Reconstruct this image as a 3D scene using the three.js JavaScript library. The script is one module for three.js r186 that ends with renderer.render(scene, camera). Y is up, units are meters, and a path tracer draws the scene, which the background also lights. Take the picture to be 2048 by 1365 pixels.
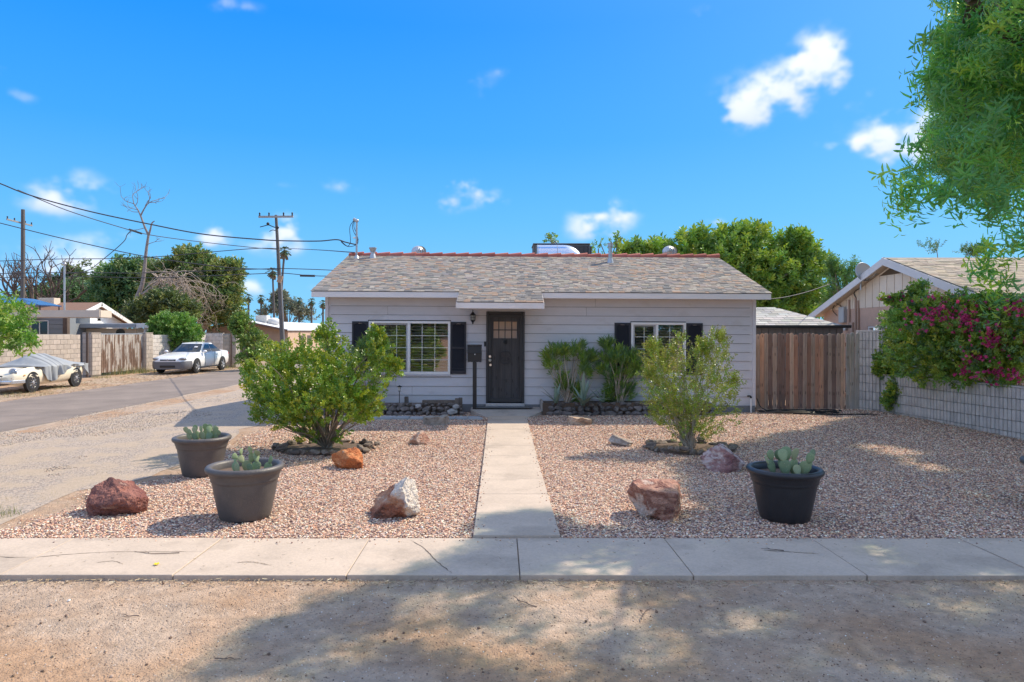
import * as THREE from 'three';
import { mergeGeometries, mergeVertices, toCreasedNormals } from 'three/addons/utils/BufferGeometryUtils.js';
import { RoundedBoxGeometry } from 'three/addons/geometries/RoundedBoxGeometry.js';
import { Brush, Evaluator, SUBTRACTION } from 'three-bvh-csg';

// ---------------------------------------------------------------- camera, exposure
const FOCAL = 1365, HX = 1000, HY = 664, EYE = 1.95;          // lens in pixels of a 2048 x 1364 frame, its level line, the eye's height
const scene = new THREE.Scene();
const camera = new THREE.PerspectiveCamera(THREE.MathUtils.radToDeg(2 * Math.atan(682 / FOCAL)), 2048 / 1364, 0.1, 900);
camera.position.set(0, EYE, 0);
camera.setViewOffset(2048, 1364, 1024 - HX, 682 - HY, 2048, 1364);
const renderer = new THREE.WebGLRenderer({ antialias: true });
renderer.toneMapping = THREE.LinearToneMapping;
renderer.toneMappingExposure = 1.46;
renderer.shadowMap.enabled = true;

// ---------------------------------------------------------------- random numbers and noise
function rng(seed) {
  let a = (seed * 2654435761) >>> 0;
  const f = () => { a = (a + 0x6d2b79f5) | 0; let t = Math.imul(a ^ (a >>> 15), 1 | a); t = (t + Math.imul(t ^ (t >>> 7), 61 | t)) ^ t; return ((t ^ (t >>> 14)) >>> 0) / 4294967296; };
  f.r = (lo, hi) => lo + (hi - lo) * f();
  f.pick = (list) => list[Math.floor(f() * list.length)];
  f.g = () => (f() + f() + f() - 1.5) * 1.15;
  return f;
}
const clamp = THREE.MathUtils.clamp, lerp = THREE.MathUtils.lerp, smooth = THREE.MathUtils.smoothstep;
const hash3 = (x, y, z) => { let h = (Math.imul(x, 374761393) + Math.imul(y, 668265263) + Math.imul(z, 1274126177)) | 0; h = Math.imul(h ^ (h >>> 13), 1274126177); return ((h ^ (h >>> 16)) >>> 0) / 4294967296; };
function noise3(x, y, z) {
  const X = Math.floor(x), Y = Math.floor(y), Z = Math.floor(z), s = (t) => t * t * (3 - 2 * t), u = s(x - X), v = s(y - Y), w = s(z - Z);
  const l = (a, b, t) => a + (b - a) * t;
  return l(l(l(hash3(X, Y, Z), hash3(X + 1, Y, Z), u), l(hash3(X, Y + 1, Z), hash3(X + 1, Y + 1, Z), u), v), l(l(hash3(X, Y, Z + 1), hash3(X + 1, Y, Z + 1), u), l(hash3(X, Y + 1, Z + 1), hash3(X + 1, Y + 1, Z + 1), u), v), w);
}
function fbm3(x, y, z, n = 4) { let s = 0, a = 0.5, t = 0; for (let i = 0; i < n; i++) { s += a * noise3(x, y, z); t += a; a *= 0.5; x = x * 2.03 + 7.1; y = y * 2.03 + 3.7; z = z * 2.03 + 1.3; } return s / t; }
// value noise that repeats after p cells
function noiseT(x, y, p, k = 0) {
  const X = Math.floor(x), Y = Math.floor(y), s = (t) => t * t * (3 - 2 * t), u = s(x - X), v = s(y - Y), m = (i) => ((i % p) + p) % p;
  const a = hash3(m(X), m(Y), k), b = hash3(m(X + 1), m(Y), k), c = hash3(m(X), m(Y + 1), k), d = hash3(m(X + 1), m(Y + 1), k);
  return a + (b - a) * u + (c - a) * v + (a - b - c + d) * u * v;
}
function fbmT(u, v, p, n = 4, k = 0) { let s = 0, a = 0.5, t = 0; for (let i = 0; i < n; i++) { s += a * noiseT(u * p, v * p, p, k + i * 17); t += a; a *= 0.55; p *= 2; } return s / t; }

// ---------------------------------------------------------------- sky and sun
const SUN = new THREE.Vector3(0.82, 1, -0.56).normalize();
function makeSky() {
  const W = 3072, H = 1536, data = new Float32Array(W * H * 4), r = rng(77);
  // puffs: azimuth (from straight ahead, to the right), elevation, half sizes, strength; the ones in view first
  const puffs = [], at = (px, py, rx, ry, s) => { const x = (px - HX) / FOCAL, y = (HY - py) / FOCAL; puffs.push([Math.atan2(x, 1), Math.atan2(y, Math.hypot(x, 1)), rx / FOCAL, ry / FOCAL, s]); };
  at(898, 388, 66, 34, 1.15); at(930, 372, 40, 26, 0.9); at(1000, 398, 42, 22, 0.5);
  at(1205, 440, 66, 34, 0.95); at(1190, 465, 46, 20, 0.5); at(1228, 425, 34, 20, 0.6);
  at(1640, 105, 44, 42, 0.95); at(1585, 175, 120, 46, 0.95); at(1500, 225, 90, 34, 0.75); at(1650, 165, 60, 34, 0.7);
  at(1815, 265, 76, 58, 1.1); at(1790, 310, 66, 34, 0.6); at(1695, 293, 56, 14, 0.75);
  at(145, 382, 74, 36, 0.75); at(110, 410, 50, 20, 0.5); at(440, 467, 30, 24, 0.95); at(410, 482, 40, 16, 0.5); at(578, 462, 42, 32, 0.95); at(545, 492, 56, 24, 0.7);
  at(506, 574, 30, 18, 0.75); at(620, 570, 46, 22, 0.3); at(150, 525, 110, 40, 0.8); at(40, 570, 60, 34, 0.7); at(210, 560, 40, 24, 0.7); at(1430, 446, 22, 10, 0.8);
  at(955, 170, 44, 34, 0.34); at(1005, 146, 24, 12, 0.3); at(460, 12, 60, 16, 0.5); at(1405, 32, 34, 20, 0.4); at(40, 192, 30, 14, 0.4); at(4, 136, 20, 14, 0.8); at(685, 372, 50, 18, 0.42); at(560, 370, 30, 8, 0.25); at(240, 480, 60, 18, 0.35); at(218, 600, 30, 16, 0.3);
  for (let i = 0; i < 900; i++) {  // extra unseen clouds outside the view, added to brighten the shade
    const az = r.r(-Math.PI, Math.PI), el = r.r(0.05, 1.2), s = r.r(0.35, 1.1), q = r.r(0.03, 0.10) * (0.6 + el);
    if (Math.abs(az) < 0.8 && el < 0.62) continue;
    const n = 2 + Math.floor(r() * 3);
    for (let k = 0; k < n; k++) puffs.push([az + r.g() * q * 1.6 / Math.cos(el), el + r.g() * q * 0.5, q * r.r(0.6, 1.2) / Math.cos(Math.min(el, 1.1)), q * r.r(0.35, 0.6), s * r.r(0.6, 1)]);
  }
  const keys = [[-0.02, 0.215, 0.50, 0.73], [0.03, 0.185, 0.465, 0.73], [0.09, 0.145, 0.42, 0.73], [0.16, 0.098, 0.372, 0.73], [0.27, 0.043, 0.287, 0.725], [0.42, 0.014, 0.218, 0.70], [0.60, 0.018, 0.195, 0.65], [1.58, 0.026, 0.178, 0.59]];
  const grad = (el, c) => { let i = 0; while (i < keys.length - 2 && el > keys[i + 1][0]) i++; const t = clamp((el - keys[i][0]) / (keys[i + 1][0] - keys[i][0]), 0, 1); return lerp(keys[i][c], keys[i + 1][c], t); };
  const rows = puffs.map((p) => p);
  for (let j = 0; j < H; j++) {
    const el = ((j + 0.5) / H - 0.5) * Math.PI, base = [grad(el, 1), grad(el, 2), grad(el, 3)], near = rows.filter((p) => Math.abs(el - p[1]) < p[3] * 2.6);
    for (let i = 0; i < W; i++) {
      const round = ((i + 0.5) / W - 0.5) * 2 * Math.PI, x = Math.cos(round) * Math.cos(el), z = Math.sin(round) * Math.cos(el), y = Math.sin(el), o = (j * W + i) * 4;
      if (el < -0.02) { data[o] = 0.26; data[o + 1] = 0.24; data[o + 2] = 0.22; data[o + 3] = 1; continue; }
      const az = Math.atan2(x, -z);
      let a = 0, top = 0;
      for (const p of near) {
        let da = az - p[0]; if (da > Math.PI) da -= 2 * Math.PI; if (da < -Math.PI) da += 2 * Math.PI;
        da *= 1; const e = (da / p[2]) ** 2 + ((el - p[1]) / p[3]) ** 2;
        if (e < 6) { const w = p[4] * Math.exp(-e * 1.1); a += w; top += w * clamp(0.5 + 0.45 * (el - p[1]) / p[3], 0.1, 1); }
      }
      let cover = 0, lit = 0.6;
      if (a > 0.02) {
        const n = fbm3(az * 20 + 40, el * 30 + 9, 3.3, 6), n2 = fbm3(az * 60 + 11, el * 80 + 5, 8.1, 4);
        lit = clamp(top / a + 0.5 * (n - 0.5), 0, 1);
        const q = Math.min(a, 1.15) * 0.75 + (n - 0.5) * 3.0 * Math.min(1, a * 1.5) + (n2 - 0.5) * 1.2 * Math.min(1, a * 1.5) - 0.14;
        cover = smooth(q, 0, 1.0) * clamp(0.3 + 0.7 * a, 0, 0.92) * lerp(0.7, 1, smooth(n * 0.6 + n2 * 0.4, 0.35, 0.6));
      }
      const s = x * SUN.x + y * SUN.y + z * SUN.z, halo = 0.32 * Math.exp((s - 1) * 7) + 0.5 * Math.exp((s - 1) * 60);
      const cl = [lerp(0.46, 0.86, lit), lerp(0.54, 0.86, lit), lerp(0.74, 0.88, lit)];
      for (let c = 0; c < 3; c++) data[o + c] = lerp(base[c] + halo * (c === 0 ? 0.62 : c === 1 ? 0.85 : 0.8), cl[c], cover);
      data[o + 3] = 1;
    }
  }
  const t = new THREE.DataTexture(data, W, H, THREE.RGBAFormat, THREE.FloatType);
  t.mapping = THREE.EquirectangularReflectionMapping; t.magFilter = t.minFilter = THREE.LinearFilter; t.needsUpdate = true;
  return t;
}
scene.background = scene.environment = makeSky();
const sun = new THREE.DirectionalLight(new THREE.Color().setRGB(1, 0.88, 0.70), 4.1);
sun.position.copy(SUN).multiplyScalar(80).add(new THREE.Vector3(0, 0, -12));
sun.target.position.set(0, 0, -12);
sun.castShadow = true; sun.shadow.radius = 0.85; sun.shadow.mapSize.set(4096, 4096);
Object.assign(sun.shadow.camera, { left: -45, right: 45, top: 45, bottom: -45, near: 1, far: 220 });
scene.add(sun, sun.target);

// ---------------------------------------------------------------- places: pixel -> point
const at = (px, py, d) => new THREE.Vector3(((px - HX) * d) / FOCAL, EYE - ((py - HY) * d) / FOCAL, -d);
const groundY = (x, z) => { const d = -z; return 0.12 * smooth(d, 9.5, 15.5) * smooth(x, -10, -5.5) - 0.045 * (1 - smooth(d, 5.49, 5.58)) ; };
function onGround(px, py) {                                       // where the sight line through a pixel meets the ground
  let d = (EYE * FOCAL) / (py - HY);
  for (let k = 0; k < 12; k++) d = ((EYE - groundY(((px - HX) * d) / FOCAL, -d)) * FOCAL) / (py - HY);
  return new THREE.Vector3(((px - HX) * d) / FOCAL, groundY(((px - HX) * d) / FOCAL, -d), -d);
}

// ---------------------------------------------------------------- geometry helpers
const V = (x, y, z) => new THREE.Vector3(x, y, z);
function clean(g) {                                               // one form for everything that is merged: no index; position, normal, uv
  g = g.index ? g.toNonIndexed() : g;
  for (const k of Object.keys(g.attributes)) if (!['position', 'normal', 'uv', 'color'].includes(k)) g.deleteAttribute(k);
  if (!g.attributes.normal) g.computeVertexNormals();
  if (!g.attributes.uv) g.setAttribute('uv', new THREE.BufferAttribute(new Float32Array(g.attributes.position.count * 2), 2));
  return g;
}
function metric(g, ox = 0, oy = 0) {                              // uv in metres from the side that each face looks to
  g = clean(g);
  const p = g.attributes.position, uv = new Float32Array(p.count * 2), a = V(0, 0, 0), b = V(0, 0, 0), c = V(0, 0, 0), n = V(0, 0, 0);
  for (let i = 0; i < p.count; i += 3) {
    a.fromBufferAttribute(p, i); b.fromBufferAttribute(p, i + 1); c.fromBufferAttribute(p, i + 2);
    n.subVectors(b, a).cross(c.clone().sub(a));
    const ax = Math.abs(n.x), ay = Math.abs(n.y), az = Math.abs(n.z);
    [a, b, c].forEach((q, k) => {
      const u = az >= ax && az >= ay ? [q.x, q.y] : ax >= ay ? [q.z, q.y] : [q.x, q.z];
      uv[(i + k) * 2] = u[0] + ox; uv[(i + k) * 2 + 1] = u[1] + oy;
    });
  }
  g.setAttribute('uv', new THREE.BufferAttribute(uv, 2));
  return g;
}
const put = (g, x = 0, y = 0, z = 0, rx = 0, ry = 0, rz = 0) => g.applyMatrix4(new THREE.Matrix4().compose(V(x, y, z), new THREE.Quaternion().setFromEuler(new THREE.Euler(rx, ry, rz)), V(1, 1, 1)));
const box = (w, h, d, x = 0, y = 0, z = 0, rx = 0, ry = 0, rz = 0) => put(clean(new THREE.BoxGeometry(w, h, d)), x, y, z, rx, ry, rz);
const rbox = (w, h, d, r, x = 0, y = 0, z = 0, rx = 0, ry = 0, rz = 0) => put(clean(new RoundedBoxGeometry(w, h, d, 1, Math.min(r, w / 2.1, h / 2.1, d / 2.1))), x, y, z, rx, ry, rz);
const cyl = (r1, r2, h, x = 0, y = 0, z = 0, n = 16, rx = 0, ry = 0, rz = 0) => put(clean(new THREE.CylinderGeometry(r1, r2, h, n)), x, y, z, rx, ry, rz);
const ball = (r, x, y, z, n = 12, sx = 1, sy = 1, sz = 1) => put(clean(new THREE.SphereGeometry(r, n, Math.max(6, n - 4)).scale(sx, sy, sz)), x, y, z);
const lathe = (pts, n = 32) => clean(new THREE.LatheGeometry(pts.map((p) => new THREE.Vector2(p[0], p[1])), n));
function limb(pts, radii, sides = 6) {                            // a tapered tube along a list of points
  const n = pts.length, pos = [], idx = [], T = V(0, 0, 0), up = V(0, 0, 0), A = V(0, 0, 0), B = V(0, 0, 0), uv = [];
  let len = 0; up.set(0.31, 0.12, 0.94);
  for (let i = 0; i < n; i++) {
    T.subVectors(pts[Math.min(i + 1, n - 1)], pts[Math.max(i - 1, 0)]).normalize();
    if (Math.abs(T.dot(up)) > 0.95) up.set(T.y, T.z, T.x);
    A.crossVectors(T, up).normalize(); B.crossVectors(T, A).normalize(); up.copy(B).negate();
    if (i) len += pts[i].distanceTo(pts[i - 1]);
    const r = typeof radii === 'number' ? radii : radii.length === 2 ? lerp(radii[0], radii[1], i / (n - 1)) : radii[i];
    for (let k = 0; k <= sides; k++) { const t = (k / sides) * 2 * Math.PI, c = Math.cos(t) * r, s = Math.sin(t) * r; pos.push(pts[i].x + A.x * c + B.x * s, pts[i].y + A.y * c + B.y * s, pts[i].z + A.z * c + B.z * s); uv.push((k / sides) * 6.28 * r, len); }
  }
  const m = sides + 1;
  for (let i = 0; i < n - 1; i++) for (let k = 0; k < sides; k++) { const a = i * m + k, b = a + 1, c = a + m, d = c + 1; idx.push(a, b, c, b, d, c); }
  const g = new THREE.BufferGeometry();
  g.setAttribute('position', new THREE.Float32BufferAttribute(pos, 3)); g.setAttribute('uv', new THREE.Float32BufferAttribute(uv, 2)); g.setIndex(idx); g.computeVertexNormals();
  return clean(g);
}
const curve = (pts, n = 16) => new THREE.CatmullRomCurve3(pts).getPoints(n);
const tube = (pts, r, n = 16, sides = 6) => limb(curve(pts, n), r, sides);
function quadGrid(fn, nu, nv) {                                   // surface from a function of u, v in 0..1
  const pos = [], uv = [], idx = [];
  for (let j = 0; j <= nv; j++) for (let i = 0; i <= nu; i++) { const p = fn(i / nu, j / nv); pos.push(p.x, p.y, p.z); uv.push(p.u ?? i / nu, p.v ?? j / nv); }
  for (let j = 0; j < nv; j++) for (let i = 0; i < nu; i++) { const a = j * (nu + 1) + i, b = a + 1, c = a + nu + 1, d = c + 1; idx.push(a, b, c, b, d, c); }
  const g = new THREE.BufferGeometry();
  g.setAttribute('position', new THREE.Float32BufferAttribute(pos, 3)); g.setAttribute('uv', new THREE.Float32BufferAttribute(uv, 2)); g.setIndex(idx); g.computeVertexNormals();
  return g;
}
function extrude(outline, depth, bevel = 0, holes = []) {         // outline in x, y; front at z = 0, body behind it
  const s = new THREE.Shape(outline.map((p) => new THREE.Vector2(p[0], p[1])));
  for (const h of holes) s.holes.push(new THREE.Path(h.map((p) => new THREE.Vector2(p[0], p[1]))));
  const g = new THREE.ExtrudeGeometry(s, { depth: depth - 2 * bevel, bevelEnabled: bevel > 0, bevelSize: bevel, bevelThickness: bevel, bevelOffset: -bevel, bevelSegments: 1, curveSegments: 8 });
  return clean(g.translate(0, 0, -depth + bevel));
}
const rect = (x0, y0, x1, y1) => [[x0, y0], [x1, y0], [x1, y1], [x0, y1]];
function tint(g, fn) {                                            // vertex colours (linear) from position and normal
  const p = g.attributes.position, n = g.attributes.normal, c = new Float32Array(p.count * 3);
  for (let i = 0; i < p.count; i++) { const k = fn(p.getX(i), p.getY(i), p.getZ(i), n.getX(i), n.getY(i), n.getZ(i)); c.set(k, i * 3); }
  g.setAttribute('color', new THREE.BufferAttribute(c, 3));
  return g;
}

// ---------------------------------------------------------------- scene helpers
const taken = new Map();
function numbered(name) { const n = taken.get(name) || 0; taken.set(name, n + 1); return n ? `${name}_${String(n).padStart(3, '0')}` : name; }
function tag(o, label, category, group, kind) { o.userData = { label, category }; if (group) o.userData.group = group; if (kind) o.userData.kind = kind; return o; }
function thing(name, label, category, pos = [0, 0, 0], turn = 0, group) {
  const o = new THREE.Group(); o.name = numbered(name); o.position.set(...(pos.isVector3 ? pos.toArray() : pos)); o.rotation.y = turn; scene.add(o);
  return tag(o, label, category, group);
}
function merged(gs) { gs = [].concat(gs); if (gs.length === 1) return gs[0]; const col = gs.every((g) => g.attributes.color); if (!col) gs.forEach((g) => g.deleteAttribute('color')); return mergeGeometries(gs); }
function part(name, gs, mat, parent) {
  const o = new THREE.Mesh(merged(gs), mat); o.name = numbered(name); o.castShadow = o.receiveShadow = true; parent.add(o); return o;
}
function single(name, gs, mat, label, category, group) { return tag(part(name, gs, mat, scene), label, category, group); }
function setting(name, gs, mat, parent = scene) { const o = part(name, gs, mat, parent); if (parent === scene) o.userData.kind = 'structure'; return o; }
function sub(name, parent, x = 0, y = 0, z = 0) { const o = new THREE.Group(); o.name = numbered(name); o.position.set(x, y, z); parent.add(o); return o; }
function copies(name, g, mat, list, parent, kind) {              // list of { p, q (Quaternion) or e (Euler), s, c }
  const o = new THREE.InstancedMesh(g, mat, list.length), m = new THREE.Matrix4(), q = new THREE.Quaternion(), s = V(1, 1, 1);
  list.forEach((k, i) => {
    if (k.q) q.copy(k.q); else q.setFromEuler(k.e || new THREE.Euler());
    if (typeof k.s === 'number') s.setScalar(k.s); else if (k.s) s.copy(k.s); else s.setScalar(1);
    o.setMatrixAt(i, m.compose(k.p, q, s)); if (k.c) o.setColorAt(i, k.c);
  });
  o.name = numbered(name); o.castShadow = o.receiveShadow = true; if (kind) o.userData.kind = kind; parent.add(o); return o;
}
const rgb = (r, g, b) => new THREE.Color().setRGB(r, g, b);
const jitter = (c, r, a = 0.1, b = 0.04) => { const k = 1 + r.r(-a, a); return rgb(clamp(c.r * k * (1 + r.r(-b, b)), 0, 0.95), clamp(c.g * k * (1 + r.r(-b, b)), 0, 0.95), clamp(c.b * k * (1 + r.r(-b, b)), 0, 0.95)); };
// ---------------------------------------------------------------- textures (uv in metres; each has its own real size)
function texture(n, fn, size, srgb = true) {                      // fn(u, v) -> [r, g, b] linear 0..1 (srgb) or a height 0..1
  const d = new Uint8Array(n * n * 4), enc = (x) => { x = clamp(x, 0, 1); return 255 * (x <= 0.0031308 ? 12.92 * x : 1.055 * Math.pow(x, 1 / 2.4) - 0.055); };
  for (let j = 0; j < n; j++) for (let i = 0; i < n; i++) {
    const k = fn((i + 0.5) / n, (j + 0.5) / n), o = (j * n + i) * 4;
    if (typeof k === 'number') d[o] = d[o + 1] = d[o + 2] = 255 * clamp(k, 0, 1); else if (srgb) { d[o] = enc(k[0]); d[o + 1] = enc(k[1]); d[o + 2] = enc(k[2]); } else { d[o] = 255 * k[0]; d[o + 1] = 255 * k[1]; d[o + 2] = 255 * k[2]; }
    d[o + 3] = 255;
  }
  const t = new THREE.DataTexture(d, n, n, THREE.RGBAFormat);
  t.wrapS = t.wrapT = THREE.RepeatWrapping; t.magFilter = THREE.LinearFilter; t.minFilter = THREE.LinearMipmapLinearFilter; t.generateMipmaps = true;
  if (srgb) t.colorSpace = THREE.SRGBColorSpace;
  t.repeat.set(1 / size[0], 1 / size[1]); t.needsUpdate = true;
  return t;
}
const resized = (t, sx, sy) => { const c = t.clone(); c.repeat.set(1 / sx, 1 / sy); c.needsUpdate = true; return c; };
const mixc = (a, b, t) => [lerp(a[0], b[0], t), lerp(a[1], b[1], t), lerp(a[2], b[2], t)];
const mulc = (a, k) => [a[0] * k, a[1] * k, a[2] * k];
function cells(u, v, n, k) {                                      // nearest and second nearest point of a jittered grid that repeats
  const X = Math.floor(u * n), Y = Math.floor(v * n); let d1 = 9, d2 = 9, id = 0;
  for (let j = -1; j <= 1; j++) for (let i = -1; i <= 1; i++) {
    const cx = ((X + i) % n + n) % n, cy = ((Y + j) % n + n) % n, dx = X + i + 0.15 + 0.7 * hash3(cx, cy, k) - u * n, dy = Y + j + 0.15 + 0.7 * hash3(cx, cy, k + 1) - v * n, d = Math.hypot(dx, dy);
    if (d < d1) { d2 = d1; d1 = d; id = hash3(cx, cy, k + 2); } else if (d < d2) d2 = d;
  }
  return [d1, d2, id];
}
const GRAVEL = [[0.74, 0.43, 0.28], [0.84, 0.57, 0.39], [0.58, 0.32, 0.205], [0.90, 0.70, 0.51], [0.92, 0.78, 0.62], [0.45, 0.28, 0.215], [0.62, 0.50, 0.43], [0.78, 0.48, 0.325], [0.26, 0.15, 0.125], [0.20, 0.13, 0.12]];
const PALE = [[0.52, 0.42, 0.335], [0.44, 0.37, 0.31], [0.60, 0.49, 0.385], [0.36, 0.30, 0.26], [0.56, 0.43, 0.325], [0.30, 0.25, 0.215]];
const ofList = (list, t) => list[Math.min(list.length - 1, Math.floor(t * list.length))];
const TX = {};
TX.grain = texture(512, (u, v) => { const k = 0.82 + 0.36 * fbmT(u, v, 8, 5, 3); return [k * 0.85, k * 0.85, k * 0.85]; }, [0.6, 0.6]);
TX.grainBump = texture(512, (u, v) => fbmT(u, v, 32, 4, 9), [0.3, 0.3], false);
TX.concrete = texture(1024, (u, v) => {
  let k = 0.86 + 0.24 * (fbmT(u, v, 6, 5, 11) - 0.5) + 0.16 * (fbmT(u, v, 128, 2, 12) - 0.5);
  const st = smooth(fbmT(u, v, 4, 6, 14), 0.5, 0.7); let c = mulc([0.60, 0.485, 0.38], k * (1 - 0.20 * st));
  const sp = noiseT(u * 200, v * 200, 200, 15); if (sp > 0.95) c = mulc(c, 0.72);
  return c;
}, [2.3, 2.3]);
TX.concreteBump = texture(1024, (u, v) => 0.5 * fbmT(u, v, 100, 3, 21) + 0.5 * fbmT(u, v, 10, 4, 22), [1.2, 1.2], false);
TX.dirt = texture(1024, (u, v) => {
  const a = fbmT(u, v, 4, 6, 31), b = fbmT(u, v, 40, 4, 32), c = noiseT(u * 256, v * 256, 256, 33);
  let k = mixc([0.375, 0.235, 0.140], [0.41, 0.305, 0.222], smooth(a, 0.3, 0.7));
  k = mulc(k, 0.70 + 0.60 * b);
  if (c > 0.88) k = mulc(k, 0.60); else if (c < 0.07) k = mixc(k, [0.7, 0.62, 0.54], 0.5);
  return k;
}, [3.1, 3.1]);
TX.dirtBump = texture(1024, (u, v) => 0.45 * fbmT(u, v, 14, 5, 41) + 0.35 * fbmT(u, v, 90, 3, 42) + 0.2 * noiseT(u * 256, v * 256, 256, 43), [1.6, 1.6], false);
TX.gravel = texture(1024, (u, v) => { const [d1, d2, id] = cells(u, v, 56, 51), k = 0.55 + 0.45 * smooth(d2 - d1, 0.02, 0.25); return mulc(ofList(GRAVEL, id), k * (0.86 + 0.28 * noiseT(u * 300, v * 300, 300, 52))); }, [1.25, 1.25]);
TX.gravelBump = texture(1024, (u, v) => { const [d1, d2, id] = cells(u, v, 56, 51); return smooth(d2 - d1, 0, 0.5) * (0.5 + 0.5 * id); }, [1.25, 1.25], false);
TX.pale = texture(1024, (u, v) => {
  const [d1, d2, id] = cells(u, v, 120, 61), sand = smooth(fbmT(u, v, 5, 6, 63), 0.36, 0.62), k = 0.7 + 0.3 * smooth(d2 - d1, 0.02, 0.25);
  return mixc(mulc(ofList(PALE, id), k), mulc([0.50, 0.39, 0.285], 0.86 + 0.28 * fbmT(u, v, 60, 3, 64)), sand * 0.85);
}, [2.1, 2.1]);
TX.asphalt = texture(1024, (u, v) => { const a = fbmT(u, v, 4, 5, 71), b = noiseT(u * 340, v * 340, 340, 72), c = noiseT(u * 500, v * 500, 500, 73); return mulc([0.23, 0.185, 0.155], 0.72 + 0.5 * a * (0.7 + 0.6 * b) + (c > 0.9 ? 0.35 : 0)); }, [2.6, 2.6]);
TX.stucco = texture(512, (u, v) => { const k = 0.9 + 0.2 * (fbmT(u, v, 6, 5, 81) - 0.5) + 0.12 * (fbmT(u, v, 60, 3, 82) - 0.5); return [k, k, k]; }, [1.4, 1.4]);
TX.stuccoBump = texture(512, (u, v) => fbmT(u, v, 40, 4, 85), [0.5, 0.5], false);
TX.block = texture(512, (u, v) => { const k = 0.86 + 0.26 * (fbmT(u, v, 5, 5, 91) - 0.5) + 0.2 * (fbmT(u, v, 90, 3, 92) - 0.5), p = noiseT(u * 170, v * 170, 170, 93) > 0.93 ? 0.72 : 1; return mulc([0.98, 0.95, 0.92], k * p); }, [0.7, 0.7]);
TX.blockBump = texture(512, (u, v) => 0.6 * fbmT(u, v, 60, 4, 95) + (noiseT(u * 120, v * 120, 120, 96) > 0.9 ? 0 : 0.4), [0.5, 0.5], false);
function woodAt(u, v, k) {                                        // grain runs along v; stains and knots of old boards
  const g = fbmT(u, v * 0.12 + 0.3 * fbmT(u, v, 3, 2, k), 24, 4, k + 1), fine = noiseT(u * 160, v * 10, 160, k + 2), knot = cells(u, v, 5, k + 4);
  return { g, fine, knot: smooth(0.16 - knot[0], 0, 0.1) * (knot[2] > 0.55 ? 1 : 0), blotch: fbmT(u, v, 4, 5, k + 7), crack: noiseT(u * 90, v * 4, 90, k + 9) };
}
TX.wood = texture(1024, (u, v) => { const w = woodAt(u, v, 101); let k = 0.62 + 0.5 * w.g + 0.24 * (w.fine - 0.5); k *= 1 - 0.5 * w.knot; if (w.crack > 0.93) k *= 0.55; k *= 0.72 + 0.5 * w.blotch; return mulc(mixc([1, 0.92, 0.82], [0.9, 0.94, 1], w.blotch), k * 0.95); }, [0.55, 1.9]);
TX.woodBump = texture(512, (u, v) => { const w = woodAt(u, v, 101); return clamp(w.g * 0.7 + 0.3 * w.fine - (w.crack > 0.93 ? 0.5 : 0), 0, 1); }, [0.55, 1.9], false);
TX.stain = texture(512, (u, v) => { const k = smooth(fbmT(u, v, 6, 6, 111), 0.44, 0.66); return mixc([1, 1, 1], [0.34, 0.29, 0.27], k * 0.6); }, [1.1, 2.3]);
TX.bark = texture(512, (u, v) => { const k = 0.5 + 0.7 * fbmT(u, v * 0.35, 16, 4, 121); return [k, k * 0.97, k * 0.93]; }, [0.35, 0.8]);
TX.barkBump = texture(512, (u, v) => fbmT(u, v * 0.35, 16, 4, 121), [0.35, 0.8], false);
TX.paint = texture(512, (u, v) => { const k = 0.93 + 0.12 * (fbmT(u, v, 5, 5, 131) - 0.5) + 0.06 * (fbmT(u * 0.2, v, 60, 3, 132) - 0.5), d = smooth(fbmT(u, v, 7, 5, 134), 0.6, 0.75); return mixc([k, k, k], [k * 0.86, k * 0.82, k * 0.77], d * 0.35); }, [2.7, 1.9]);
TX.paintBump = texture(512, (u, v) => fbmT(u * 0.25, v, 48, 3, 141), [0.8, 0.3], false);
TX.rust = texture(512, (u, v) => { const k = smooth(fbmT(u, v * 0.25, 12, 5, 151), 0.40, 0.56), s = fbmT(u, v, 40, 3, 152); return mixc(mulc([0.52, 0.46, 0.39], 0.8 + 0.4 * s), mulc([0.15, 0.075, 0.04], 0.6 + 0.8 * s), k * 0.9); }, [1.7, 2.3]);
TX.scuff = texture(512, (u, v) => { const a = fbmT(u, v, 6, 6, 181), b = fbmT(u, v, 50, 3, 182), s = smooth(a, 0.5, 0.72) * smooth(b, 0.42, 0.62), k = 0.78 + 0.3 * (fbmT(u, v, 10, 4, 184) - 0.3); return mixc([k, k, k], [1, 0.97, 0.93], s * 0.8).map((x) => x * 0.9); }, [0.7, 0.7]);
TX.rock = texture(1024, (u, v) => { const a = fbmT(u, v, 5, 6, 161), b = fbmT(u, v, 40, 4, 162), vein = Math.abs(fbmT(u, v, 7, 5, 163) - 0.5); let k = 0.62 + 0.42 * a + 0.34 * (b - 0.5); if (vein < 0.012) k *= 1.35; return [k, k * 0.98, k * 0.96]; }, [0.55, 0.55]);
TX.rockBump = texture(1024, (u, v) => 0.55 * fbmT(u, v, 9, 6, 171) + 0.45 * Math.abs(2 * fbmT(u, v, 14, 5, 172) - 1), [0.5, 0.5], false);

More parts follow.
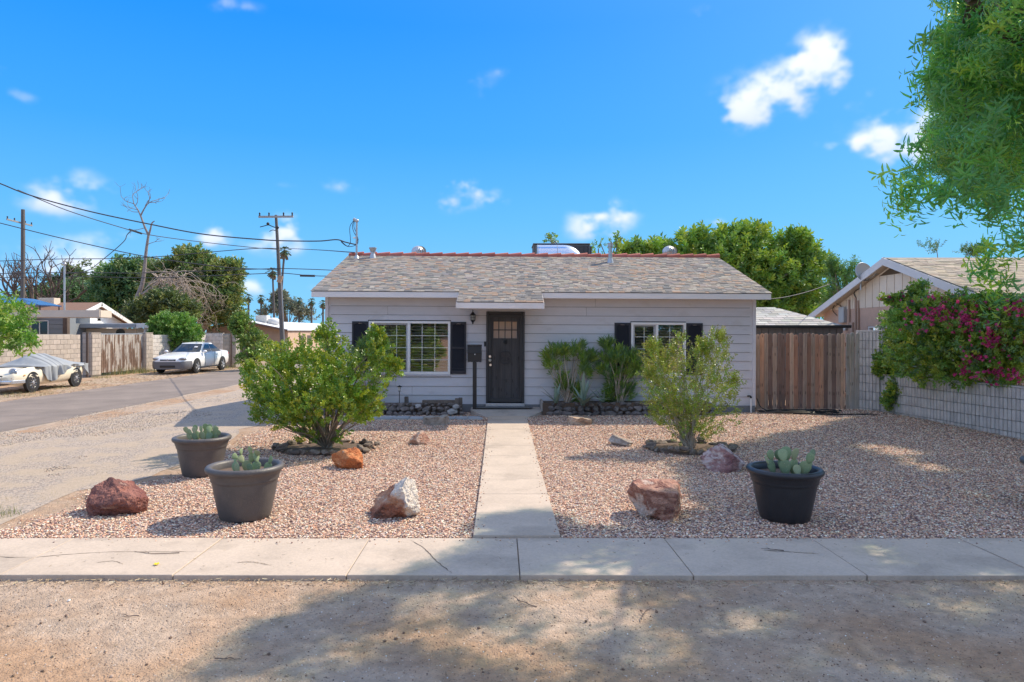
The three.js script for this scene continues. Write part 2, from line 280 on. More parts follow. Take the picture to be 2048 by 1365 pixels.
const std = (o) => new THREE.MeshStandardMaterial({ roughness: 0.85, metalness: 0, ...o });
const phys = (o) => new THREE.MeshPhysicalMaterial({ roughness: 0.6, metalness: 0, ...o });
const lin = (r, g, b) => new THREE.Color().setRGB(r, g, b);
const leafMat = (c, t = 0.42, rough = 0.62) => phys({ color: c, roughness: rough, transmission: t, thickness: 0, side: THREE.DoubleSide, specularIntensity: 1, ior: 1.45 });
const M = {
  concrete: std({ map: TX.concrete, bumpMap: TX.concreteBump, bumpScale: 0.0022, roughness: 0.9 }),
  concreteOld: std({ color: lin(0.92, 1.0, 1.12), map: TX.concrete, bumpMap: TX.concreteBump, bumpScale: 0.004, roughness: 0.92 }),
  dirt: std({ map: TX.dirt, bumpMap: TX.dirtBump, bumpScale: 0.024, roughness: 0.97 }),
  gravel: std({ map: TX.gravel, bumpMap: TX.gravelBump, bumpScale: 0.016, roughness: 0.95 }),
  stone: std({ color: lin(1, 1, 1), roughness: 0.9 }),
  pale: std({ map: TX.pale, bumpMap: resized(TX.gravelBump, 0.8, 0.8), bumpScale: 0.005, roughness: 0.95 }),
  asphalt: std({ map: TX.asphalt, bumpMap: resized(TX.grainBump, 0.25, 0.25), bumpScale: 0.006, roughness: 0.9 }),
  siding: std({ color: lin(0.655, 0.635, 0.655), map: TX.paint, bumpMap: TX.paintBump, bumpScale: 0.0015, roughness: 0.62 }),
  trim: std({ color: lin(0.71, 0.685, 0.71), map: TX.paint, roughness: 0.6 }),
  fascia: std({ color: lin(0.86, 0.80, 0.77), map: TX.paint, bumpMap: TX.paintBump, bumpScale: 0.001, roughness: 0.6 }),
  vinyl: std({ color: lin(0.80, 0.78, 0.76), roughness: 0.42 }),
  shutter: std({ color: lin(0.022, 0.022, 0.03), map: TX.paint, roughness: 0.55 }),
  black: std({ color: lin(0.016, 0.016, 0.017), roughness: 0.42 }),
  blackRough: std({ color: lin(0.02, 0.02, 0.022), map: TX.grain, roughness: 0.75 }),
  doorMetal: std({ color: lin(0.045, 0.044, 0.047), map: TX.grain, roughness: 0.5 }),
  doorPanel: std({ color: lin(0.085, 0.080, 0.082), map: TX.wood, roughness: 0.6 }),
  nickel: std({ color: lin(0.75, 0.72, 0.66), metalness: 1, roughness: 0.28 }),
  galv: std({ color: lin(0.56, 0.58, 0.60), map: TX.grain, metalness: 0.75, roughness: 0.42 }),
  pane: phys({ color: lin(1, 1, 1), transmission: 1, thickness: 0, roughness: 0.0, ior: 2.2 }),
  screen: std({ color: lin(0.02, 0.021, 0.022), roughness: 0.7 }),
  room: std({ color: lin(0.10, 0.09, 0.08), roughness: 0.9 }),
  blind: std({ color: lin(0.21, 0.215, 0.215), roughness: 0.6 }),
  soil: std({ color: lin(0.16, 0.11, 0.08), map: TX.grain, bumpMap: TX.dirtBump, bumpScale: 0.02, roughness: 1 }),
  pot: std({ color: lin(0.040, 0.038, 0.040), map: TX.scuff, bumpMap: resized(TX.stuccoBump, 0.35, 0.35), bumpScale: 0.0015, roughness: 0.5 }),
  rust: std({ map: TX.rust, roughness: 0.8, side: THREE.DoubleSide }),
  rock: std({ vertexColors: true, map: TX.rock, bumpMap: TX.rockBump, bumpScale: 0.04, roughness: 0.86 }),
  blockA: [[0.68, 0.65, 0.62], [0.72, 0.68, 0.65], [0.63, 0.60, 0.575], [0.75, 0.71, 0.67]].map((c) => std({ color: lin(...c), map: TX.block, bumpMap: TX.blockBump, bumpScale: 0.004, roughness: 0.95 })),
  blockB: [[0.50, 0.44, 0.385], [0.54, 0.475, 0.41], [0.47, 0.42, 0.37], [0.57, 0.50, 0.44]].map((c) => std({ color: lin(...c), map: TX.block, bumpMap: TX.blockBump, bumpScale: 0.004, roughness: 0.95 })),
  mortar: std({ color: lin(0.48, 0.46, 0.44), map: TX.grain, roughness: 1 }),
  mortarPale: std({ color: lin(0.40, 0.36, 0.32), map: TX.grain, roughness: 1 }),
  bark: std({ color: lin(0.30, 0.24, 0.18), map: TX.bark, bumpMap: TX.barkBump, bumpScale: 0.012, roughness: 0.95 }),
  barkPale: std({ color: lin(0.52, 0.44, 0.36), map: TX.bark, bumpMap: TX.barkBump, bumpScale: 0.006, roughness: 0.95 }),
  barkDark: std({ color: lin(0.17, 0.13, 0.11), map: TX.bark, bumpMap: TX.barkBump, bumpScale: 0.012, roughness: 0.95 }),
  pole: std({ color: lin(0.16, 0.152, 0.15), map: TX.bark, roughness: 0.95 }),
  wire: std({ color: lin(0.05, 0.05, 0.055), roughness: 0.7 }),
  tyre: std({ color: lin(0.022, 0.022, 0.023), roughness: 0.85 }),
  chrome: std({ color: lin(0.75, 0.75, 0.76), metalness: 1, roughness: 0.22 }),
  carGlass: phys({ color: lin(0.02, 0.024, 0.026), roughness: 0.06, specularIntensity: 1, ior: 1.6 }),
  white: std({ color: lin(0.78, 0.76, 0.73), map: TX.paint, roughness: 0.7 }),
  pinkStucco: std({ color: lin(0.66, 0.44, 0.335), map: TX.stucco, bumpMap: TX.stuccoBump, bumpScale: 0.004, roughness: 0.95 }),
  cream: std({ color: lin(0.72, 0.60, 0.48), map: TX.paint, roughness: 0.75 }),
  tan: std({ color: lin(0.42, 0.30, 0.22), map: TX.stucco, roughness: 0.95 }),
};
// ---------------------------------------------------------------- the ground, in sheets
const LEFTPX = [[-140, 1078], [60, 1052], [190, 985], [335, 955], [440, 905], [500, 872], [545, 850], [590, 838]];
const LEFT = LEFTPX.map((p) => onGround(...p));
function yardLeft(z) {
  if (z >= LEFT[0].z) return LEFT[0].x;
  for (let i = 1; i < LEFT.length; i++) if (z >= LEFT[i].z) return lerp(LEFT[i - 1].x, LEFT[i].x, (z - LEFT[i - 1].z) / (LEFT[i].z - LEFT[i - 1].z));
  return lerp(LEFT[LEFT.length - 1].x, -4.4, clamp((LEFT[LEFT.length - 1].z - z) / 2, 0, 1));
}
const wallX = (z) => 8.83 + (z + 15.75) * 0.129;                   // line of the block wall on the right
function sheet(xs, zs, y, warp) {
  const pos = [], uv = [], idx = [], w = xs.length;
  for (const z of zs) for (const x of xs) { const q = warp ? warp(x, z) : [x, z]; pos.push(q[0], y(q[0], q[1]), q[1]); uv.push(q[0], -q[1]); }
  for (let j = 0; j < zs.length - 1; j++) for (let i = 0; i < w - 1; i++) { const a = j * w + i, b = a + 1, c = a + w, d = c + 1; idx.push(a, b, c, b, d, c); }
  const g = new THREE.BufferGeometry();
  g.setAttribute('position', new THREE.Float32BufferAttribute(pos, 3)); g.setAttribute('uv', new THREE.Float32BufferAttribute(uv, 2)); g.setIndex(idx); g.computeVertexNormals();
  return clean(g);
}
const range = (a, b, s) => { const n = Math.max(1, Math.round(Math.abs(b - a) / s)); return Array.from({ length: n + 1 }, (_, i) => lerp(a, b, i / n)); };
const rut = (x, z, z0, w, dep) => { const t = (z - z0 - 0.05 * Math.sin(x * 0.7) - 0.02 * x) / w; return -dep * Math.exp(-t * t) + 0.5 * dep * Math.exp(-((Math.abs(t) - 1.7) ** 2) * 3) + 0.25 * dep * Math.exp(-t * t) * Math.sin(x * 34 + (t > 0 ? 3 : 0) + t * 2); };
const dirtBumps = (x, z) => rut(x, z, -3.55, 0.11, 0.016) * (0.4 + noise3(x * 0.8, 2, 4)) + rut(x, z, -4.75, 0.10, 0.012) * (0.3 + noise3(x * 0.7, 8, 4)) + 0.030 * (fbm3(x * 0.9, z * 1.3, 5, 3) - 0.5) + 0.022 * (fbm3(x * 4, z * 5, 2, 3) - 0.5);
setting('ground', sheet([-700, -300, -120, -60, -35, -22, -14, -10, -8.5, ...range(-7, 7, 0.035), 8, 10, 14, 22, 40, 80, 200, 700], [400, 120, 40, 15, 6, 2, 0, -1, -2, ...range(-2.4, -5.25, 0.032), -5.35, -5.45, -5.55, ...range(-6, -17, 0.5), -24, -40, -80, -200, -700],
  (x, z) => groundY(x, z) - (z < -5.5 ? 0.03 : 0) + (z > -5.3 && z < 1 && Math.abs(x) < 10 ? dirtBumps(x, z) : 0)), M.dirt);
const edge = (z, k) => (fbm3(z * 1.3, k, 4, 4) - 0.5) * 0.55;
setting('gravel_yard', sheet(range(0, 1, 0.025), range(-6.44, -16.42, 0.2), (x, z) => groundY(x, z) - 0.012, (u, z) => [lerp(yardLeft(z) + edge(z, 2), wallX(z) + 0.1, u), z]), M.gravel);
const roadRight = (z) => -9.85 + edge(z * 0.6, 9) * 0.6, roadLeft = (z) => -14.1 + 0.5 * edge(z * 0.6, 12);
setting('driveway', sheet(range(0, 1, 0.04), range(-6.5, -46, 0.4), (x, z) => groundY(x, z) - 0.026, (u, z) => [lerp(roadRight(z) - 0.3, (z > -15.6 ? yardLeft(z) - 0.35 + edge(z * 1.7, 6) * 1.2 : -3.4), u), z]), M.pale);
setting('road', sheet(range(0, 1, 0.05), range(-1, -80, 0.6), (x, z) => groundY(x, z) - 0.021, (u, z) => [lerp(roadLeft(z), roadRight(z), u), z]), M.asphalt);

// pavement along the street, slab by slab, and the walk to the door
const sidewalk = sub('sidewalk', scene); sidewalk.userData.kind = 'structure';
{
  const r = rng(5), variants = [0, 1, 2].map((k) => metric(rbox(1.388, 0.16, 0.985, 0.009), k * 0.83, k * 1.37));
  for (let i = -8; i < 8; i++) { const s = part('slab', variants[(i + 9) % 3], M.concrete, sidewalk); s.position.set(0.16 + 1.394 * (i + 0.5), -0.08 + r.r(-0.003, 0.003), -5.97); s.rotation.set(r.r(-0.002, 0.002), 0, r.r(-0.002, 0.002)); }
}
{
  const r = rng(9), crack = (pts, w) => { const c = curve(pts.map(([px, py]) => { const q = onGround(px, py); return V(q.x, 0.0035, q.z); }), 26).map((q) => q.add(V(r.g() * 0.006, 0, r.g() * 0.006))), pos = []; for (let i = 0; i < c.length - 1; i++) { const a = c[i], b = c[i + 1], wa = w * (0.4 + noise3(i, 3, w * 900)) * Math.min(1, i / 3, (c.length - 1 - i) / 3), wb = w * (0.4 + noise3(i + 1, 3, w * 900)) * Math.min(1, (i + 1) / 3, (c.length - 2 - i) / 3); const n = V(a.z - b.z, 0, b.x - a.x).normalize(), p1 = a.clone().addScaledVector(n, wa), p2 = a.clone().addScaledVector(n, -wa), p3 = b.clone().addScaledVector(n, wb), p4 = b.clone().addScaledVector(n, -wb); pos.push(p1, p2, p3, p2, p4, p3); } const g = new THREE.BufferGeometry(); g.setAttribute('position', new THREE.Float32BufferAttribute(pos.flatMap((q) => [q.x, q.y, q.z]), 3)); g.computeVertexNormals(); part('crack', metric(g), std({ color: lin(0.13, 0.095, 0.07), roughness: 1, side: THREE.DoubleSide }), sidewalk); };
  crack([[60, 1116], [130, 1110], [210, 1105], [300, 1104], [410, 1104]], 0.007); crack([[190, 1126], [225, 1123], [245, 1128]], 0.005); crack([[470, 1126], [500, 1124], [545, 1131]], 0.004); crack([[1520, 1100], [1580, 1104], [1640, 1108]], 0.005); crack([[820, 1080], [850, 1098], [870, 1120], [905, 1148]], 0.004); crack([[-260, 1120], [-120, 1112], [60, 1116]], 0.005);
}
const walkway = sub('walkway', scene); walkway.userData.kind = 'structure';
{
  const r = rng(6), ys = [1076, 1024.5, 986, 953.7, 928.7, 907.6, 888, 871, 857.5, 848.8, 843.6], d = ys.map((y) => (EYE * FOCAL) / (y - HY)).map((x, i) => 6.47 + i * 0.827), w = 0.822;
  for (let i = 0; i < 10; i++) { const g = metric(rbox(w, 0.12, d[i + 1] - d[i] - (i === 1 || i === 5 ? 0.010 : 0.003), 0.003), r.r(0, 9), r.r(0, 9)), s = part('slab', g, M.concrete, walkway); const ya = groundY(0, -d[i]), yb = groundY(0, -d[i + 1]); s.position.set(0.159, (ya + yb) / 2 - 0.036 + r.r(-0.0008, 0.0008), -(d[i] + d[i + 1]) / 2); s.rotation.x = Math.atan2(yb - ya, d[i + 1] - d[i]); }
}
// flared concrete ramp up to the doorstep
{
  const y0 = 0.10, y1 = 0.232, zf = -14.78, zb = -15.72, L = -0.66, R = 1.02, l = -0.27, rr = 0.60, F = (x, y, z) => [x, y, z];
  const tri = [], q = (a, b, c, d) => tri.push(...a, ...b, ...c, ...a, ...c, ...d);
  const zw = -15.32, yw = 0.205;
  const tl = F(L, y1, zb), tr = F(R, y1, zb), ml = F(L, yw, zw), mr = F(R, yw, zw), cl = F(l, y0, zf), cr = F(rr, y0, zf), lo = (p) => [p[0], -0.1, p[2]];
  q(ml, mr, tr, tl); q(cl, cr, mr, ml); q(lo(cl), lo(cr), cr, cl); q(lo(ml), lo(cl), cl, ml); q(lo(cr), lo(mr), mr, cr); q(lo(tl), lo(ml), ml, tl); q(lo(mr), lo(tr), tr, mr);
  const g = new THREE.BufferGeometry(); g.setAttribute('position', new THREE.Float32BufferAttribute(tri, 3)); g.computeVertexNormals();
  setting('concrete_ramp', metric(g), M.concreteOld);
  single('doormat', metric(rbox(1.27, 0.014, 0.30, 0.005, 0.10, 0.243, -15.50)), std({ color: lin(0.17, 0.17, 0.18), map: TX.grain, bumpMap: TX.grainBump, bumpScale: 0.004, roughness: 0.95 }), 'dark grey rubber doormat on the grey concrete step before the door', 'doormat');
}

// ---------------------------------------------------------------- loose stones, litter
{
  const r = rng(11), list = [], cols = GRAVEL.map((c) => rgb(c[0], c[1], c[2]));
  const g = clean(new THREE.IcosahedronGeometry(1, 0)); const p = g.attributes.position, rr = rng(3), seen = new Map();
  for (let i = 0; i < p.count; i++) { const k = [p.getX(i), p.getY(i), p.getZ(i)].map((t) => t.toFixed(3)).join(); if (!seen.has(k)) seen.set(k, [rr.r(0.75, 1.2), rr.r(0.75, 1.2), rr.r(0.75, 1.2)]); const s = seen.get(k); p.setXYZ(i, p.getX(i) * s[0], p.getY(i) * s[1], p.getZ(i) * s[2]); }
  g.computeVertexNormals();
  const add = (x, z, s, c) => list.push({ p: V(x, groundY(x, z) - 0.008 + s * 0.2, z), e: new THREE.Euler(r.r(-0.35, 0.35), r.r(0, 6.28), r.r(-0.35, 0.35)), s: V(s * r.r(0.8, 1.35), s * r.r(0.32, 0.62), s * r.r(0.7, 1.1)), c: jitter(c, r, 0.22, 0.07) });
  for (let k = 0; k < 215000; k++) {
    const z = -6.5 - 9.8 * Math.pow(r(), 1.15), x = r.r(-7, 9.7), left = yardLeft(z) + edge(z, 2);
    if (x < left - 0.25 * r() * r() || x > wallX(z) - 0.02 || (x > -0.25 && x < 0.57 && z > -14.9) || (z < -15.55 && x < 5.9) || (x > -0.66 && x < 1.02 && z < -14.7)) continue;
    add(x, z, r.r(0.006, 0.0125) * (1 + 0.25 * smooth(-z, 9, 15)), r.pick(cols));
  }
  for (let k = 0; k < 420; k++) {                                  // strays kicked onto the slabs
    if (k % 2) { const side = r() < 0.5, x = side ? -0.25 + Math.abs(r.g()) * 0.1 : 0.57 - Math.abs(r.g()) * 0.1, z = r.r(-6.5, -14.5), s = r.r(0.005, 0.010); list.push({ p: V(x, groundY(x, z) + 0.026 + s * 0.3, z), e: new THREE.Euler(0, r.r(0, 6.28), 0), s: V(s, s * 0.6, s), c: jitter(r.pick(cols), r, 0.2) }); }
    else { const x = r.r(-6, 6), z = -6.46 + Math.abs(r.g()) * 0.16, s = r.r(0.005, 0.010); list.push({ p: V(x, 0.002 + s * 0.3, z), e: new THREE.Euler(0, r.r(0, 6.28), 0), s: V(s, s * 0.6, s), c: jitter(r.pick(cols), r, 0.2) }); }
  }
  copies('gravel', g, M.stone, list, scene, 'stuff').userData.label = 'loose pink and brown landscape gravel covering the front yard';
  const list2 = [], cols2 = PALE.map((c) => rgb(...c));
  for (let k = 0; k < 60000; k++) {
    const z = -6.6 - 15 * r() * r(), x = r.r(-11, -3), left = yardLeft(z) - 0.2;
    if (x > left || x < roadRight(z) - 0.1 || (x > -4.2 && z < -15.5) || fbm3(x * 0.5, z * 0.5, 2, 4) < 0.44 + 0.2 * smooth(x, left - 1.6, left)) continue;
    const s = r.r(0.006, 0.014); list2.push({ p: V(x, groundY(x, z) - 0.024 + s * 0.2, z), e: new THREE.Euler(r.r(-0.5, 0.5), r.r(0, 6.28), r.r(-0.5, 0.5)), s: V(s * r.r(0.8, 1.3), s * r.r(0.45, 0.8), s), c: jitter(r.pick(cols2), r, 0.2) });
  }
  copies('driveway_gravel', g, M.stone, list2, scene, 'stuff').userData.label = 'pale grey gravel strewn over the sandy drive beside the road';
  const peb = [];
  for (let k = 0; k < 16000; k++) {
    const x = r.r(-6, 7), z = -2.6 - 2.85 * r(), s = r() < 0.02 ? r.r(0.007, 0.015) : r.r(0.0018, 0.006), dark = r();
    peb.push({ p: V(x, groundY(x, z) + dirtBumps(x, z) + s * 0.3, z), e: new THREE.Euler(r.r(0, 6), r.r(0, 6), 0), s: V(s, s * 0.7, s * 0.9), c: jitter(dark < 0.42 ? rgb(0.2, 0.13, 0.09) : dark < 0.93 ? rgb(0.42, 0.31, 0.22) : rgb(0.7, 0.66, 0.6), r, 0.25) });
  }
  copies('pebbles', g, M.stone, peb, scene, 'stuff').userData.label = 'small pebbles and crumbs scattered on the bare dirt';
  // bits of twig, straw and dry leaf: on the dirt, along the pavement edge, on the shaded gravel, on the verge of the road
  const strip = quadGrid((u, v) => V((u - 0.5), 0.12 * Math.sin(v * 3.1) + 0.25 * (u - 0.5) ** 2, (v - 0.5) * 0.22 * (1 - 1.6 * (u - 0.5) ** 2)), 3, 2), lit = [], straw = [rgb(0.32, 0.23, 0.14), rgb(0.45, 0.35, 0.22), rgb(0.22, 0.15, 0.1), rgb(0.5, 0.42, 0.3)];
  const drop = (x, y, z, s) => lit.push({ p: V(x, y, z), e: new THREE.Euler(r.r(-0.25, 0.25), r.r(0, 6.28), r.r(-0.2, 0.2)), s: V(s, s * 0.7, s * r.r(0.15, 0.9)), c: jitter(r.pick(straw), r, 0.25) });
  for (let k = 0; k < 1800; k++) { const x = r.r(-5.5, 6.5), z = -5.46 + Math.abs(r.g()) * 0.12; drop(x, groundY(x, z) + dirtBumps(x, z) + 0.006 + 0.01 * r(), z, r.r(0.012, 0.05)); }
  for (let k = 0; k < 1500; k++) { const x = r.r(-5, 6.5), z = r.r(-2.7, -5.4); if (r() > 0.35 + 0.65 * smooth(x, -2, 2)) continue; drop(x, groundY(x, z) + dirtBumps(x, z) + 0.005, z, r.r(0.008, 0.035)); }
  for (let k = 0; k < 1700; k++) { const z = r.r(-6.6, -16), x = r.r(3.5, 9.3) ; if (x < wallX(z) - 0.03) drop(x, groundY(x, z) + 0.012, z, r.r(0.014, 0.05)); }
  for (let k = 0; k < 700; k++) { const z = r.r(-10, -16), x = wallX(z) - 0.06 - Math.abs(r.g()) * 0.22; drop(x, groundY(x, z) + 0.013, z, r.r(0.014, 0.05)); }
  for (let k = 0; k < 220; k++) drop(r.r(-4, 6), 0.004, r.r(-5.6, -6.4), r.r(0.01, 0.03));
  for (let k = 0; k < 5200; k++) { const z = -18 - 24 * r(), x = roadLeft(z) + 0.1 - 2.9 * r(); drop(x, groundY(x, z) - 0.018, z, r.r(0.03, 0.11)); }
  copies('leaf_litter', clean(strip), std({ color: lin(1, 1, 1), roughness: 0.95, side: THREE.DoubleSide }), lit, scene, 'stuff').userData.label = 'dry leaf and straw litter lying on dirt, gravel and the verge';
  const twigs = [[1500, 1170, 0.20, 0.5, 'pale bent twig lying on the dirt just below the pavement'], [1045, 1205, 0.26, 2.2, 'dark forked twig on the sunlit dirt in front of the walkway'], [255, 1233, 0.16, 2.9, 'thin brown twig on the sunny dirt left of the walk'], [455, 1318, 0.15, 0.2, 'short dry twig on the sunny dirt near the lower edge'], [1290, 1228, 0.22, 1.1, 'curved twig on a sun spot of the shaded dirt'], [310, 1108, 0.42, 3.0, 'long thin stick lying on the sunny pavement'], [1545, 1101, 0.19, 2.9, 'straight dark stick on the shaded pavement']];
  for (const [px, py, L, a, label] of twigs) {
    const q = onGround(px, py), y = q.z < -5.48 ? 0.006 : q.y + dirtBumps(q.x, q.z) + 0.006, pts = [];
    for (let i = 0; i < 6; i++) { const t = (i / 5 - 0.5) * L; pts.push(V(t, r.r(0, 0.006), r.g() * 0.012 + 0.25 * t * t / L)); }
    const gs = [limb(curve(pts, 9), [0.0042, 0.0016], 5)];
    for (let k = 0; k < 2; k++) { const b = pts[2 + k]; gs.push(limb([b, V(b.x + L * 0.16, 0.012, b.z + (k ? 0.03 : -0.035))], [0.0024, 0.001], 4)); }
    const o = single('twig', gs, /pale/.test(label) ? M.barkPale : M.barkDark, label, 'twig'); o.position.set(q.x, y, q.z); o.rotation.y = a;
  }
  const fl = thing('fallen_flower', 'tiny fallen yellow flower on the sunny pavement slab', 'flower', V(onGround(313, 1131).x, 0.006, onGround(313, 1131).z));
  part('petals', [0, 1, 2, 3, 4].map((k) => put(ball(0.014, 0, 0, 0, 8, 1, 0.25, 0.6), 0.012 * Math.cos(k * 1.26), 0.008, 0.012 * Math.sin(k * 1.26), 0.2, -k * 1.26, 0.3)), std({ color: lin(0.8, 0.62, 0.02) }), fl);
}
// tufts of grass and dry weeds
{
  const blade = quadGrid((u, v) => V((u - 0.5) * 0.05 * (1 - v * 0.9), v, 0.35 * v * v), 1, 3), r = rng(21), list = [], g1 = rgb(0.16, 0.21, 0.05), g2 = rgb(0.40, 0.33, 0.13);
  const tuft = (x, z, n, h, rad, dry) => { for (let i = 0; i < n; i++) { const a = r.r(0, 6.28), q = Math.sqrt(r()) * rad, X = x + q * Math.cos(a), Z = z + q * Math.sin(a); list.push({ p: V(X, groundY(X, Z) - 0.03, Z), e: new THREE.Euler(r.r(-0.3, 0.3), r.r(0, 6.28), r.r(-0.4, 0.4)), s: V(h * r.r(0.5, 1), h * r.r(0.45, 1.1), h), c: jitter(r() < dry ? g2 : g1, r, 0.3) }); } };
  const a = onGround(8, 1026); tuft(a.x, a.z, 120, 0.10, 0.16, 0.3); tuft(a.x - 0.4, a.z - 0.2, 90, 0.08, 0.2, 0.4);
  for (let k = 0; k < 26; k++) tuft(r.r(-6.6, -3.9), r.r(-7.3, -9.6), 12, 0.05, 0.15, 0.9);
  for (const [px, py, n, h, s] of [[225, 748, 260, 0.42, 0.7], [270, 745, 260, 0.36, 0.6], [305, 743, 120, 0.3, 0.5], [205, 755, 120, 0.22, 0.4], [60, 788, 160, 0.16, 0.7], [110, 776, 120, 0.14, 0.6], [20, 792, 100, 0.14, 0.5], [330, 746, 110, 0.14, 0.7], [150, 765, 60, 0.12, 0.5], [460, 735, 120, 0.3, 0.8], [480, 730, 160, 0.4, 0.8]]) { const q = onGround(px, py); tuft(q.x, q.z, n, h, s, 0.45); }
  copies('grass', clean(blade), leafMat(lin(1, 1, 1), 0.3, 0.8), list, scene, 'stuff').userData.label = 'short green and dry grass growing along the fence and road verge';
}

// ---------------------------------------------------------------- right boundary: wooden fence, block walls
function alongWall(name, label, category, a, b) {                  // a group whose x axis runs from a to b and whose front faces the yard
  const u = b.clone().sub(a), o = thing(name, label, category, [a.x, 0, a.z], -Math.atan2(u.z, u.x));
  return [o, Math.hypot(u.x, u.z)];
}
{
  const r = rng(31), tones = [[0.64, 0.34, 0.23], [0.80, 0.46, 0.31], [0.34, 0.22, 0.18], [0.60, 0.43, 0.34], [0.47, 0.26, 0.185], [0.82, 0.56, 0.41]].map((c) => std({ color: lin(...c), map: TX.wood, bumpMap: TX.woodBump, bumpScale: 0.004, roughness: 0.92 }));
  const grey = std({ color: lin(0.66, 0.58, 0.50), map: TX.wood, bumpMap: TX.woodBump, bumpScale: 0.004, roughness: 0.92 });
  const f = thing('picket_fence', 'weathered brown wooden picket fence between the house corner and the block wall', 'fence', [5.9, 0.03, -16.3]);
  const w = 0.094, top = (x) => [x, 0], outline = (h) => { const o = [[-w / 2, 0], [w / 2, 0], [w / 2, h - 0.05]]; for (let k = 1; k < 6; k++) { const t = (k / 6) * Math.PI; o.push([(w / 2) * Math.cos(t), h - 0.05 + 0.05 * Math.sin(t)]); } o.push([-w / 2, h - 0.05]); return o; };
  const shapes = [0, 1, 2, 3, 4, 5].map((k) => metric(extrude(outline(1.87 + 0.012 * (k % 3)), 0.018, 0.003), 0.11 * k + 0.03, 0.37 * k));
  for (let i = 0; i < 26; i++) {
    const s = part('picket', shapes[Math.floor(r() * 6)], i > 22 ? grey : r.pick(tones), f);
    s.position.set(0.06 + i * 0.1012 + r.r(-0.003, 0.003), r.r(-0.015, 0.015) - (i > 22 ? -0.01 : 0), i > 22 ? 0.05 : r.r(-0.006, 0.006)); s.rotation.set(r.r(-0.006, 0.006), r.r(-0.05, 0.05), r.r(-0.007, 0.007) + (i === 25 ? -0.012 : 0));
  }
  for (const y of [0.12, 0.42, 1.02, 1.62]) part('rail', metric(box(2.6, 0.09, 0.04, 1.3, y, -0.045)), tones[2], f);
}
{
  const r = rng(33), shapes = [0, 1, 2].map((k) => metric(rbox(0.0765, 0.189, 0.06, 0.006), k * 0.3, k * 0.21));
  const cellsOn = (o, L, rows, y0, from = 0, shift = 0) => { const far = []; for (let j = 0; j < rows; j++) for (let i = 0; (i + 1) * 0.0885 <= L + 0.01; i++) { const x = 0.045 + i * 0.0885, y = y0 + 0.1 + j * 0.2; if (i * 0.0885 > 4.9) { far.push(put(shapes[(i + j) % 3].clone(), x, y, 0.01)); continue; } const b = part('block', shapes[Math.floor(r() * 3)], r.pick(M.blockA), o); b.position.set(x, y + r.r(-0.0015, 0.0015), 0.01 + r.r(-0.003, 0.003)); } if (far.length) part('blocks', far, M.blockA[1], o).userData.kind = 'stuff'; };
  const A = V(8.55, 0, -16.36), B = V(8.83, 0, -15.75), C = V(wallX(-6.2), 0, -6.2);
  let [o, L] = alongWall('tall_block_wall', 'tall pale scored block wall section at the right end of the wooden fence', 'wall', A, B);
  part('core', metric(box(L, 2.1, 0.17, L / 2, 0.90, -0.085)), M.mortar, o); cellsOn(o, L, 10, -0.05);
  part('cap', metric(rbox(L + 0.02, 0.04, 0.21, 0.006, L / 2, 1.97, -0.08)), M.blockA[2], o);
  [o, L] = alongWall('low_block_wall', 'low scored grey block wall along the gravel below the bougainvillea', 'wall', B, C);
  part('core', metric(box(L, 1.1, 0.17, L / 2, 0.40, -0.088)), M.mortar, o); cellsOn(o, L, 5, -0.05);
  part('cap', metric(rbox(L, 0.03, 0.20, 0.006, L / 2, 0.966, -0.085)), M.blockA[1], o);
  [o, L] = alongWall('block_wall_return', 'dark scored block wall running behind the bougainvillea towards the pink house', 'wall', V(8.86, 0, -15.9), V(11.2, 0, -16.5));
  part('core', metric(box(L, 2.1, 0.17, L / 2, 0.90, -0.085)), M.mortar, o);
  for (let j = 0; j < 10; j++) for (let i = 0; i < 6; i++) { const b = part('block', shapes[(i + j) % 3], M.blockA[2], o); b.position.set(0.06 + i * 0.0885, 0.05 + j * 0.2, 0.01); }
}
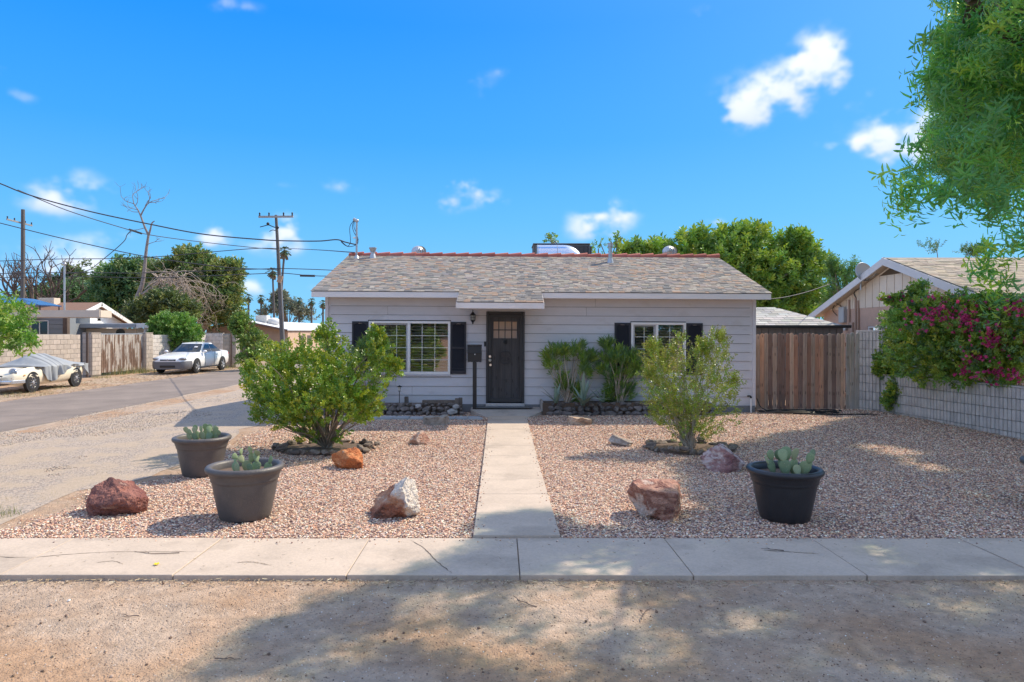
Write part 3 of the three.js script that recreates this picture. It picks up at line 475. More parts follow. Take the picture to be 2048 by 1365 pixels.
// shed behind the fence
{
  const s = thing('garden_shed', 'low grey board shed with shingle roof and dark gutter behind the wooden fence', 'shed', [0, 0, 0]);
  const zf = -20, L = 5.6, R = 10.15, yw = 2.08, shedWall = std({ color: lin(0.21, 0.215, 0.225), map: TX.paint, roughness: 0.8 });
  part('wall', metric(box(R - L - 0.2, 2.34, 2.8, (L + R) / 2, 1.0, zf - 1.5)), shedWall, s);
  for (let i = 0; i < 22; i++) { const x = L + 0.1 + (i + 0.5) * 0.2; if (x < R - 0.1) part('board', metric(rbox(0.185, 2.3, 0.03, 0.006, x, 1.0, zf - 0.09)), shedWall, s); }
  const roofM = std({ color: lin(0.40, 0.40, 0.39), map: TX.grain, roughness: 0.95 });
  const slope = (x, z) => yw + 0.07 + (zf - z) * 0.36, rowsN = 9, r = rng(35), tones = [[0.40, 0.39, 0.375], [0.47, 0.46, 0.44], [0.32, 0.315, 0.31], [0.44, 0.42, 0.39]].map((c) => rgb(...c)), list = [];
  const g = metric(quadGrid((u, v) => { const z = zf + 0.12 - v * 1.65, x = lerp(L, R - v * 1.35, u); return V(x, slope(x, z), z); }, 8, 4)); const back = metric(quadGrid((u, v) => { const z = zf - 1.53 - v * 1.65, x = lerp(L, R - (1 - v) * 1.35, u); return V(x, slope(0, zf - 1.53) - v * 0.6, z); }, 4, 2));
  const hip = metric(quadGrid((u, v) => V(lerp(R, R - 1.35, v), lerp(slope(0, zf + 0.12), slope(0, zf - 1.53), v), lerp(zf + 0.12 - u * 3.3, zf - 1.53, v)), 2, 3));
  const roof = part('roof', [g, back, hip], new THREE.MeshStandardMaterial({ ...{ color: lin(0.3, 0.3, 0.3), roughness: 0.95 }, side: THREE.DoubleSide }), s);
  for (let j = 0; j < rowsN; j++) { const z = zf + 0.10 - j * 0.185; for (let x = L + (j % 2) * 0.15 + 0.15; x < R - (zf + 0.12 - z) * 0.82 - 0.1; x += 0.31) list.push({ p: V(x + r.r(-0.01, 0.01), slope(x, z - 0.09) + 0.014, z - 0.09), e: new THREE.Euler(0.31, 0, 0), s: 1, c: jitter(r.pick(tones), r, 0.12) }); }
  copies('shingles', metric(box(0.302, 0.014, 0.21)), M.stone, list, roof, 'stuff');
  part('gutter', metric(rbox(R - L + 0.1, 0.09, 0.1, 0.02, (L + R) / 2, yw + 0.03, zf + 0.17)), M.black, s);
}
// ---------------------------------------------------------------- the grey house
const DH = 15.7, ZH = -DH, hx = (px) => ((px - HX) * DH) / FOCAL, hy = (py, px = HX) => EYE - ((py - 0.0058 * (px - HX) - HY) * DH) / FOCAL;
const house = thing('house', 'low grey weatherboard house with shingle roof, dark door and black shutters behind the gravel yard', 'house');
house.rotation.z = -0.0055;
const WL = -4.026, WR = 5.866, WIN1 = [-3.025, 0.972, -1.15, 2.19], WIN2 = [3.0, 0.972, 4.26, 2.19], DOOR = [-0.322, 0.30, 0.552, 2.41];
const SLOPE = 0.32, TH = Math.atan(SLOPE), ZE = -15.25, YE = 2.84, ZR = -19.06, roofY = (z) => YE + (ZE - z) * SLOPE, RL = -4.223, RR = 6.033, PL = -0.93, PR = 0.909, ZP = -14.43;
{
  const r = rng(41);
  part('wall', metric(put(extrude(rect(WL + 0.01, 0.1, WR - 0.01, 2.9), 0.12, 0, [rect(...WIN1), rect(...WIN2), rect(...DOOR)]), 0, 0, ZH - 0.03)), std({ color: lin(0.12, 0.115, 0.115), roughness: 0.95 }), house);  // dark sheathing colour stands in for shade in the board gaps
  const gable = (x, name) => part(name, metric(put(extrude([[15.72, 0.1], [22.4, 0.1], [22.4, roofY(-15.72) - 0.1], [19.06, roofY(ZR) - 0.1], [15.72, roofY(-15.72) - 0.1]], 0.12), x, 0, 0, 0, Math.PI / 2)), M.siding, house);
  gable(WL + 0.12, 'side_wall'); gable(WR, 'side_wall');
  part('back_wall', metric(box(WR - WL - 0.25, 2.7, 0.12, (WL + WR) / 2, 1.45, -22.35)), M.siding, house);
  part('foundation', metric(box(WR - WL - 0.02, 0.4, 0.06, (WL + WR) / 2, 0.09, ZH - 0.008)), std({ color: lin(0.24, 0.24, 0.25), map: TX.stucco, bumpMap: TX.stuccoBump, bumpScale: 0.01, roughness: 0.95 }), house);
  part('floor', metric(box(WR - WL - 0.3, 0.05, 6.4, (WL + WR) / 2, 0.28, -19.1)), M.room, house);
  // weatherboards, course by course, cut round the openings
  const cuts = [[hx(735) - 0.0, hx(901), WIN1[1] - 0.02, WIN1[3] + 0.02], [WIN2[0] - 0.01, WIN2[2] + 0.01, WIN2[1] - 0.02, WIN2[3] + 0.02], [DOOR[0] - 0.005, DOOR[2] + 0.005, 0, DOOR[3] + 0.005]];
  const H = 0.2047, T = 0.016, boards = (x0, x1, y0, y1) => {
    const g = extrude([[0, 0], [T, 0.001], [T - 0.002, 0.004], [0.004, y1 - y0 + 0.012], [0, y1 - y0 + 0.012]], x1 - x0);
    const m = metric(put(g, x1, y0, ZH - 0.03 + 0.012, 0, Math.PI / 2 * -1 + Math.PI, 0), r.r(0, 5), r.r(0, 5)); return m;
  };
  for (let k = 0; k < 12; k++) {
    const y0 = 0.283 + k * H, y1 = k === 11 ? 2.74 : y0 + H, spans = [];
    let x = WL + 0.06; const inRow = cuts.filter((c) => c[2] < y1 - 0.004 && c[3] > y0 + 0.004).sort((a, b) => a[0] - b[0]);
    for (const c of inRow) { spans.push([x, c[0], y0, y1]); if (c[3] < y1 - 0.02) spans.push([c[0], c[1], c[3], y1]); if (c[2] > y0 + 0.02) spans.push([c[0], c[1], y0, c[2]]); x = c[1]; } spans.push([x, WR - 0.06, y0, y1]);
    for (let q = spans.length - 1; q >= 0; q--) { const sp = spans[q]; if (sp[1] - sp[0] > 3.4) { const m = lerp(sp[0], sp[1], r.r(0.25, 0.75)); spans.splice(q, 1, [sp[0], m - 0.003, sp[2], sp[3]], [m + 0.003, sp[1], sp[2], sp[3]]); } }
    for (const [a, b, y0, y1] of spans) if (b - a > 0.03) {
      const w = b - a, g = clean(new THREE.BoxGeometry(w, y1 - y0 - 0.008, T)), p = g.attributes.position;                    // bottom edge stands proud, top tucks under the next course
      for (let i = 0; i < p.count; i++) { const low = p.getY(i) < 0, front = p.getZ(i) > 0; p.setZ(i, front ? (low ? 0.030 : 0.010) : -0.002); }
      g.computeVertexNormals();
      const m = part('siding_board', metric(put(g, (a + b) / 2, (y0 + y1) / 2, ZH - 0.03), r.r(0, 5), r.r(0, 5)), M.siding, house); m.position.z = r.r(-0.001, 0.001);
    }
  }
  for (const x of [WL + 0.03, WR - 0.03]) part('corner_trim', metric(rbox(0.075, 2.5, 0.06, 0.006, x, 1.5, ZH - 0.012)), M.trim, house);
  // roof: two slopes, the run-down over the door, fascias, soffit
  const deck = (x0, x1, z0, z1, t = 0.05) => { const L = Math.hypot(z0 - z1, (z0 - z1) * SLOPE); return metric(put(box(x1 - x0, t, L, 0, -t / 2, 0), (x0 + x1) / 2, (roofY(z0) + roofY(z1)) / 2, (z0 + z1) / 2, TH)); };
  const deckM = std({ color: lin(0.22, 0.19, 0.165), map: TX.grain, roughness: 0.95 });
  const roof = part('roof', [deck(RL, RR, ZE, ZR), deck(PL, PR, ZP, ZE + 0.002, 0.045), metric(put(box(RR - RL, 0.05, 4.0, 0, -0.025, 0), (RL + RR) / 2, roofY(ZR + 1.905), ZR - 1.905, -TH))], deckM, house);
  const tones = [[0.30, 0.255, 0.215], [0.335, 0.285, 0.24], [0.26, 0.232, 0.21], [0.21, 0.20, 0.193], [0.36, 0.25, 0.18], [0.39, 0.345, 0.295], [0.27, 0.252, 0.238], [0.155, 0.15, 0.15]];
  const mats = tones.map((c) => std({ color: lin(...c), map: TX.grain, bumpMap: TX.grainBump, bumpScale: 0.003, roughness: 0.96 })), g1 = metric(box(1, 0.015, 0.15)), list = [], E = 0.125, c = Math.cos(TH), s = Math.sin(TH), rise = new THREE.Euler(TH - 0.028, 0, 0);
  const row = (j, x0, x1, z0, single_) => {
    const z = z0 - (j * E + 0.055) * c, y = roofY(z) + 0.012;
    for (let x = x0; x < x1 - 0.01;) {
      let w = r.r(0.07, 0.20); if (x1 - x - w < 0.08) w = x1 - x;
      const k = Math.floor(r() * tones.length), lift = r() < 0.5 ? 0.005 : 0;
      if (single_) { const m = part('shingle', g1, mats[k], roof); m.position.set(x + w / 2, y + lift, z); m.rotation.copy(rise); m.scale.x = w - 0.004; }
      else list.push({ p: V(x + w / 2, y + lift, z), e: rise, s: V(w - 0.004, 1, 1), c: jitter(rgb(...tones[k]), r, 0.1) });
      x += w;
    }
  };
  for (let j = 0; j < 7; j++) row(j, PL, PR, ZP + 0.02, true);
  for (let j = 0; j < 32; j++) if (j < 2) { row(j, RL - 0.02, PL, ZE + 0.02, true); row(j, PL, PR, ZE + 0.02, true); row(j, PR, RR + 0.02, ZE + 0.02, true); } else row(j, RL - 0.02, RR + 0.02, ZE + 0.02, false);
  copies('shingles', g1, std({ map: TX.grain, bumpMap: TX.grainBump, bumpScale: 0.003, roughness: 0.96 }), list, roof, 'stuff');
  const tileM = [[0.46, 0.13, 0.09], [0.54, 0.17, 0.115], [0.40, 0.11, 0.08], [0.50, 0.155, 0.12]].map((k) => std({ color: lin(...k), map: TX.stucco, roughness: 0.85 }));
  const tileG = [0, 1].map((k) => { const arc = (R0, t) => (u, v) => { const a = Math.PI * (u * 1.1 - 0.05), q = R0 + 0.016 * v + t; return V((v - 0.5) * 0.40, q * Math.sin(a) + 0.030 * v - 0.02, q * Math.cos(a)); };
    return metric(mergeGeometries([clean(quadGrid(arc(0.095, 0), 10, 1)), clean(quadGrid(arc(0.095, -0.018), 10, 1)), clean(quadGrid((u, v) => { const p = arc(0.095, -0.018 * v)(u, 1); return p; }, 10, 1))]), k); });
  tileM.forEach((m) => { m.side = THREE.DoubleSide; });
  for (let i = 0; i < 28; i++) { const m = part('ridge_tile', tileG[i % 2], r.pick(tileM), roof); m.position.set(RL + 0.19 + i * 0.3675, roofY(ZR) - 0.005 + r.r(-0.004, 0.004), ZR + r.r(-0.006, 0.006)); m.rotation.set(0, r.r(-0.015, 0.015), r.r(-0.01, 0.006)); }
  const fasciaAt = (x0, x1, z, yt) => metric(rbox(x1 - x0, 0.125, 0.03, 0.003, (x0 + x1) / 2, yt - 0.0625, z), x0, 0);
  part('fascia', fasciaAt(RL, PL - 0.004, ZE + 0.015, YE - 0.008), M.fascia, roof); part('fascia', fasciaAt(PR + 0.004, RR, ZE + 0.015, YE - 0.008), M.fascia, roof);
  part('fascia', fasciaAt(PL - 0.015, PR + 0.015, ZP + 0.015, roofY(ZP) - 0.008), M.fascia, roof);
  for (const x of [PL, PR]) part('fascia', metric(put(box(0.03, 0.11, 0.80, 0, -0.11, 0), x, roofY((ZP + ZE) / 2) + 0.03, (ZP + ZE) / 2, TH)), M.fascia, roof);
  for (const x of [RL + 0.012, RR - 0.012]) { part('rake_board', metric(put(box(0.03, 0.12, 3.98, 0, -0.067, 0), x, roofY((ZE + ZR) / 2), (ZE + ZR) / 2, TH)), M.fascia, roof); part('rake_board', metric(put(box(0.03, 0.12, 3.98, 0, -0.067, 0), x, roofY((ZE + ZR) / 2), 2 * ZR - (ZE + ZR) / 2, -TH)), M.fascia, roof); }
  part('soffit', [metric(box(RR - RL - 0.06, 0.012, 0.45, (RL + RR) / 2, 2.735, -15.485)), metric(box(PR - PL - 0.05, 0.012, 0.78, 0, 2.45, -14.84)), metric(box(PR - PL - 0.05, 0.30, 0.02, 0, 2.6, -15.24))], M.trim, roof);
}
// windows with their shutters
function houseWindow(b, leftSash, bars) {
  const [x0, y0, x1, y1] = b, w = sub('window', house), f = 0.055, z = ZH, frame = (a, c, d, e, t, zz, dep) => [rbox(d - a, t, dep, 0.006, (a + d) / 2, e - t / 2, zz), rbox(d - a, t, dep, 0.006, (a + d) / 2, c + t / 2, zz), rbox(t, e - c - 2 * t, dep - 0.004, 0.006, a + t / 2, (c + e) / 2, zz), rbox(t, e - c - 2 * t, dep - 0.004, 0.006, d - t / 2, (c + e) / 2, zz)];
  part('frame', frame(x0, y0, x1, y1, f, z - 0.005, 0.10), M.vinyl, w);
  const xm = leftSash[1];
  part('mullion', rbox(0.062, y1 - y0 - 2 * f, 0.085, 0.006, xm, (y0 + y1) / 2, z - 0.008), M.vinyl, w);
  part('sash', frame(x0 + f + 0.002, y0 + f + 0.002, xm - 0.033, y1 - f - 0.002, 0.034, z - 0.022, 0.05), std({ color: lin(0.42, 0.42, 0.43), roughness: 0.5 }), w);
  const px = [[x0 + f + 0.036, xm - 0.067, -0.030], [xm + 0.031, x1 - f, -0.034]];
  px.forEach(([a, c, dz], i) => {
    part('pane', box(c - a, y1 - y0 - 2 * f - (i ? 0 : 0.07), 0.001, (a + c) / 2, (y0 + y1) / 2, z + dz), M.pane, w);
    for (const t of bars[i]) part('glazing_bar', box(0.018, y1 - y0 - 2 * f - (i ? 0.004 : 0.075), 0.008, t, (y0 + y1) / 2, z + dz - 0.008), M.vinyl, w);
    for (const q of [0.25, 0.5, 0.75]) part('glazing_bar', box(c - a, 0.018, 0.006, (a + c) / 2, lerp(y0 + f, y1 - f, q), z + dz - 0.009), M.vinyl, w);
  });
  const n = Math.floor((y1 - y0 - 0.1) / 0.072);
  for (let k = 0; k < n; k++) part('blind_slat', rbox(x1 - x0 - 0.12, 0.05, 0.008, 0.002, (x0 + x1) / 2, y0 + 0.08 + k * 0.072, z - 0.14, 0.85), M.blind, w);
  part('sill', metric(rbox(x1 - x0 + 0.03, 0.03, 0.04, 0.005, (x0 + x1) / 2, y0 - 0.018, z + 0.025)), M.trim, w);
}
houseWindow(WIN1, [0, hx(817)], [[hx(767), hx(792)], [hx(843), hx(868.5)]]);
houseWindow(WIN2, [0, hx(1312.5)], [[hx(1288)], [hx(1339.5)]]);
function shutter(x0, x1, y0, y1, round) {
  const s = sub('shutter', house), w = x1 - x0, xm = (x0 + x1) / 2, ym = y0 + (y1 - y0) * 0.5, z = ZH + 0.012, b = 0.042;
  const top = []; for (let k = 0; k <= 8; k++) { const t = k / 8; top.push([lerp(x1 - b, x0 + b, t), y1 - 0.075 + 0.035 * Math.sin(Math.PI * t)]); }
  part('shutter_frame', metric(put(extrude(rect(x0, y0, x1, y1), 0.034, 0.003, [[[x0 + b, ym + 0.025], [x1 - b, ym + 0.025], ...top], rect(x0 + b, y0 + 0.075, x1 - b, ym - 0.025)]), 0, 0, z + 0.016)), M.shutter, s);
  for (const [a, c] of [[y0 + 0.075, ym - 0.025], [ym + 0.025, y1 - 0.05]]) { const gs = []; for (let y = a + 0.014; y < c; y += 0.026) gs.push(box(w - 2 * b + 0.004, 0.026, 0.005, xm, y, z, -0.6)); gs.push(box(w - 2 * b, c - a, 0.003, xm, (a + c) / 2, z - 0.014)); part('louvres', gs.map((g) => metric(g)), M.shutter, s); }
}
for (const [a, b, l] of [[703.5, 735, 0], [900.5, 931.5, 0], [1228, 1260, 0], [1371.5, 1404, 0]]) shutter(hx(a), hx(b), hy(748.2), hy(644.2));
// the door
{
  const d = sub('front_door', house), [x0, y0, x1, y1] = DOOR, z = ZH, xm = (x0 + x1) / 2, L = [hx(986), hy(676.5), hx(1033), hy(643.2)];
  part('door_frame', [rbox(0.048, y1 - y0, 0.09, 0.006, x0 + 0.024, (y0 + y1) / 2, z), rbox(0.048, y1 - y0, 0.09, 0.006, x1 - 0.024, (y0 + y1) / 2, z), rbox(x1 - x0 - 0.096, 0.05, 0.088, 0.006, xm, y1 - 0.025, z)], M.doorMetal, d);
  part('door_panel', metric(put(extrude(rect(x0 + 0.045, y0 + 0.03, x1 - 0.045, y1 - 0.045), 0.045, 0, [rect(...L)]), 0, 0, z - 0.045)), M.doorPanel, d);
  const cols = [986, 996.7, 1001.5, 1009.2, 1017, 1022.8, 1033].map(hx);
  part('pane', box(L[2] - L[0], L[3] - L[1], 0.001, (L[0] + L[2]) / 2, (L[1] + L[3]) / 2, z - 0.068), M.pane, d);
  for (const x of [cols[1], cols[3], cols[5]]) part('glazing_bar', box(0.020, L[3] - L[1], 0.02, x, (L[1] + L[3]) / 2, z - 0.06), M.doorMetal, d);
  part('glazing_bar', box(L[2] - L[0], 0.022, 0.018, (L[0] + L[2]) / 2, lerp(L[1], L[3], 0.5), z - 0.061), M.doorMetal, d);
  part('sheer_curtain', metric(box(L[2] - L[0] + 0.1, L[3] - L[1] + 0.1, 0.004, (L[0] + L[2]) / 2, (L[1] + L[3]) / 2, z - 0.13)), std({ color: lin(0.6, 0.5, 0.38), roughness: 0.9 }), d);
  // security door: stiles, rails, upright bars, ornament
  part('security_frame', [rbox(0.052, y1 - y0 - 0.12, 0.03, 0.004, x0 + 0.076, (y0 + y1) / 2 - 0.01, z + 0.002), rbox(0.052, y1 - y0 - 0.12, 0.03, 0.004, x1 - 0.076, (y0 + y1) / 2 - 0.01, z + 0.002), rbox(x1 - x0 - 0.20, 0.06, 0.028, 0.004, xm, y1 - 0.086, z + 0.002), rbox(x1 - x0 - 0.20, 0.09, 0.028, 0.004, xm, y0 + 0.085, z + 0.002)], M.doorMetal, d);
  for (const p of [983.5, 996.5, 1009.2, 1022, 1034.5]) part('security_bar', box(0.012, y1 - y0 - 0.24, 0.012, hx(p), (y0 + y1) / 2, z + 0.001), M.doorMetal, d);
  for (const y of [1.42, 1.3, 0.86]) part('security_bar', box(0.16, 0.01, 0.01, xm, y, z + 0.002), M.doorMetal, d);
  part('ornament', [clean(new THREE.TorusGeometry(0.036, 0.010, 6, 18).translate(xm, hy(684), z + 0.006)), ball(0.02, xm, hy(684), z + 0.004)], M.black, d);
  const scroll = []; for (const sx of [-1, 1]) for (const sy of [-1, 1]) scroll.push(tube([V(xm, 1.36 + sy * 0.14, z + 0.003), V(xm + sx * 0.09, 1.36 + sy * 0.12, z + 0.003), V(xm + sx * 0.11, 1.36 + sy * 0.04, z + 0.003), V(xm + sx * 0.05, 1.36, z + 0.003)], 0.006, 12, 5));
  part('scrollwork', scroll, M.doorMetal, d);
  const lx = hx(979.3);
  part('deadbolt', put(cyl(0.027, 0.03, 0.03, 0, 0, 0, 16), lx, hy(713), z + 0.03, Math.PI / 2), M.nickel, d);
  part('door_knob', [put(cyl(0.034, 0.034, 0.012, 0, 0, 0, 16), lx, hy(720.5), z + 0.022, Math.PI / 2), ball(0.03, lx, hy(720.5), z + 0.055)], M.nickel, d);
  part('deadbolt', put(cyl(0.026, 0.028, 0.02, 0, 0, 0, 16), lx + 0.012, hy(730), z + 0.026, Math.PI / 2), M.nickel, d);
  part('threshold', metric(rbox(x1 - x0 + 0.02, 0.075, 0.12, 0.006, xm, y0 - 0.02, z + 0.02)), M.galv, d);
  for (const y of [0.55, 1.3, 2.15]) part('hinge', cyl(0.012, 0.012, 0.09, x1 - 0.05, y, z + 0.05, 8), M.doorMetal, d);
  part('doorbell', [rbox(0.042, 0.115, 0.025, 0.008, hx(969.3), hy(688), z + 0.01), put(cyl(0.012, 0.012, 0.006, 0, 0, 0, 12), hx(969.3), hy(691), z + 0.024, Math.PI / 2)], M.black, house);
}
// wall lantern (unlit)
{
  const g = sub('wall_lantern', house, hx(945), hy(635.5), ZH + 0.13), P = [];
  part('lantern_arm', [rbox(0.085, 0.16, 0.02, 0.01, 0, -0.01, -0.115), tube([V(0, 0.02, -0.11), V(0, 0.09, -0.07), V(0, 0.10, -0.02), V(0, 0.075, 0)], 0.009, 10)], M.black, g);
  part('lantern_top', [cyl(0.012, 0.085, 0.075, 0, 0.092, 0, 6), cyl(0.006, 0.012, 0.05, 0, 0.15, 0, 8), ball(0.012, 0, 0.18, 0)], M.black, g);
  part('lantern_glass', cyl(0.052, 0.046, 0.115, 0, -0.004, 0, 6), phys({ color: lin(0.9, 0.9, 0.86), transmission: 0.75, thickness: 0, roughness: 0.35 }), g);
  const cage = []; for (let k = 0; k < 6; k++) { const a = (k / 6) * 6.2832 + Math.PI / 6 * 0 + 0.5236 * 1; cage.push(limb([V(0.06 * Math.sin(a), 0.058, 0.06 * Math.cos(a)), V(0.053 * Math.sin(a), -0.064, 0.053 * Math.cos(a))], 0.005, 4)); }
  for (const y of [0.055, -0.004, -0.064]) cage.push(clean(new THREE.TorusGeometry(0.058 - (0.06 - y) * 0.05, 0.005, 4, 6).rotateX(Math.PI / 2).translate(0, y, 0)));
  part('lantern_cage', cage, M.black, g);
  part('lantern_base', [cyl(0.056, 0.018, 0.05, 0, -0.092, 0, 6), ball(0.018, 0, -0.13, 0, 8, 1, 1.4, 1)], M.black, g);
}
// things on the roof
{
  const vent = (px, pyTop, pyBase, z, r0, tee) => { const x = ((px - HX) * -z) / FOCAL, yb = roofY(z) - 0.05, yt = EYE + ((HY - pyTop) * -z) / FOCAL, v = sub('vent_pipe', house, x, 0, z); part('pipe', cyl(r0, r0, yt - yb, 0, (yt + yb) / 2, 0, 16), M.galv, v); part('flashing', cyl(r0 * 1.15, r0 * 1.9, 0.14, 0, yb + 0.10, 0, 16), M.galv, v); part('cap', tee ? [cyl(0.10, 0.07, 0.10, 0, yt - 0.03, 0, 18), cyl(0.105, 0.105, 0.03, 0, yt + 0.02, 0, 18)] : [cyl(r0 * 1.45, r0 * 1.45, 0.09, 0, yt - 0.04, 0, 16), cyl(r0 * 1.55, r0 * 1.55, 0.014, 0, yt + 0.008, 0, 16)], M.galv, v); };
  vent(744, 499, 514, -18.75, 0.055, true); vent(1219, 486, 524, -18.3, 0.052, false);
  const turbine = (px) => {
    const z = -19.75, x = ((px - HX) * -z) / FOCAL, y = EYE + ((HY - 503 - 0.0058 * 0) * -z) / FOCAL, t = sub('turbine_vent', house, x, y + (x * 0.0055), z);
    part('collar', cyl(0.15, 0.16, 0.5, 0, -0.36, 0, 20), M.galv, t);
    for (let k = 0; k < 20; k++) part('fin', quadGrid((u, v) => { const a = (k / 20) * 6.2832 + u * 0.24 + (v - 0.5) * 0.55, e = (v - 0.42) * 2.35, rr = 0.205 * Math.cos(e * 0.98) + 0.02 * u - 0.012; return V(rr * Math.cos(a), 0.165 * Math.sin(e), rr * Math.sin(a)); }, 2, 8), new THREE.MeshStandardMaterial({ color: lin(0.55, 0.555, 0.565), metalness: 0.85, roughness: 0.38, side: THREE.DoubleSide }), t);
    part('dome', clean(new THREE.SphereGeometry(0.10, 16, 6, 0, 6.2832, 0, 1.2).scale(1, 0.55, 1).translate(0, 0.105, 0)), M.chrome, t);
  };
  turbine(836); turbine(1338);
  const m = sub('service_mast', house, 0, 0, 0), z = -18.7, x = ((711.5 - HX) * -z) / FOCAL, yt = EYE + ((HY - 444) * -z) / FOCAL;
  part('mast_pole', cyl(0.028, 0.028, yt - roofY(z) + 0.1, x, (yt + roofY(z)) / 2 - 0.03, z, 12), M.galv, m);
  part('flashing', cyl(0.04, 0.09, 0.10, x, roofY(z) + 0.03, z, 12), M.galv, m);
  part('weatherhead', [put(cyl(0.038, 0.05, 0.13, 0, 0, 0, 12), x - 0.035, yt + 0.03, z, 0, 0, 1.0), ball(0.046, x + 0.01, yt + 0.015, z)], M.galv, m);
  part('insulator', [put(cyl(0.02, 0.02, 0.07, 0, 0, 0, 8), x - 0.06, EYE + ((HY - 477) * 18.7) / FOCAL, z, 0, 0, 1.57)], M.vinyl, m);
  const P = (px, py) => at(px, py, 18.7);
  part('drip_loops', [tube([P(705, 443), P(698, 455), P(699, 478), P(699, 487), P(694, 494), P(686, 489), P(680, 483)], 0.009, 24, 5), tube([P(706, 443), P(703, 455), P(707, 468), P(713, 478), P(714, 488), P(707, 493), P(696, 495), P(688, 492), P(680, 485)], 0.009, 24, 5), tube([P(707, 444), P(706, 455), P(712, 470), P(715, 482)], 0.008, 14, 5)], M.wire, m);
}
{
  const a = thing('air_conditioner', 'grey rooftop air conditioner standing behind the red ridge tiles', 'air conditioner', [0, 0, 0]), z = -21, k = -z / FOCAL, X = (p) => (p - HX) * k, Y = (p) => EYE + (HY - p) * k, grey = std({ color: lin(0.13, 0.13, 0.135), metalness: 0.3, roughness: 0.6 });
  const x0 = X(1066), x1 = X(1180), y1 = Y(487), y0 = 3.45, xm = (x0 + x1) / 2;
  part('cabinet', [rbox(x1 - x0 - 0.04, y1 - y0 - 0.03, 0.98, 0.01, xm, (y0 + y1) / 2 - 0.02, z - 0.5)], grey, a);
  part('top_pan', rbox(x1 - x0, 0.035, 1.04, 0.008, xm, y1 - 0.01, z - 0.5), grey, a);
  for (let i = 0; i < 5; i++) part('grille_panel', rbox(0.115, y1 - y0 - 0.16, 0.02, 0.006, X(1142) + 0.08 + i * 0.125, (y0 + y1) / 2, z + 0.006), std({ color: lin(0.05, 0.05, 0.055), roughness: 0.6 }), a);
  for (const x of [x0 + 0.02, x1 - 0.02]) part('corner_post', box(0.035, y1 - y0 - 0.03, 0.035, x, (y0 + y1) / 2 - 0.02, z + 0.004), grey, a);
  const duct = new THREE.Group(); const d = thing('metal_duct', 'shiny silver round duct lying against the rooftop air conditioner', 'duct', [0, 0, 0]);
  const z2 = -20.5, k2 = 20.5 / FOCAL, r0 = 0.30, yc = EYE + (HY - 490) * k2 - r0, xa = (1074 - HX) * k2, xb = (1140 - HX) * k2;
  part('pipe', put(cyl(r0, r0, xb - xa - r0 * 0.6, 0, 0, 0, 32), (xa + xb - r0 * 0.6) / 2, yc, z2, 0, 0, Math.PI / 2), std({ color: lin(0.80, 0.83, 0.87), metalness: 0.9, roughness: 0.22 }), d);
  part('elbow', clean(new THREE.TorusGeometry(r0 * 1.02, r0, 16, 12, Math.PI / 2).rotateX(0).translate(xb - r0 * 0.6, yc - r0 * 1.02, z2)), std({ color: lin(0.80, 0.83, 0.87), metalness: 0.9, roughness: 0.24 }), d);
  for (const t of [0.02, 0.6]) part('seam_band', put(cyl(r0 + 0.006, r0 + 0.006, 0.02, 0, 0, 0, 32), lerp(xa, xb, t), yc, z2, 0, 0, Math.PI / 2), M.galv, d);
}
// mailbox on its post
{
  const m = thing('mailbox', 'black metal mailbox on a square black post left of the door', 'mailbox', [hx(949) * 0.975, 0.2, -15.42]), s = 15.42 / FOCAL, w = 28 * s, y0 = EYE - (724 - HY) * s - 0.2, y1 = EYE - (690 - HY) * s - 0.2;
  part('post', rbox(0.088, y0, 0.088, 0.006, 0, y0 / 2, 0), M.black, m);
  const b = part('mail_case', rbox(w, y1 - y0 - 0.02, 0.13, 0.012, 0, (y0 + y1) / 2, 0.02), M.black, m);
  part('lid', [rbox(w + 0.016, 0.02, 0.16, 0.006, 0, y1 - 0.008, 0.03, 0.12), rbox(w + 0.008, (y1 - y0) * 0.46, 0.012, 0.005, 0, y1 - 0.015 - (y1 - y0) * 0.23, 0.098, -0.06)], M.black, m);
  const edge = []; for (let k = 0; k < 9; k++) { edge.push(ball(0.011, (k - 4) * w / 9, (y0 + y1) / 2 + 0.012, 0.094, 6)); edge.push(ball(0.010, (k - 4) * w / 9, y0 + 0.006, 0.06, 6)); }
  part('scalloped_edge', edge, M.black, m); part('lock_button', put(cyl(0.013, 0.013, 0.012, 0, 0, 0, 12), 0.008, (y0 + y1) / 2 - 0.015, 0.092, Math.PI / 2), M.vinyl, m);
}
// ---------------------------------------------------------------- rocks
function rockShape(seed, sx, sy, sz, detail = 10, rough = 0.12, planes = 9, extra = []) {
  const r = rng(seed), g = new THREE.IcosahedronGeometry(1, detail); const p = g.attributes.position, cut = [], o = seed * 3.17;
  for (let i = 0; i < planes; i++) { const n = V(r.g(), r.g() * 0.9, r.g()).normalize(); cut.push([n, r.r(0.52, 0.88)]); }
  for (const [x, y, z, d] of extra) cut.push([V(x, y, z).normalize(), d]);
  const v = V(0, 0, 0);
  for (let i = 0; i < p.count; i++) {
    v.fromBufferAttribute(p, i).normalize(); let q = 1;
    for (const [n, d] of cut) { const k = v.dot(n); if (k > 0.01) q = Math.min(q, d / k); }
    q *= 1 + rough * 2 * (fbm3(v.x * 1.6 + o, v.y * 1.6, v.z * 1.6, 3) - 0.5) + rough * 0.9 * (fbm3(v.x * 5 + o, v.y * 5, v.z * 5, 4) - 0.5) + rough * 0.5 * (Math.abs(2 * fbm3(v.x * 9 + o, v.y * 9, v.z * 9, 3) - 1) - 0.25);
    p.setXYZ(i, v.x * q * sx, v.y * q * sy, v.z * q * sz);
  }
  const m = mergeVertices(g.deleteAttribute('normal') && (g.deleteAttribute('uv'), g), 1e-5);
  return clean(toCreasedNormals(m, 0.55));
}
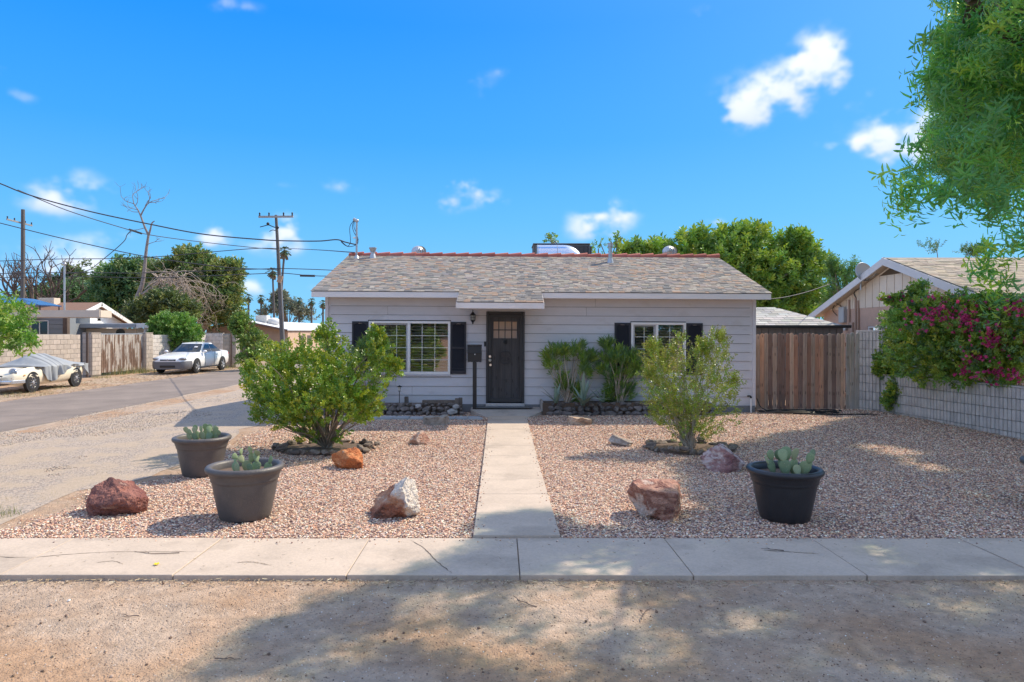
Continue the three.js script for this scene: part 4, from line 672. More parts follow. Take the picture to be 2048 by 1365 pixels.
function paintRock(g, seed, cols, scale = 3) {                     // mottled stone: bands and blotches of a few colours
  const o = seed * 1.7;
  return tint(g, (x, y, z) => {
    const a = fbm3(x * scale + o, y * scale * 1.5, z * scale, 5), b = fbm3(x * scale * 3 + o, y * scale * 5, z * scale * 3 + 4, 4); let t = clamp((a * 0.65 + b * 0.35 - 0.28) / 0.44, 0, 0.999) * (cols.length - 1);
    const i = Math.floor(t); t = smooth(t - i, 0.2, 0.8); return mixc(cols[i], cols[i + 1], t);
  });
}
const fitted = (g, w, h, d) => { g.computeBoundingBox(); const b = g.boundingBox, c = b.getCenter(V(0, 0, 0)); return g.translate(-c.x, -c.y, -c.z).scale(w / (b.max.x - b.min.x), h / (b.max.y - b.min.y), d / (b.max.z - b.min.z)); };
const boulders = [
  [226, 1034, 122, 80, 2, 'dark red boulder at the left edge of the gravel yard', [[0.12, 0.05, 0.045], [0.25, 0.09, 0.07], [0.36, 0.15, 0.11], [0.20, 0.08, 0.065], [0.46, 0.29, 0.23]], 0.46, 0.14],
  [787, 1042, 104, 96, 13, 'cream and rust boulder with a white face left of the walkway', [[0.10, 0.055, 0.045], [0.33, 0.13, 0.075], [0.52, 0.28, 0.17], [0.60, 0.46, 0.35]], 0.5, 0.22, [[-0.75, 0.8, 0.35, 0.42], [-0.2, 0.1, 1, 0.5], [0.9, 0.3, 0.4, 0.6], [0, -1, 0, 0.5]], [0.80, 0.74, 0.65]],
  [691, 940, 70, 46, 5, 'bright orange rock beside the stone ring of the left bush', [[0.30, 0.09, 0.03], [0.55, 0.17, 0.05], [0.66, 0.27, 0.10], [0.62, 0.45, 0.32]], 0.42, 0.2, [[0.3, 0.9, 0.3, 0.55], [-0.7, 0.4, 0.6, 0.55]]],
  [839, 891, 44, 31, 9, 'small pink rock alone on the gravel left of the walkway', [[0.36, 0.16, 0.11], [0.58, 0.32, 0.22], [0.66, 0.48, 0.38], [0.62, 0.52, 0.45]], 0.4, 0.22, [[-0.7, 0.75, 0.3, 0.42], [0.6, 0.5, 0.6, 0.5]]],
  [1243, 893, 48, 24, 4, 'grey angular rock lying on the gravel right of the walkway', [[0.20, 0.17, 0.15], [0.38, 0.32, 0.27], [0.52, 0.47, 0.41], [0.60, 0.55, 0.49]], 0.42, 0.14, [[0.45, 0.9, 0.1, 0.38], [-0.5, 0.3, 0.8, 0.45]]],
  [1455, 947, 92, 62, 6, 'purple and white mottled boulder behind the right black pot', [[0.24, 0.11, 0.11], [0.40, 0.22, 0.20], [0.66, 0.54, 0.50], [0.34, 0.18, 0.17], [0.76, 0.68, 0.63]], 0.5, 0.2, [[0.75, 0.75, 0.2, 0.45], [-0.6, 0.3, 0.75, 0.55], [0.4, 0.0, 0.9, 0.55]]],
  [1321, 1043, 116, 82, 8, 'pinkish striped boulder with a flat top in front of the right bush', [[0.26, 0.11, 0.08], [0.56, 0.30, 0.21], [0.36, 0.16, 0.11], [0.70, 0.52, 0.42], [0.74, 0.62, 0.54]], 0.52, 0.17, [[0.06, 1, 0.12, 0.48], [-0.15, -0.1, 1, 0.55], [1, 0.05, 0.35, 0.62], [-0.9, -0.3, 0.4, 0.6], [-0.5, -0.8, 0.5, 0.6]]],
];
boulders.forEach(([px, py, w, h, seed, label, cols, depth, rough, extra, pale]) => {
  const q = onGround(px, py - h * 0.1), s = -q.z / FOCAL, W = (w * s) / 2, H = (h * s) / 2 * 0.8;
  const b = single('boulder', metric(paintRock(fitted(rockShape(seed, 1, 0.9, 1, 22, rough, extra ? 8 : 5, [...(extra || []), [0, -1, 0, 0.55]]), 2 * W, 2 * H * 1.16, W * depth * 4), seed, cols, 1.5 / W * 0.7)), M.rock, label, 'boulder');
  if (pale) { const g = b.geometry, P = g.attributes.position, C = g.attributes.color; for (let i = 0; i < P.count; i++) { const x = P.getX(i) / W, y = P.getY(i) / H, k = smooth(x * 0.8 + y * 0.5 + 0.9 * (fbm3(x * 2 + seed, y * 2, P.getZ(i) * 6, 4) - 0.5), 0.12, 0.3) * 0.9; C.setXYZ(i, lerp(C.getX(i), pale[0], k), lerp(C.getY(i), pale[1], k), lerp(C.getZ(i), pale[2], k)); } }
  b.position.set(q.x, q.y + H * 0.84, q.z - W * depth);
});
[[1163, 852, 50, 18, 3, 'pale petrified log stump lying by the planter right of the step', [[0.30, 0.19, 0.13], [0.50, 0.37, 0.26], [0.62, 0.52, 0.41], [0.46, 0.27, 0.18]]], [870, 853, 50, 22, 7, 'grey petrified log stump lying before the grey edging pavers', [[0.22, 0.18, 0.15], [0.38, 0.33, 0.28], [0.50, 0.45, 0.40], [0.30, 0.23, 0.18]]]].forEach(([px, py, w, h, seed, label, cols]) => {
  const q = onGround(px, py - 3), s = -q.z / FOCAL, W = (w * s) / 2, H = h * s, g = clean(new THREE.CylinderGeometry(1, 1.05, 1, 48, 6)), p = g.attributes.position;
  for (let i = 0; i < p.count; i++) { const x = p.getX(i), y = p.getY(i), z = p.getZ(i), a = Math.atan2(z, x), k = 1 + 0.32 * (noise3(Math.cos(a) * 2 + seed, y * 0.4, Math.sin(a) * 2) - 0.5) + 0.14 * (noise3(Math.cos(a) * 7 + seed, y, Math.sin(a) * 7) - 0.5); p.setXYZ(i, x * k * W, y * H * 0.82 + (y > 0 ? 0.05 * (noise3(x * 3 + seed, 1, z * 3) - 0.5) : 0), z * k * W * 0.62); }
  const o = single('petrified_log', metric(paintRock(clean(toCreasedNormals(g, 0.6)), seed, cols, 7)), M.rock, label, 'rock'); o.position.set(q.x, q.y + H * 0.3, q.z - W * 0.5); o.rotation.set(0.05, 0, seed === 3 ? -0.10 : 0.06);
});
// stones stacked in front of the planters, and rings round the two bushes: each stone a part
const DARK = [[0.12, 0.105, 0.105], [0.20, 0.17, 0.16], [0.27, 0.23, 0.21], [0.16, 0.14, 0.14], [0.34, 0.30, 0.28]];
const RINGC = [[0.10, 0.085, 0.075], [0.20, 0.16, 0.13], [0.30, 0.25, 0.20], [0.17, 0.13, 0.11], [0.40, 0.34, 0.28]];
const stoneSet = (cols, n, base) => Array.from({ length: n }, (_, i) => metric(paintRock(rockShape(base + i, 1, 0.62 + 0.08 * (i % 3), 0.75, 4, 0.16, 8), base + i, cols.slice(i % 2, 3 + (i % 3)), 1.3)));
const darkStones = stoneSet(DARK, 7, 60), ringStones = stoneSet(RINGC, 7, 80), paleStone = metric(paintRock(rockShape(95, 1, 0.7, 0.8, 5, 0.18, 8), 95, [[0.34, 0.33, 0.33], [0.52, 0.50, 0.49], [0.66, 0.64, 0.62]], 1.4));
M.stoneSmall = std({ vertexColors: true, map: resized(TX.rock, 6, 6), roughness: 0.88 });
function stone(parent, shapes, r, x, y, z, s, flat = 1) { const m = part('stone', r.pick(shapes), M.stoneSmall, parent); m.position.set(x, y, z); m.scale.set(s * r.r(0.9, 1.35), s * r.r(0.75, 1.05) * flat, s * r.r(0.7, 1)); m.rotation.set(r.r(-0.25, 0.25), r.r(0, 6.28), r.r(-0.25, 0.25)); return m; }
{
  const r = rng(51), right = thing('stone_planter', 'dark stacked stone edging of the planter right of the door', 'stone edging', [0, 0.1, 0]);
  const x0 = (1090 - HX) * 15.1 / FOCAL, x1 = (1420 - HX) * 15.1 / FOCAL;
  for (let row = 0; row < 3; row++) for (let x = x0 + 0.04 * row; x < x1;) { const s = r.r(0.075, 0.125); stone(right, darkStones, r, x + s, 0.045 + row * 0.098 + r.r(-0.015, 0.015), -15.08 - row * 0.055 + r.r(-0.03, 0.03), s, row === 2 ? 0.8 : 1); x += s * 1.6; }
  part('soil', metric(box(x1 - x0 + 0.1, 0.3, 0.52, (x0 + x1) / 2, 0.12, -15.41)), M.soil, right);
  part('timber_end', metric(rbox(0.045, 0.24, 0.5, 0.006, x0 - 0.06, 0.2, -15.4)), std({ color: lin(0.50, 0.46, 0.42), map: TX.wood, roughness: 0.9 }), right);
  const left = thing('stone_planter', 'dark stacked stone edging of the planter below the big window', 'stone edging', [0, 0.1, 0]);
  const a0 = (640 - HX) * 15.1 / FOCAL, a1 = (918 - HX) * 15.1 / FOCAL;
  for (let row = 0; row < 3; row++) for (let x = a0 + 0.05 * row; x < a1;) { const s = r.r(0.072, 0.115); stone(left, darkStones, r, x + s, 0.04 + row * 0.095 + r.r(-0.015, 0.015), -15.06 - row * 0.06 + r.r(-0.03, 0.03), s, row === 2 ? 0.7 : 1); x += s * 1.55; }
  for (const [px, py] of [[835, 812], [905, 822], [912, 812]]) { const q = at(px, py, 15.0); const m = part('stone', paleStone, M.stoneSmall, left); m.position.set(q.x, q.y - 0.1, q.z); m.scale.setScalar(px === 905 ? 0.12 : 0.09); m.rotation.y = px; }
  const timber = std({ color: lin(0.20, 0.165, 0.14), map: TX.wood, bumpMap: TX.woodBump, bumpScale: 0.006, roughness: 0.95 });
  part('soil', metric(box(a1 - a0 - 0.02, 0.26, 0.46, (a0 + a1) / 2, 0.10, -15.42)), M.soil, left);
  part('timber_rail', metric(rbox((912 - 845) * 15.18 / FOCAL, 0.07, 0.10, 0.008, (878 - HX) * 15.18 / FOCAL, 0.30, -15.2)), timber, left);
  for (const [px, zz] of [[914, -15.14], [921, -15.3], [813, -15.55]]) part('timber_post', metric(rbox(0.085, 0.42, 0.085, 0.008, (px - HX) * -zz / FOCAL, 0.17, zz)), timber, left);
  // grey edging pavers before the left planter
  const pv = thing('paver_edging', 'row of flat grey pavers edging the left planter beside the gravel', 'paver edging', [0, 0.10, 0]), rr = rng(53), b0 = (700 - HX) * 14.6 / FOCAL, b1 = (938 - HX) * 14.6 / FOCAL, pm = [[0.42, 0.43, 0.44], [0.47, 0.47, 0.47], [0.38, 0.39, 0.40]].map((c) => std({ color: lin(...c), map: TX.stucco, bumpMap: TX.stuccoBump, bumpScale: 0.004, roughness: 0.95 }));
  for (let j = 0; j < 2; j++) for (let x = b0 + j * 0.1; x < b1;) { const w = rr.r(0.26, 0.36); const m = part('paver', metric(rbox(w - 0.012, 0.07, 0.18, 0.008)), rr.pick(pm), pv); m.position.set(x + w / 2, 0.0 + rr.r(-0.006, 0.006), -14.48 - j * 0.19 + rr.r(-0.01, 0.01)); m.rotation.y = rr.r(-0.03, 0.03); x += w; }
  const ring = (px, py, rx, rz, label, k) => { const q = onGround(px, py), o = thing('stone_ring', label, 'stone ring', q), n = 34; for (let i = 0; i < n; i++) { const a = (i / n) * 6.2832 + r.r(-0.06, 0.06), s = r.r(0.055, 0.10); stone(o, ringStones, r, Math.cos(a) * rx * r.r(0.9, 1.08), s * 0.35 + (r() < 0.25 ? 0.05 : 0), Math.sin(a) * rz * r.r(0.9, 1.1), s); } part('soil', metric(put(clean(new THREE.CylinderGeometry(0.98, 1, 0.04, 24)).scale(rx, 1, rz), 0, 0.002, 0)), M.soil, o); };
  ring(652, 897, 0.80, 0.52, 'ring of dark stones around the trunk of the left bush'); ring(1376, 897, 0.66, 0.50, 'ring of brown stones around the trunk of the right bush');
}
// ---------------------------------------------------------------- pots with prickly pears
const potProfile = [[0.0, 0.02], [0.245, 0.0], [0.268, 0.02], [0.282, 0.08], [0.318, 0.26], [0.342, 0.40], [0.348, 0.418], [0.358, 0.425], [0.356, 0.438], [0.362, 0.455], [0.374, 0.490], [0.386, 0.512], [0.404, 0.522], [0.414, 0.542], [0.412, 0.560], [0.400, 0.577], [0.380, 0.584], [0.355, 0.578], [0.335, 0.556], [0.328, 0.50], [0.322, 0.44], [0.0, 0.43]];
const potBody = metric(lathe(potProfile.map((p) => p), 56));
M.cactus = [[0.26, 0.35, 0.17], [0.32, 0.41, 0.21], [0.22, 0.31, 0.165], [0.38, 0.42, 0.22]].map((c) => std({ color: lin(...c), map: TX.stucco, roughness: 0.6 }));
const padShape = (() => { const g = clean(new THREE.SphereGeometry(1, 16, 12)), p = g.attributes.position; for (let i = 0; i < p.count; i++) { const y = p.getY(i), k = 0.62 + 0.20 * y; p.setXYZ(i, p.getX(i) * k * 1.15, y + 1, p.getZ(i) * 0.16 * (1.1 - 0.3 * y)); } g.computeVertexNormals(); const dots = []; const r = rng(4); for (let i = 0; i < 26; i++) { const y = r.r(0.25, 1.75), x = r.r(-0.55, 0.55); const side = r() < 0.5 ? 1 : -1, w = (0.62 + 0.2 * (y - 1)) * 1.15 * Math.sqrt(Math.max(0, 1 - (y - 1) ** 2)); if (Math.abs(x) > w * 0.9) continue; const t = Math.sqrt(Math.max(0, 1 - (y - 1) ** 2 - (x / (0.7 + 0.23 * (y - 1))) ** 2)); dots.push(ball(0.035, x, y, side * t * 0.165, 5)); } return [g, merged(dots)]; })();
M.areole = std({ color: lin(0.55, 0.52, 0.36), roughness: 0.9 });
function cactus(label, pos, seed, scale, layout) {
  const c = thing('prickly_pear', label, 'cactus', pos), r = rng(seed);
  const pad = (x, y, z, s, yaw, tilt, lean) => { const m = part('pad', padShape[0], r.pick(M.cactus), c); m.position.set(x, y, z); m.scale.setScalar(s); m.rotation.set(tilt, yaw, lean, 'YXZ'); part('spines', padShape[1], M.areole, m); return m; };
  const grow = (x, y, z, s, yaw, tilt, lean, depth) => { const m = pad(x, y, z, s, yaw, tilt, lean); m.updateMatrix(); if (depth > 0) { const n = depth === 2 ? 2 : r() < 0.6 ? 1 : 2; for (let k = 0; k < n; k++) { const q = V((k - (n - 1) / 2) * 0.9 + r.r(-0.15, 0.15), 1.75 - 0.2 * Math.abs(k - (n - 1) / 2), 0).applyMatrix4(m.matrix); grow(q.x, q.y, q.z, s * r.r(0.72, 0.92), yaw + r.r(-0.7, 0.7), tilt + r.r(-0.25, 0.25), lean + r.r(-0.35, 0.35) - (k - (n - 1) / 2) * 0.5, depth - 1); } } };
  for (const [x, z, s, lean, depth] of layout) grow(x * scale, -0.02, z * scale, s * scale, r.r(-0.6, 0.6), r.r(-0.2, 0.2), lean, depth);
  return c;
}
const potInfo = [[404, 956, 866, 'matte charcoal plastic pot farthest back at the left by the drive'], [490.5, 1046, 922, 'scuffed charcoal pot just behind the pavement on the left'], [1569, 1049, 925, 'glossier black pot right of the walkway, nearest the pavement'], [2092, 938, 920, 'dark pot cut off by the right edge of the picture']];
potInfo.forEach(([px, pyBase, pyRim, label], i) => {
  const f = i === 3 ? V(6.2, 0, -7.5) : (() => { const q = onGround(px, pyBase), d = -q.z + 0.27; return V(((px - HX) * d) / FOCAL, 0, -d); })();
  const p = thing('plant_pot', label, 'pot', [f.x, groundY(f.x, f.z) - 0.012, f.z]);
  const m = M.pot.clone(); m.color = i === 2 ? lin(0.034, 0.034, 0.038) : lin(0.125, 0.112, 0.105); m.roughness = i === 2 ? 0.36 : 0.5;
  part('pot_body', potBody, m, p); p.rotation.y = i * 1.7; p.scale.setScalar([0.92, 0.965, 0.93, 0.95][i]);
  part('soil', metric(cyl(0.327, 0.327, 0.02, 0, 0.49, 0, 32)), M.soil, p);
  if (i < 3) p.position.y += 0; potInfo[i].pos = p.position.clone();
});
const P0 = potInfo.map((p) => p.pos);
cactus('clump of small round prickly pear pads in the back left pot', [P0[0].x + 0.02, P0[0].y + 0.50, P0[0].z + 0.05], 61, 1.0, [[-0.14, 0.02, 0.062, 0.5, 1], [-0.05, 0.07, 0.06, 0.25, 1], [0.03, 0.03, 0.065, 0.1, 1], [0.10, 0.06, 0.062, -0.3, 1], [0.16, 0, 0.06, -0.5, 1], [0.02, -0.07, 0.068, 0, 1], [-0.08, -0.06, 0.062, 0.3, 1], [0.1, -0.08, 0.062, -0.2, 1]]);
cactus('small prickly pear with one tall arm in the front left pot', [P0[1].x + 0.08, P0[1].y + 0.50, P0[1].z + 0.02], 62, 1.08, [[-0.13, 0.05, 0.058, 0.45, 1], [-0.04, 0.02, 0.062, 0.05, 2], [0.05, 0.06, 0.06, -0.15, 1], [0.13, 0.02, 0.055, -0.5, 1], [-0.1, 0.1, 0.055, 0.2, 0], [0.03, 0.1, 0.055, 0.1, 0]]);
cactus('broad green prickly pear with many pads in the right black pot', [P0[2].x + 0.03, P0[2].y + 0.50, P0[2].z + 0.04], 68, 1.0, [[-0.15, 0.0, 0.078, 0.35, 1], [-0.07, 0.09, 0.082, 0.1, 1], [0.02, 0.05, 0.085, 0.0, 1], [0.11, 0.08, 0.08, -0.25, 1], [0.17, 0.0, 0.078, -0.4, 1], [-0.02, -0.06, 0.08, 0.1, 1], [0.03, 0.14, 0.06, 0, 0]]);
// path light, garden hose, irrigation pipe
{
  const q = at(795.5, 826, 14.95), l = thing('path_light', 'small black stake path light in the planter below the big window', 'path light', [q.x, 0.34, -15.2]);
  part('stake', cyl(0.009, 0.009, 0.32, 0, 0.14, 0, 8), M.black, l); part('lamp_glass', cyl(0.032, 0.026, 0.085, 0, 0.345, 0, 12), phys({ color: lin(0.8, 0.78, 0.72), transmission: 0.6, thickness: 0, roughness: 0.4 }), l);
  part('lamp_cap', [cyl(0.012, 0.062, 0.035, 0, 0.405, 0, 16), cyl(0.034, 0.03, 0.014, 0, 0.295, 0, 12)], M.black, l);
  const h = thing('garden_hose', 'black garden hose coiled on the gravel in front of the wooden fence', 'hose', [0, 0.105, 0]), r = rng(57), loops = [];
  for (let k = 0; k < 7; k++) { const cx = 6.75 + r.r(-0.25, 0.3), cz = -15.55 + r.r(-0.1, 0.12), rx = r.r(0.55, 0.85), rz = r.r(0.16, 0.26), pts = []; for (let i = 0; i <= 14; i++) { const a = (i / 14) * 6.2832 * 0.97 + k; pts.push(V(cx + rx * Math.cos(a), 0.012 + 0.012 * k * 0.7 + r.r(0, 0.012), cz + rz * Math.sin(a))); } loops.push(tube(pts, 0.011, 60, 6)); }
  loops.push(tube([V(6.0, 0.3, -15.95), V(6.05, 0.1, -15.8), V(6.3, 0.02, -15.5), V(7.0, 0.015, -15.22), V(7.8, 0.015, -15.2), V(8.35, 0.015, -15.3)], 0.011, 40)); loops.push(tube([V(6.5, 0.02, -15.3), V(7.2, 0.02, -15.05), V(7.9, 0.02, -15.12), V(8.3, 0.02, -15.02)], 0.011, 30));
  part('hose_coil', loops, M.black, h);
  const ip = thing('water_pipe', 'grey water riser with black elbow at the right house corner', 'pipe', [(1502 - HX) * 15.6 / FOCAL, 0.1, -15.6]);
  part('riser', cyl(0.02, 0.02, 0.38, 0, 0.17, 0, 10), M.vinyl, ip); part('elbow', [tube([V(0, 0.34, 0), V(-0.01, 0.38, 0.01), V(-0.05, 0.39, 0.02), V(-0.09, 0.385, 0.02)], 0.017, 10), ball(0.024, 0, 0.35, 0)], M.black, ip);
}
// ---------------------------------------------------------------- leaves and bushes
function leafSpray(seed, n, L, leafL, leafW, o = {}) {             // a short twig along +y with folded leaves set along it
  const r = rng(seed), pos = [], nor = [], { spread = 0.9, droop = 0.0, pairs = false, stem = 0.0 } = o;
  const q = new THREE.Quaternion(), e = new THREE.Euler(), tri = (a, b, c) => pos.push(a.x, a.y, a.z, b.x, b.y, b.z, c.x, c.y, c.z);
  for (let i = 0; i < n; i++) {
    const t = pairs ? Math.floor(i / 2) / Math.max(1, n / 2 - 1) : (i + r()) / n, k = leafL * r.r(0.75, 1.2), w = leafW * r.r(0.8, 1.15) * 0.5, az = pairs ? (i % 2) * Math.PI + r.r(-0.3, 0.3) : i * 2.4 + r.r(-0.5, 0.5), lean = spread * r.r(0.7, 1.2);
    e.set(0, az, 0); q.setFromEuler(e); const q2 = new THREE.Quaternion().setFromEuler(new THREE.Euler(0, 0, -lean)), q3 = new THREE.Quaternion().setFromEuler(new THREE.Euler(0, r.r(-1.2, 1.2), 0));
    const f = (x, y, z) => V(x, y, z).applyQuaternion(q3).applyQuaternion(q2).applyQuaternion(q).add(V(0, t * L, droop * t * t * L));
    const base = f(0, 0, 0), mid = f(0, k * 0.5, w * 0.0), l = f(-w, k * 0.45, w * 0.55), rr = f(w, k * 0.45, w * 0.55), tip = f(0, k, -k * 0.12);
    tri(base, l, mid); tri(base, mid, rr); tri(l, tip, mid); tri(mid, tip, rr);
  }
  if (stem) { const s = limb([V(0, 0, 0), V(0, L * 0.5, droop * 0.25 * L), V(0, L, droop * L)], [stem, stem * 0.4], 3).attributes.position.array; for (const x of s) pos.push(x); }
  const g = new THREE.BufferGeometry(); g.setAttribute('position', new THREE.Float32BufferAttribute(pos, 3)); g.computeVertexNormals();
  return clean(g);
}
const UP = V(0, 1, 0);
// lobes: [centre, rx, ry, rz, weight]; every spray points away from the bush's root
function foliage(name, parent, geos, mat, lobes, n, seed, o = {}) {
  const r = rng(seed), { root = V(0, 0, 0), scale = [0.8, 1.25], cols, shell = 0.5, gap = 0, gapF = 2, up = 0.35, wild = 0.7, yLit = 0, ymin = -9, hang = 0 } = o, list = geos.map(() => []), tips = [], total = lobes.reduce((s, l) => s + (l[4] || 1), 0);
  let guard = 0;
  while (tips.length < n && guard++ < n * 8) {
    let k = r() * total, l = lobes[0]; for (const q of lobes) { k -= q[4] || 1; if (k <= 0) { l = q; break; } }
    const v = V(r.g(), r.g(), r.g()).normalize(), rad = Math.pow(r(), shell), p = V(l[0].x + v.x * l[1] * rad, l[0].y + v.y * l[2] * rad, l[0].z + v.z * l[3] * rad);
    if (p.y < ymin) continue;
    if (gap && fbm3(p.x * gapF + seed, p.y * gapF, p.z * gapF, 3) < gap) continue;
    const d = p.clone().sub(root).normalize().multiplyScalar(0.5).addScaledVector(v, 0.5).addScaledVector(UP, up - hang).add(V(r.g(), r.g(), r.g()).multiplyScalar(wild)).normalize();
    const c = r.pick(cols), s = r.r(...scale);
    list[Math.floor(r() * geos.length)].push({ p, q: new THREE.Quaternion().setFromUnitVectors(UP, d).multiply(new THREE.Quaternion().setFromAxisAngle(UP, r.r(0, 6.28))), s, c: jitter(c, r, 0.22, 0.08) });
    tips.push(p);
  }
  list.forEach((k, i) => { if (k.length) copies(name, geos[i], mat, k, parent, 'stuff'); });
  return tips;
}
function stems(root, tips, n, seed, r0, r1, o = {}) {              // branches from the root to some of the tips
  const r = rng(seed), gs = [], { bow = 0.25, spread = 0.05, sides = 5, seg = 7 } = o;
  for (let i = 0; i < n; i++) {
    const t = r.pick(tips), b = V(root.x + r.g() * spread, root.y, root.z + r.g() * spread), m1 = b.clone().lerp(t, 0.35), m2 = b.clone().lerp(t, 0.7), L = b.distanceTo(t);
    m1.y += L * bow * 0.6; m2.y += L * bow * 0.5; m1.add(V(r.g(), r.g(), r.g()).multiplyScalar(L * 0.05)); m2.add(V(r.g(), r.g(), r.g()).multiplyScalar(L * 0.06));
    gs.push(limb(curve([b, m1, m2, t], seg), [r0 * r.r(0.6, 1.1), r1], sides));
  }
  return gs;
}
const lobesAt = (list) => list.map(([px, py, rx, ry, d, rz, w]) => { const s = d / FOCAL; return [at(px, py, d), rx * s, ry * s, rz || ((rx + ry) / 2) * s, w || rx * ry / 2000]; });
const G_YELLOW = rgb(0.48, 0.54, 0.05), G_LIGHT = rgb(0.34, 0.49, 0.065), G_MID = rgb(0.23, 0.38, 0.06), G_DARK = rgb(0.13, 0.24, 0.05), G_BLUE = rgb(0.20, 0.34, 0.13), G_OLIVE = rgb(0.36, 0.36, 0.09);
const LM = { glossy: leafMat(lin(1, 1, 1), 0.5, 0.36), soft: leafMat(lin(1, 1, 1), 0.52, 0.6), dull: leafMat(lin(1, 1, 1), 0.3, 0.75) };
const round = [leafSpray(1, 9, 0.13, 0.055, 0.036, { stem: 0.002 }), leafSpray(2, 7, 0.10, 0.06, 0.038, { stem: 0.002 })];
const roundSmall = [leafSpray(3, 10, 0.15, 0.036, 0.022, { stem: 0.0015 }), leafSpray(4, 8, 0.12, 0.038, 0.022, { stem: 0.0015 })];
const lance = [leafSpray(5, 12, 0.12, 0.13, 0.02, { spread: 0.7, stem: 0.003 }), leafSpray(6, 10, 0.10, 0.14, 0.021, { spread: 0.6, stem: 0.003 })];
// the two round bushes in the yard
{
  const root = onGround(655, 897), o = V(0, 0, 0), b = thing('leafy_bush', 'large dense round green bush in the stone ring left of the walkway', 'bush', o);
  const lobes = lobesAt([[590, 765, 92, 80, 11.3, 0.75], [690, 760, 88, 84, 11.2, 0.8], [645, 815, 105, 58, 11.0, 0.75], [540, 740, 48, 52, 11.5, 0.45], [745, 725, 42, 48, 11.3, 0.4], [640, 706, 58, 38, 11.6, 0.5], [570, 822, 60, 36, 11.1, 0.4], [715, 812, 52, 40, 11.2, 0.4], [650, 862, 66, 24, 11.2, 0.35], [655, 672, 14, 24, 11.5, 0.12, 0.7], [752, 684, 11, 26, 11.3, 0.1, 0.6], [785, 735, 12, 14, 11.3, 0.1, 0.4], [505, 770, 22, 40, 11.4, 0.2, 1]]);
  const tips = foliage('foliage', b, round, LM.glossy, lobes, 2500, 301, { root, cols: [G_YELLOW, G_YELLOW, G_LIGHT, G_LIGHT, G_MID, G_MID], shell: 0.42, gap: 0.44, gapF: 3.0, wild: 0.55 });
  part('branches', stems(V(root.x, root.y, root.z), tips, 46, 302, 0.022, 0.003, { spread: 0.05, bow: 0.12 }), M.bark, b);
  part('trunk', [limb(curve([V(root.x - 0.02, root.y - 0.05, root.z), V(root.x - 0.05, root.y + 0.25, root.z), V(root.x - 0.12, root.y + 0.6, root.z)], 6), [0.05, 0.03], 8), limb(curve([V(root.x + 0.03, root.y - 0.05, root.z + 0.02), V(root.x + 0.1, root.y + 0.2, root.z + 0.03), V(root.x + 0.45, root.y + 0.55, root.z + 0.1)], 6), [0.045, 0.022], 8)], M.barkPale, b);
}
{
  const root = onGround(1380, 897), b = thing('leafy_bush', 'airy yellow-green bush with thin stems in the stone ring before the right window', 'bush');
  const lobes = lobesAt([[1350, 770, 66, 70, 11.4, 0.6], [1415, 760, 56, 74, 11.4, 0.6], [1385, 835, 72, 44, 11.3, 0.55], [1320, 735, 36, 40, 11.5, 0.3], [1430, 700, 28, 34, 11.6, 0.25], [1330, 812, 36, 44, 11.3, 0.3], [1448, 825, 26, 40, 11.4, 0.25], [1385, 872, 40, 22, 11.3, 0.3], [1365, 695, 22, 22, 11.5, 0.2, 0.7], [1437, 678, 8, 14, 11.5, 0.08, 0.3], [1306, 700, 12, 14, 11.5, 0.1, 0.35], [1475, 768, 18, 8, 11.4, 0.1, 0.4], [1405, 700, 16, 20, 11.5, 0.1, 0.5], [1295, 755, 16, 14, 11.4, 0.1, 0.4]]);
  const tips = foliage('foliage', b, roundSmall, LM.glossy, lobes, 1700, 311, { root, cols: [G_YELLOW, rgb(0.56, 0.56, 0.12), rgb(0.50, 0.52, 0.10), G_LIGHT, G_OLIVE, G_LIGHT], shell: 0.5, gap: 0.42, gapF: 4.2, wild: 0.6 });
  part('branches', stems(root, tips, 60, 312, 0.012, 0.002, { spread: 0.07, bow: 0.14 }), M.barkPale, b);
}
// oleanders and agaves in the planters
function oleander(px, py, lobes, seed, label, n, dark) {
  const root = at(px, py, 15.4), b = thing('oleander', label, 'shrub'), L = lobesAt(lobes), tips = foliage('foliage', b, lance, LM.soft, L, n, seed, { root, cols: dark ? [G_MID, G_BLUE, G_LIGHT] : [G_BLUE, G_LIGHT, G_LIGHT, G_MID], shell: 0.6, gap: 0.3, gapF: 4, up: 0.7, wild: 0.5 });
  part('branches', stems(root, tips.filter((t) => t.y > root.y + 0.45), 26, seed + 1, 0.02, 0.004, { spread: 0.07, bow: 0.05 }), M.barkPale, b);
  return b;
}
oleander(1137, 806, [[1112, 715, 26, 20, 15.4, 0.25], [1150, 709, 30, 18, 15.4, 0.28], [1172, 721, 18, 22, 15.4, 0.2], [1105, 737, 20, 16, 15.4, 0.2], [1130, 704, 20, 10, 15.4, 0.2], [1168, 747, 14, 12, 15.4, 0.15], [1125, 774, 10, 22, 15.45, 0.1, 0.25], [1148, 789, 12, 22, 15.45, 0.12, 0.4]], 321, 'vase-shaped oleander shrub with pale stems, next to the door', 330);
oleander(1237, 808, [[1225, 719, 26, 24, 15.4, 0.28], [1258, 721, 28, 22, 15.4, 0.28], [1272, 744, 18, 20, 15.4, 0.2], [1213, 744, 16, 24, 15.4, 0.2], [1240, 754, 26, 24, 15.4, 0.22], [1215, 694, 10, 8, 15.4, 0.1, 0.3], [1225, 789, 12, 22, 15.45, 0.12, 0.5], [1255, 787, 12, 20, 15.45, 0.12, 0.3]], 331, 'darker oleander shrub under the left shutter of the right window', 460, true);
oleander(735, 812, [[725, 700, 16, 16, 15.3, 0.2], [745, 705, 16, 14, 15.3, 0.2], [760, 720, 14, 22, 15.3, 0.18], [715, 722, 14, 20, 15.3, 0.2]], 341, 'dark oleander behind the left bush, before the big window', 180, true);
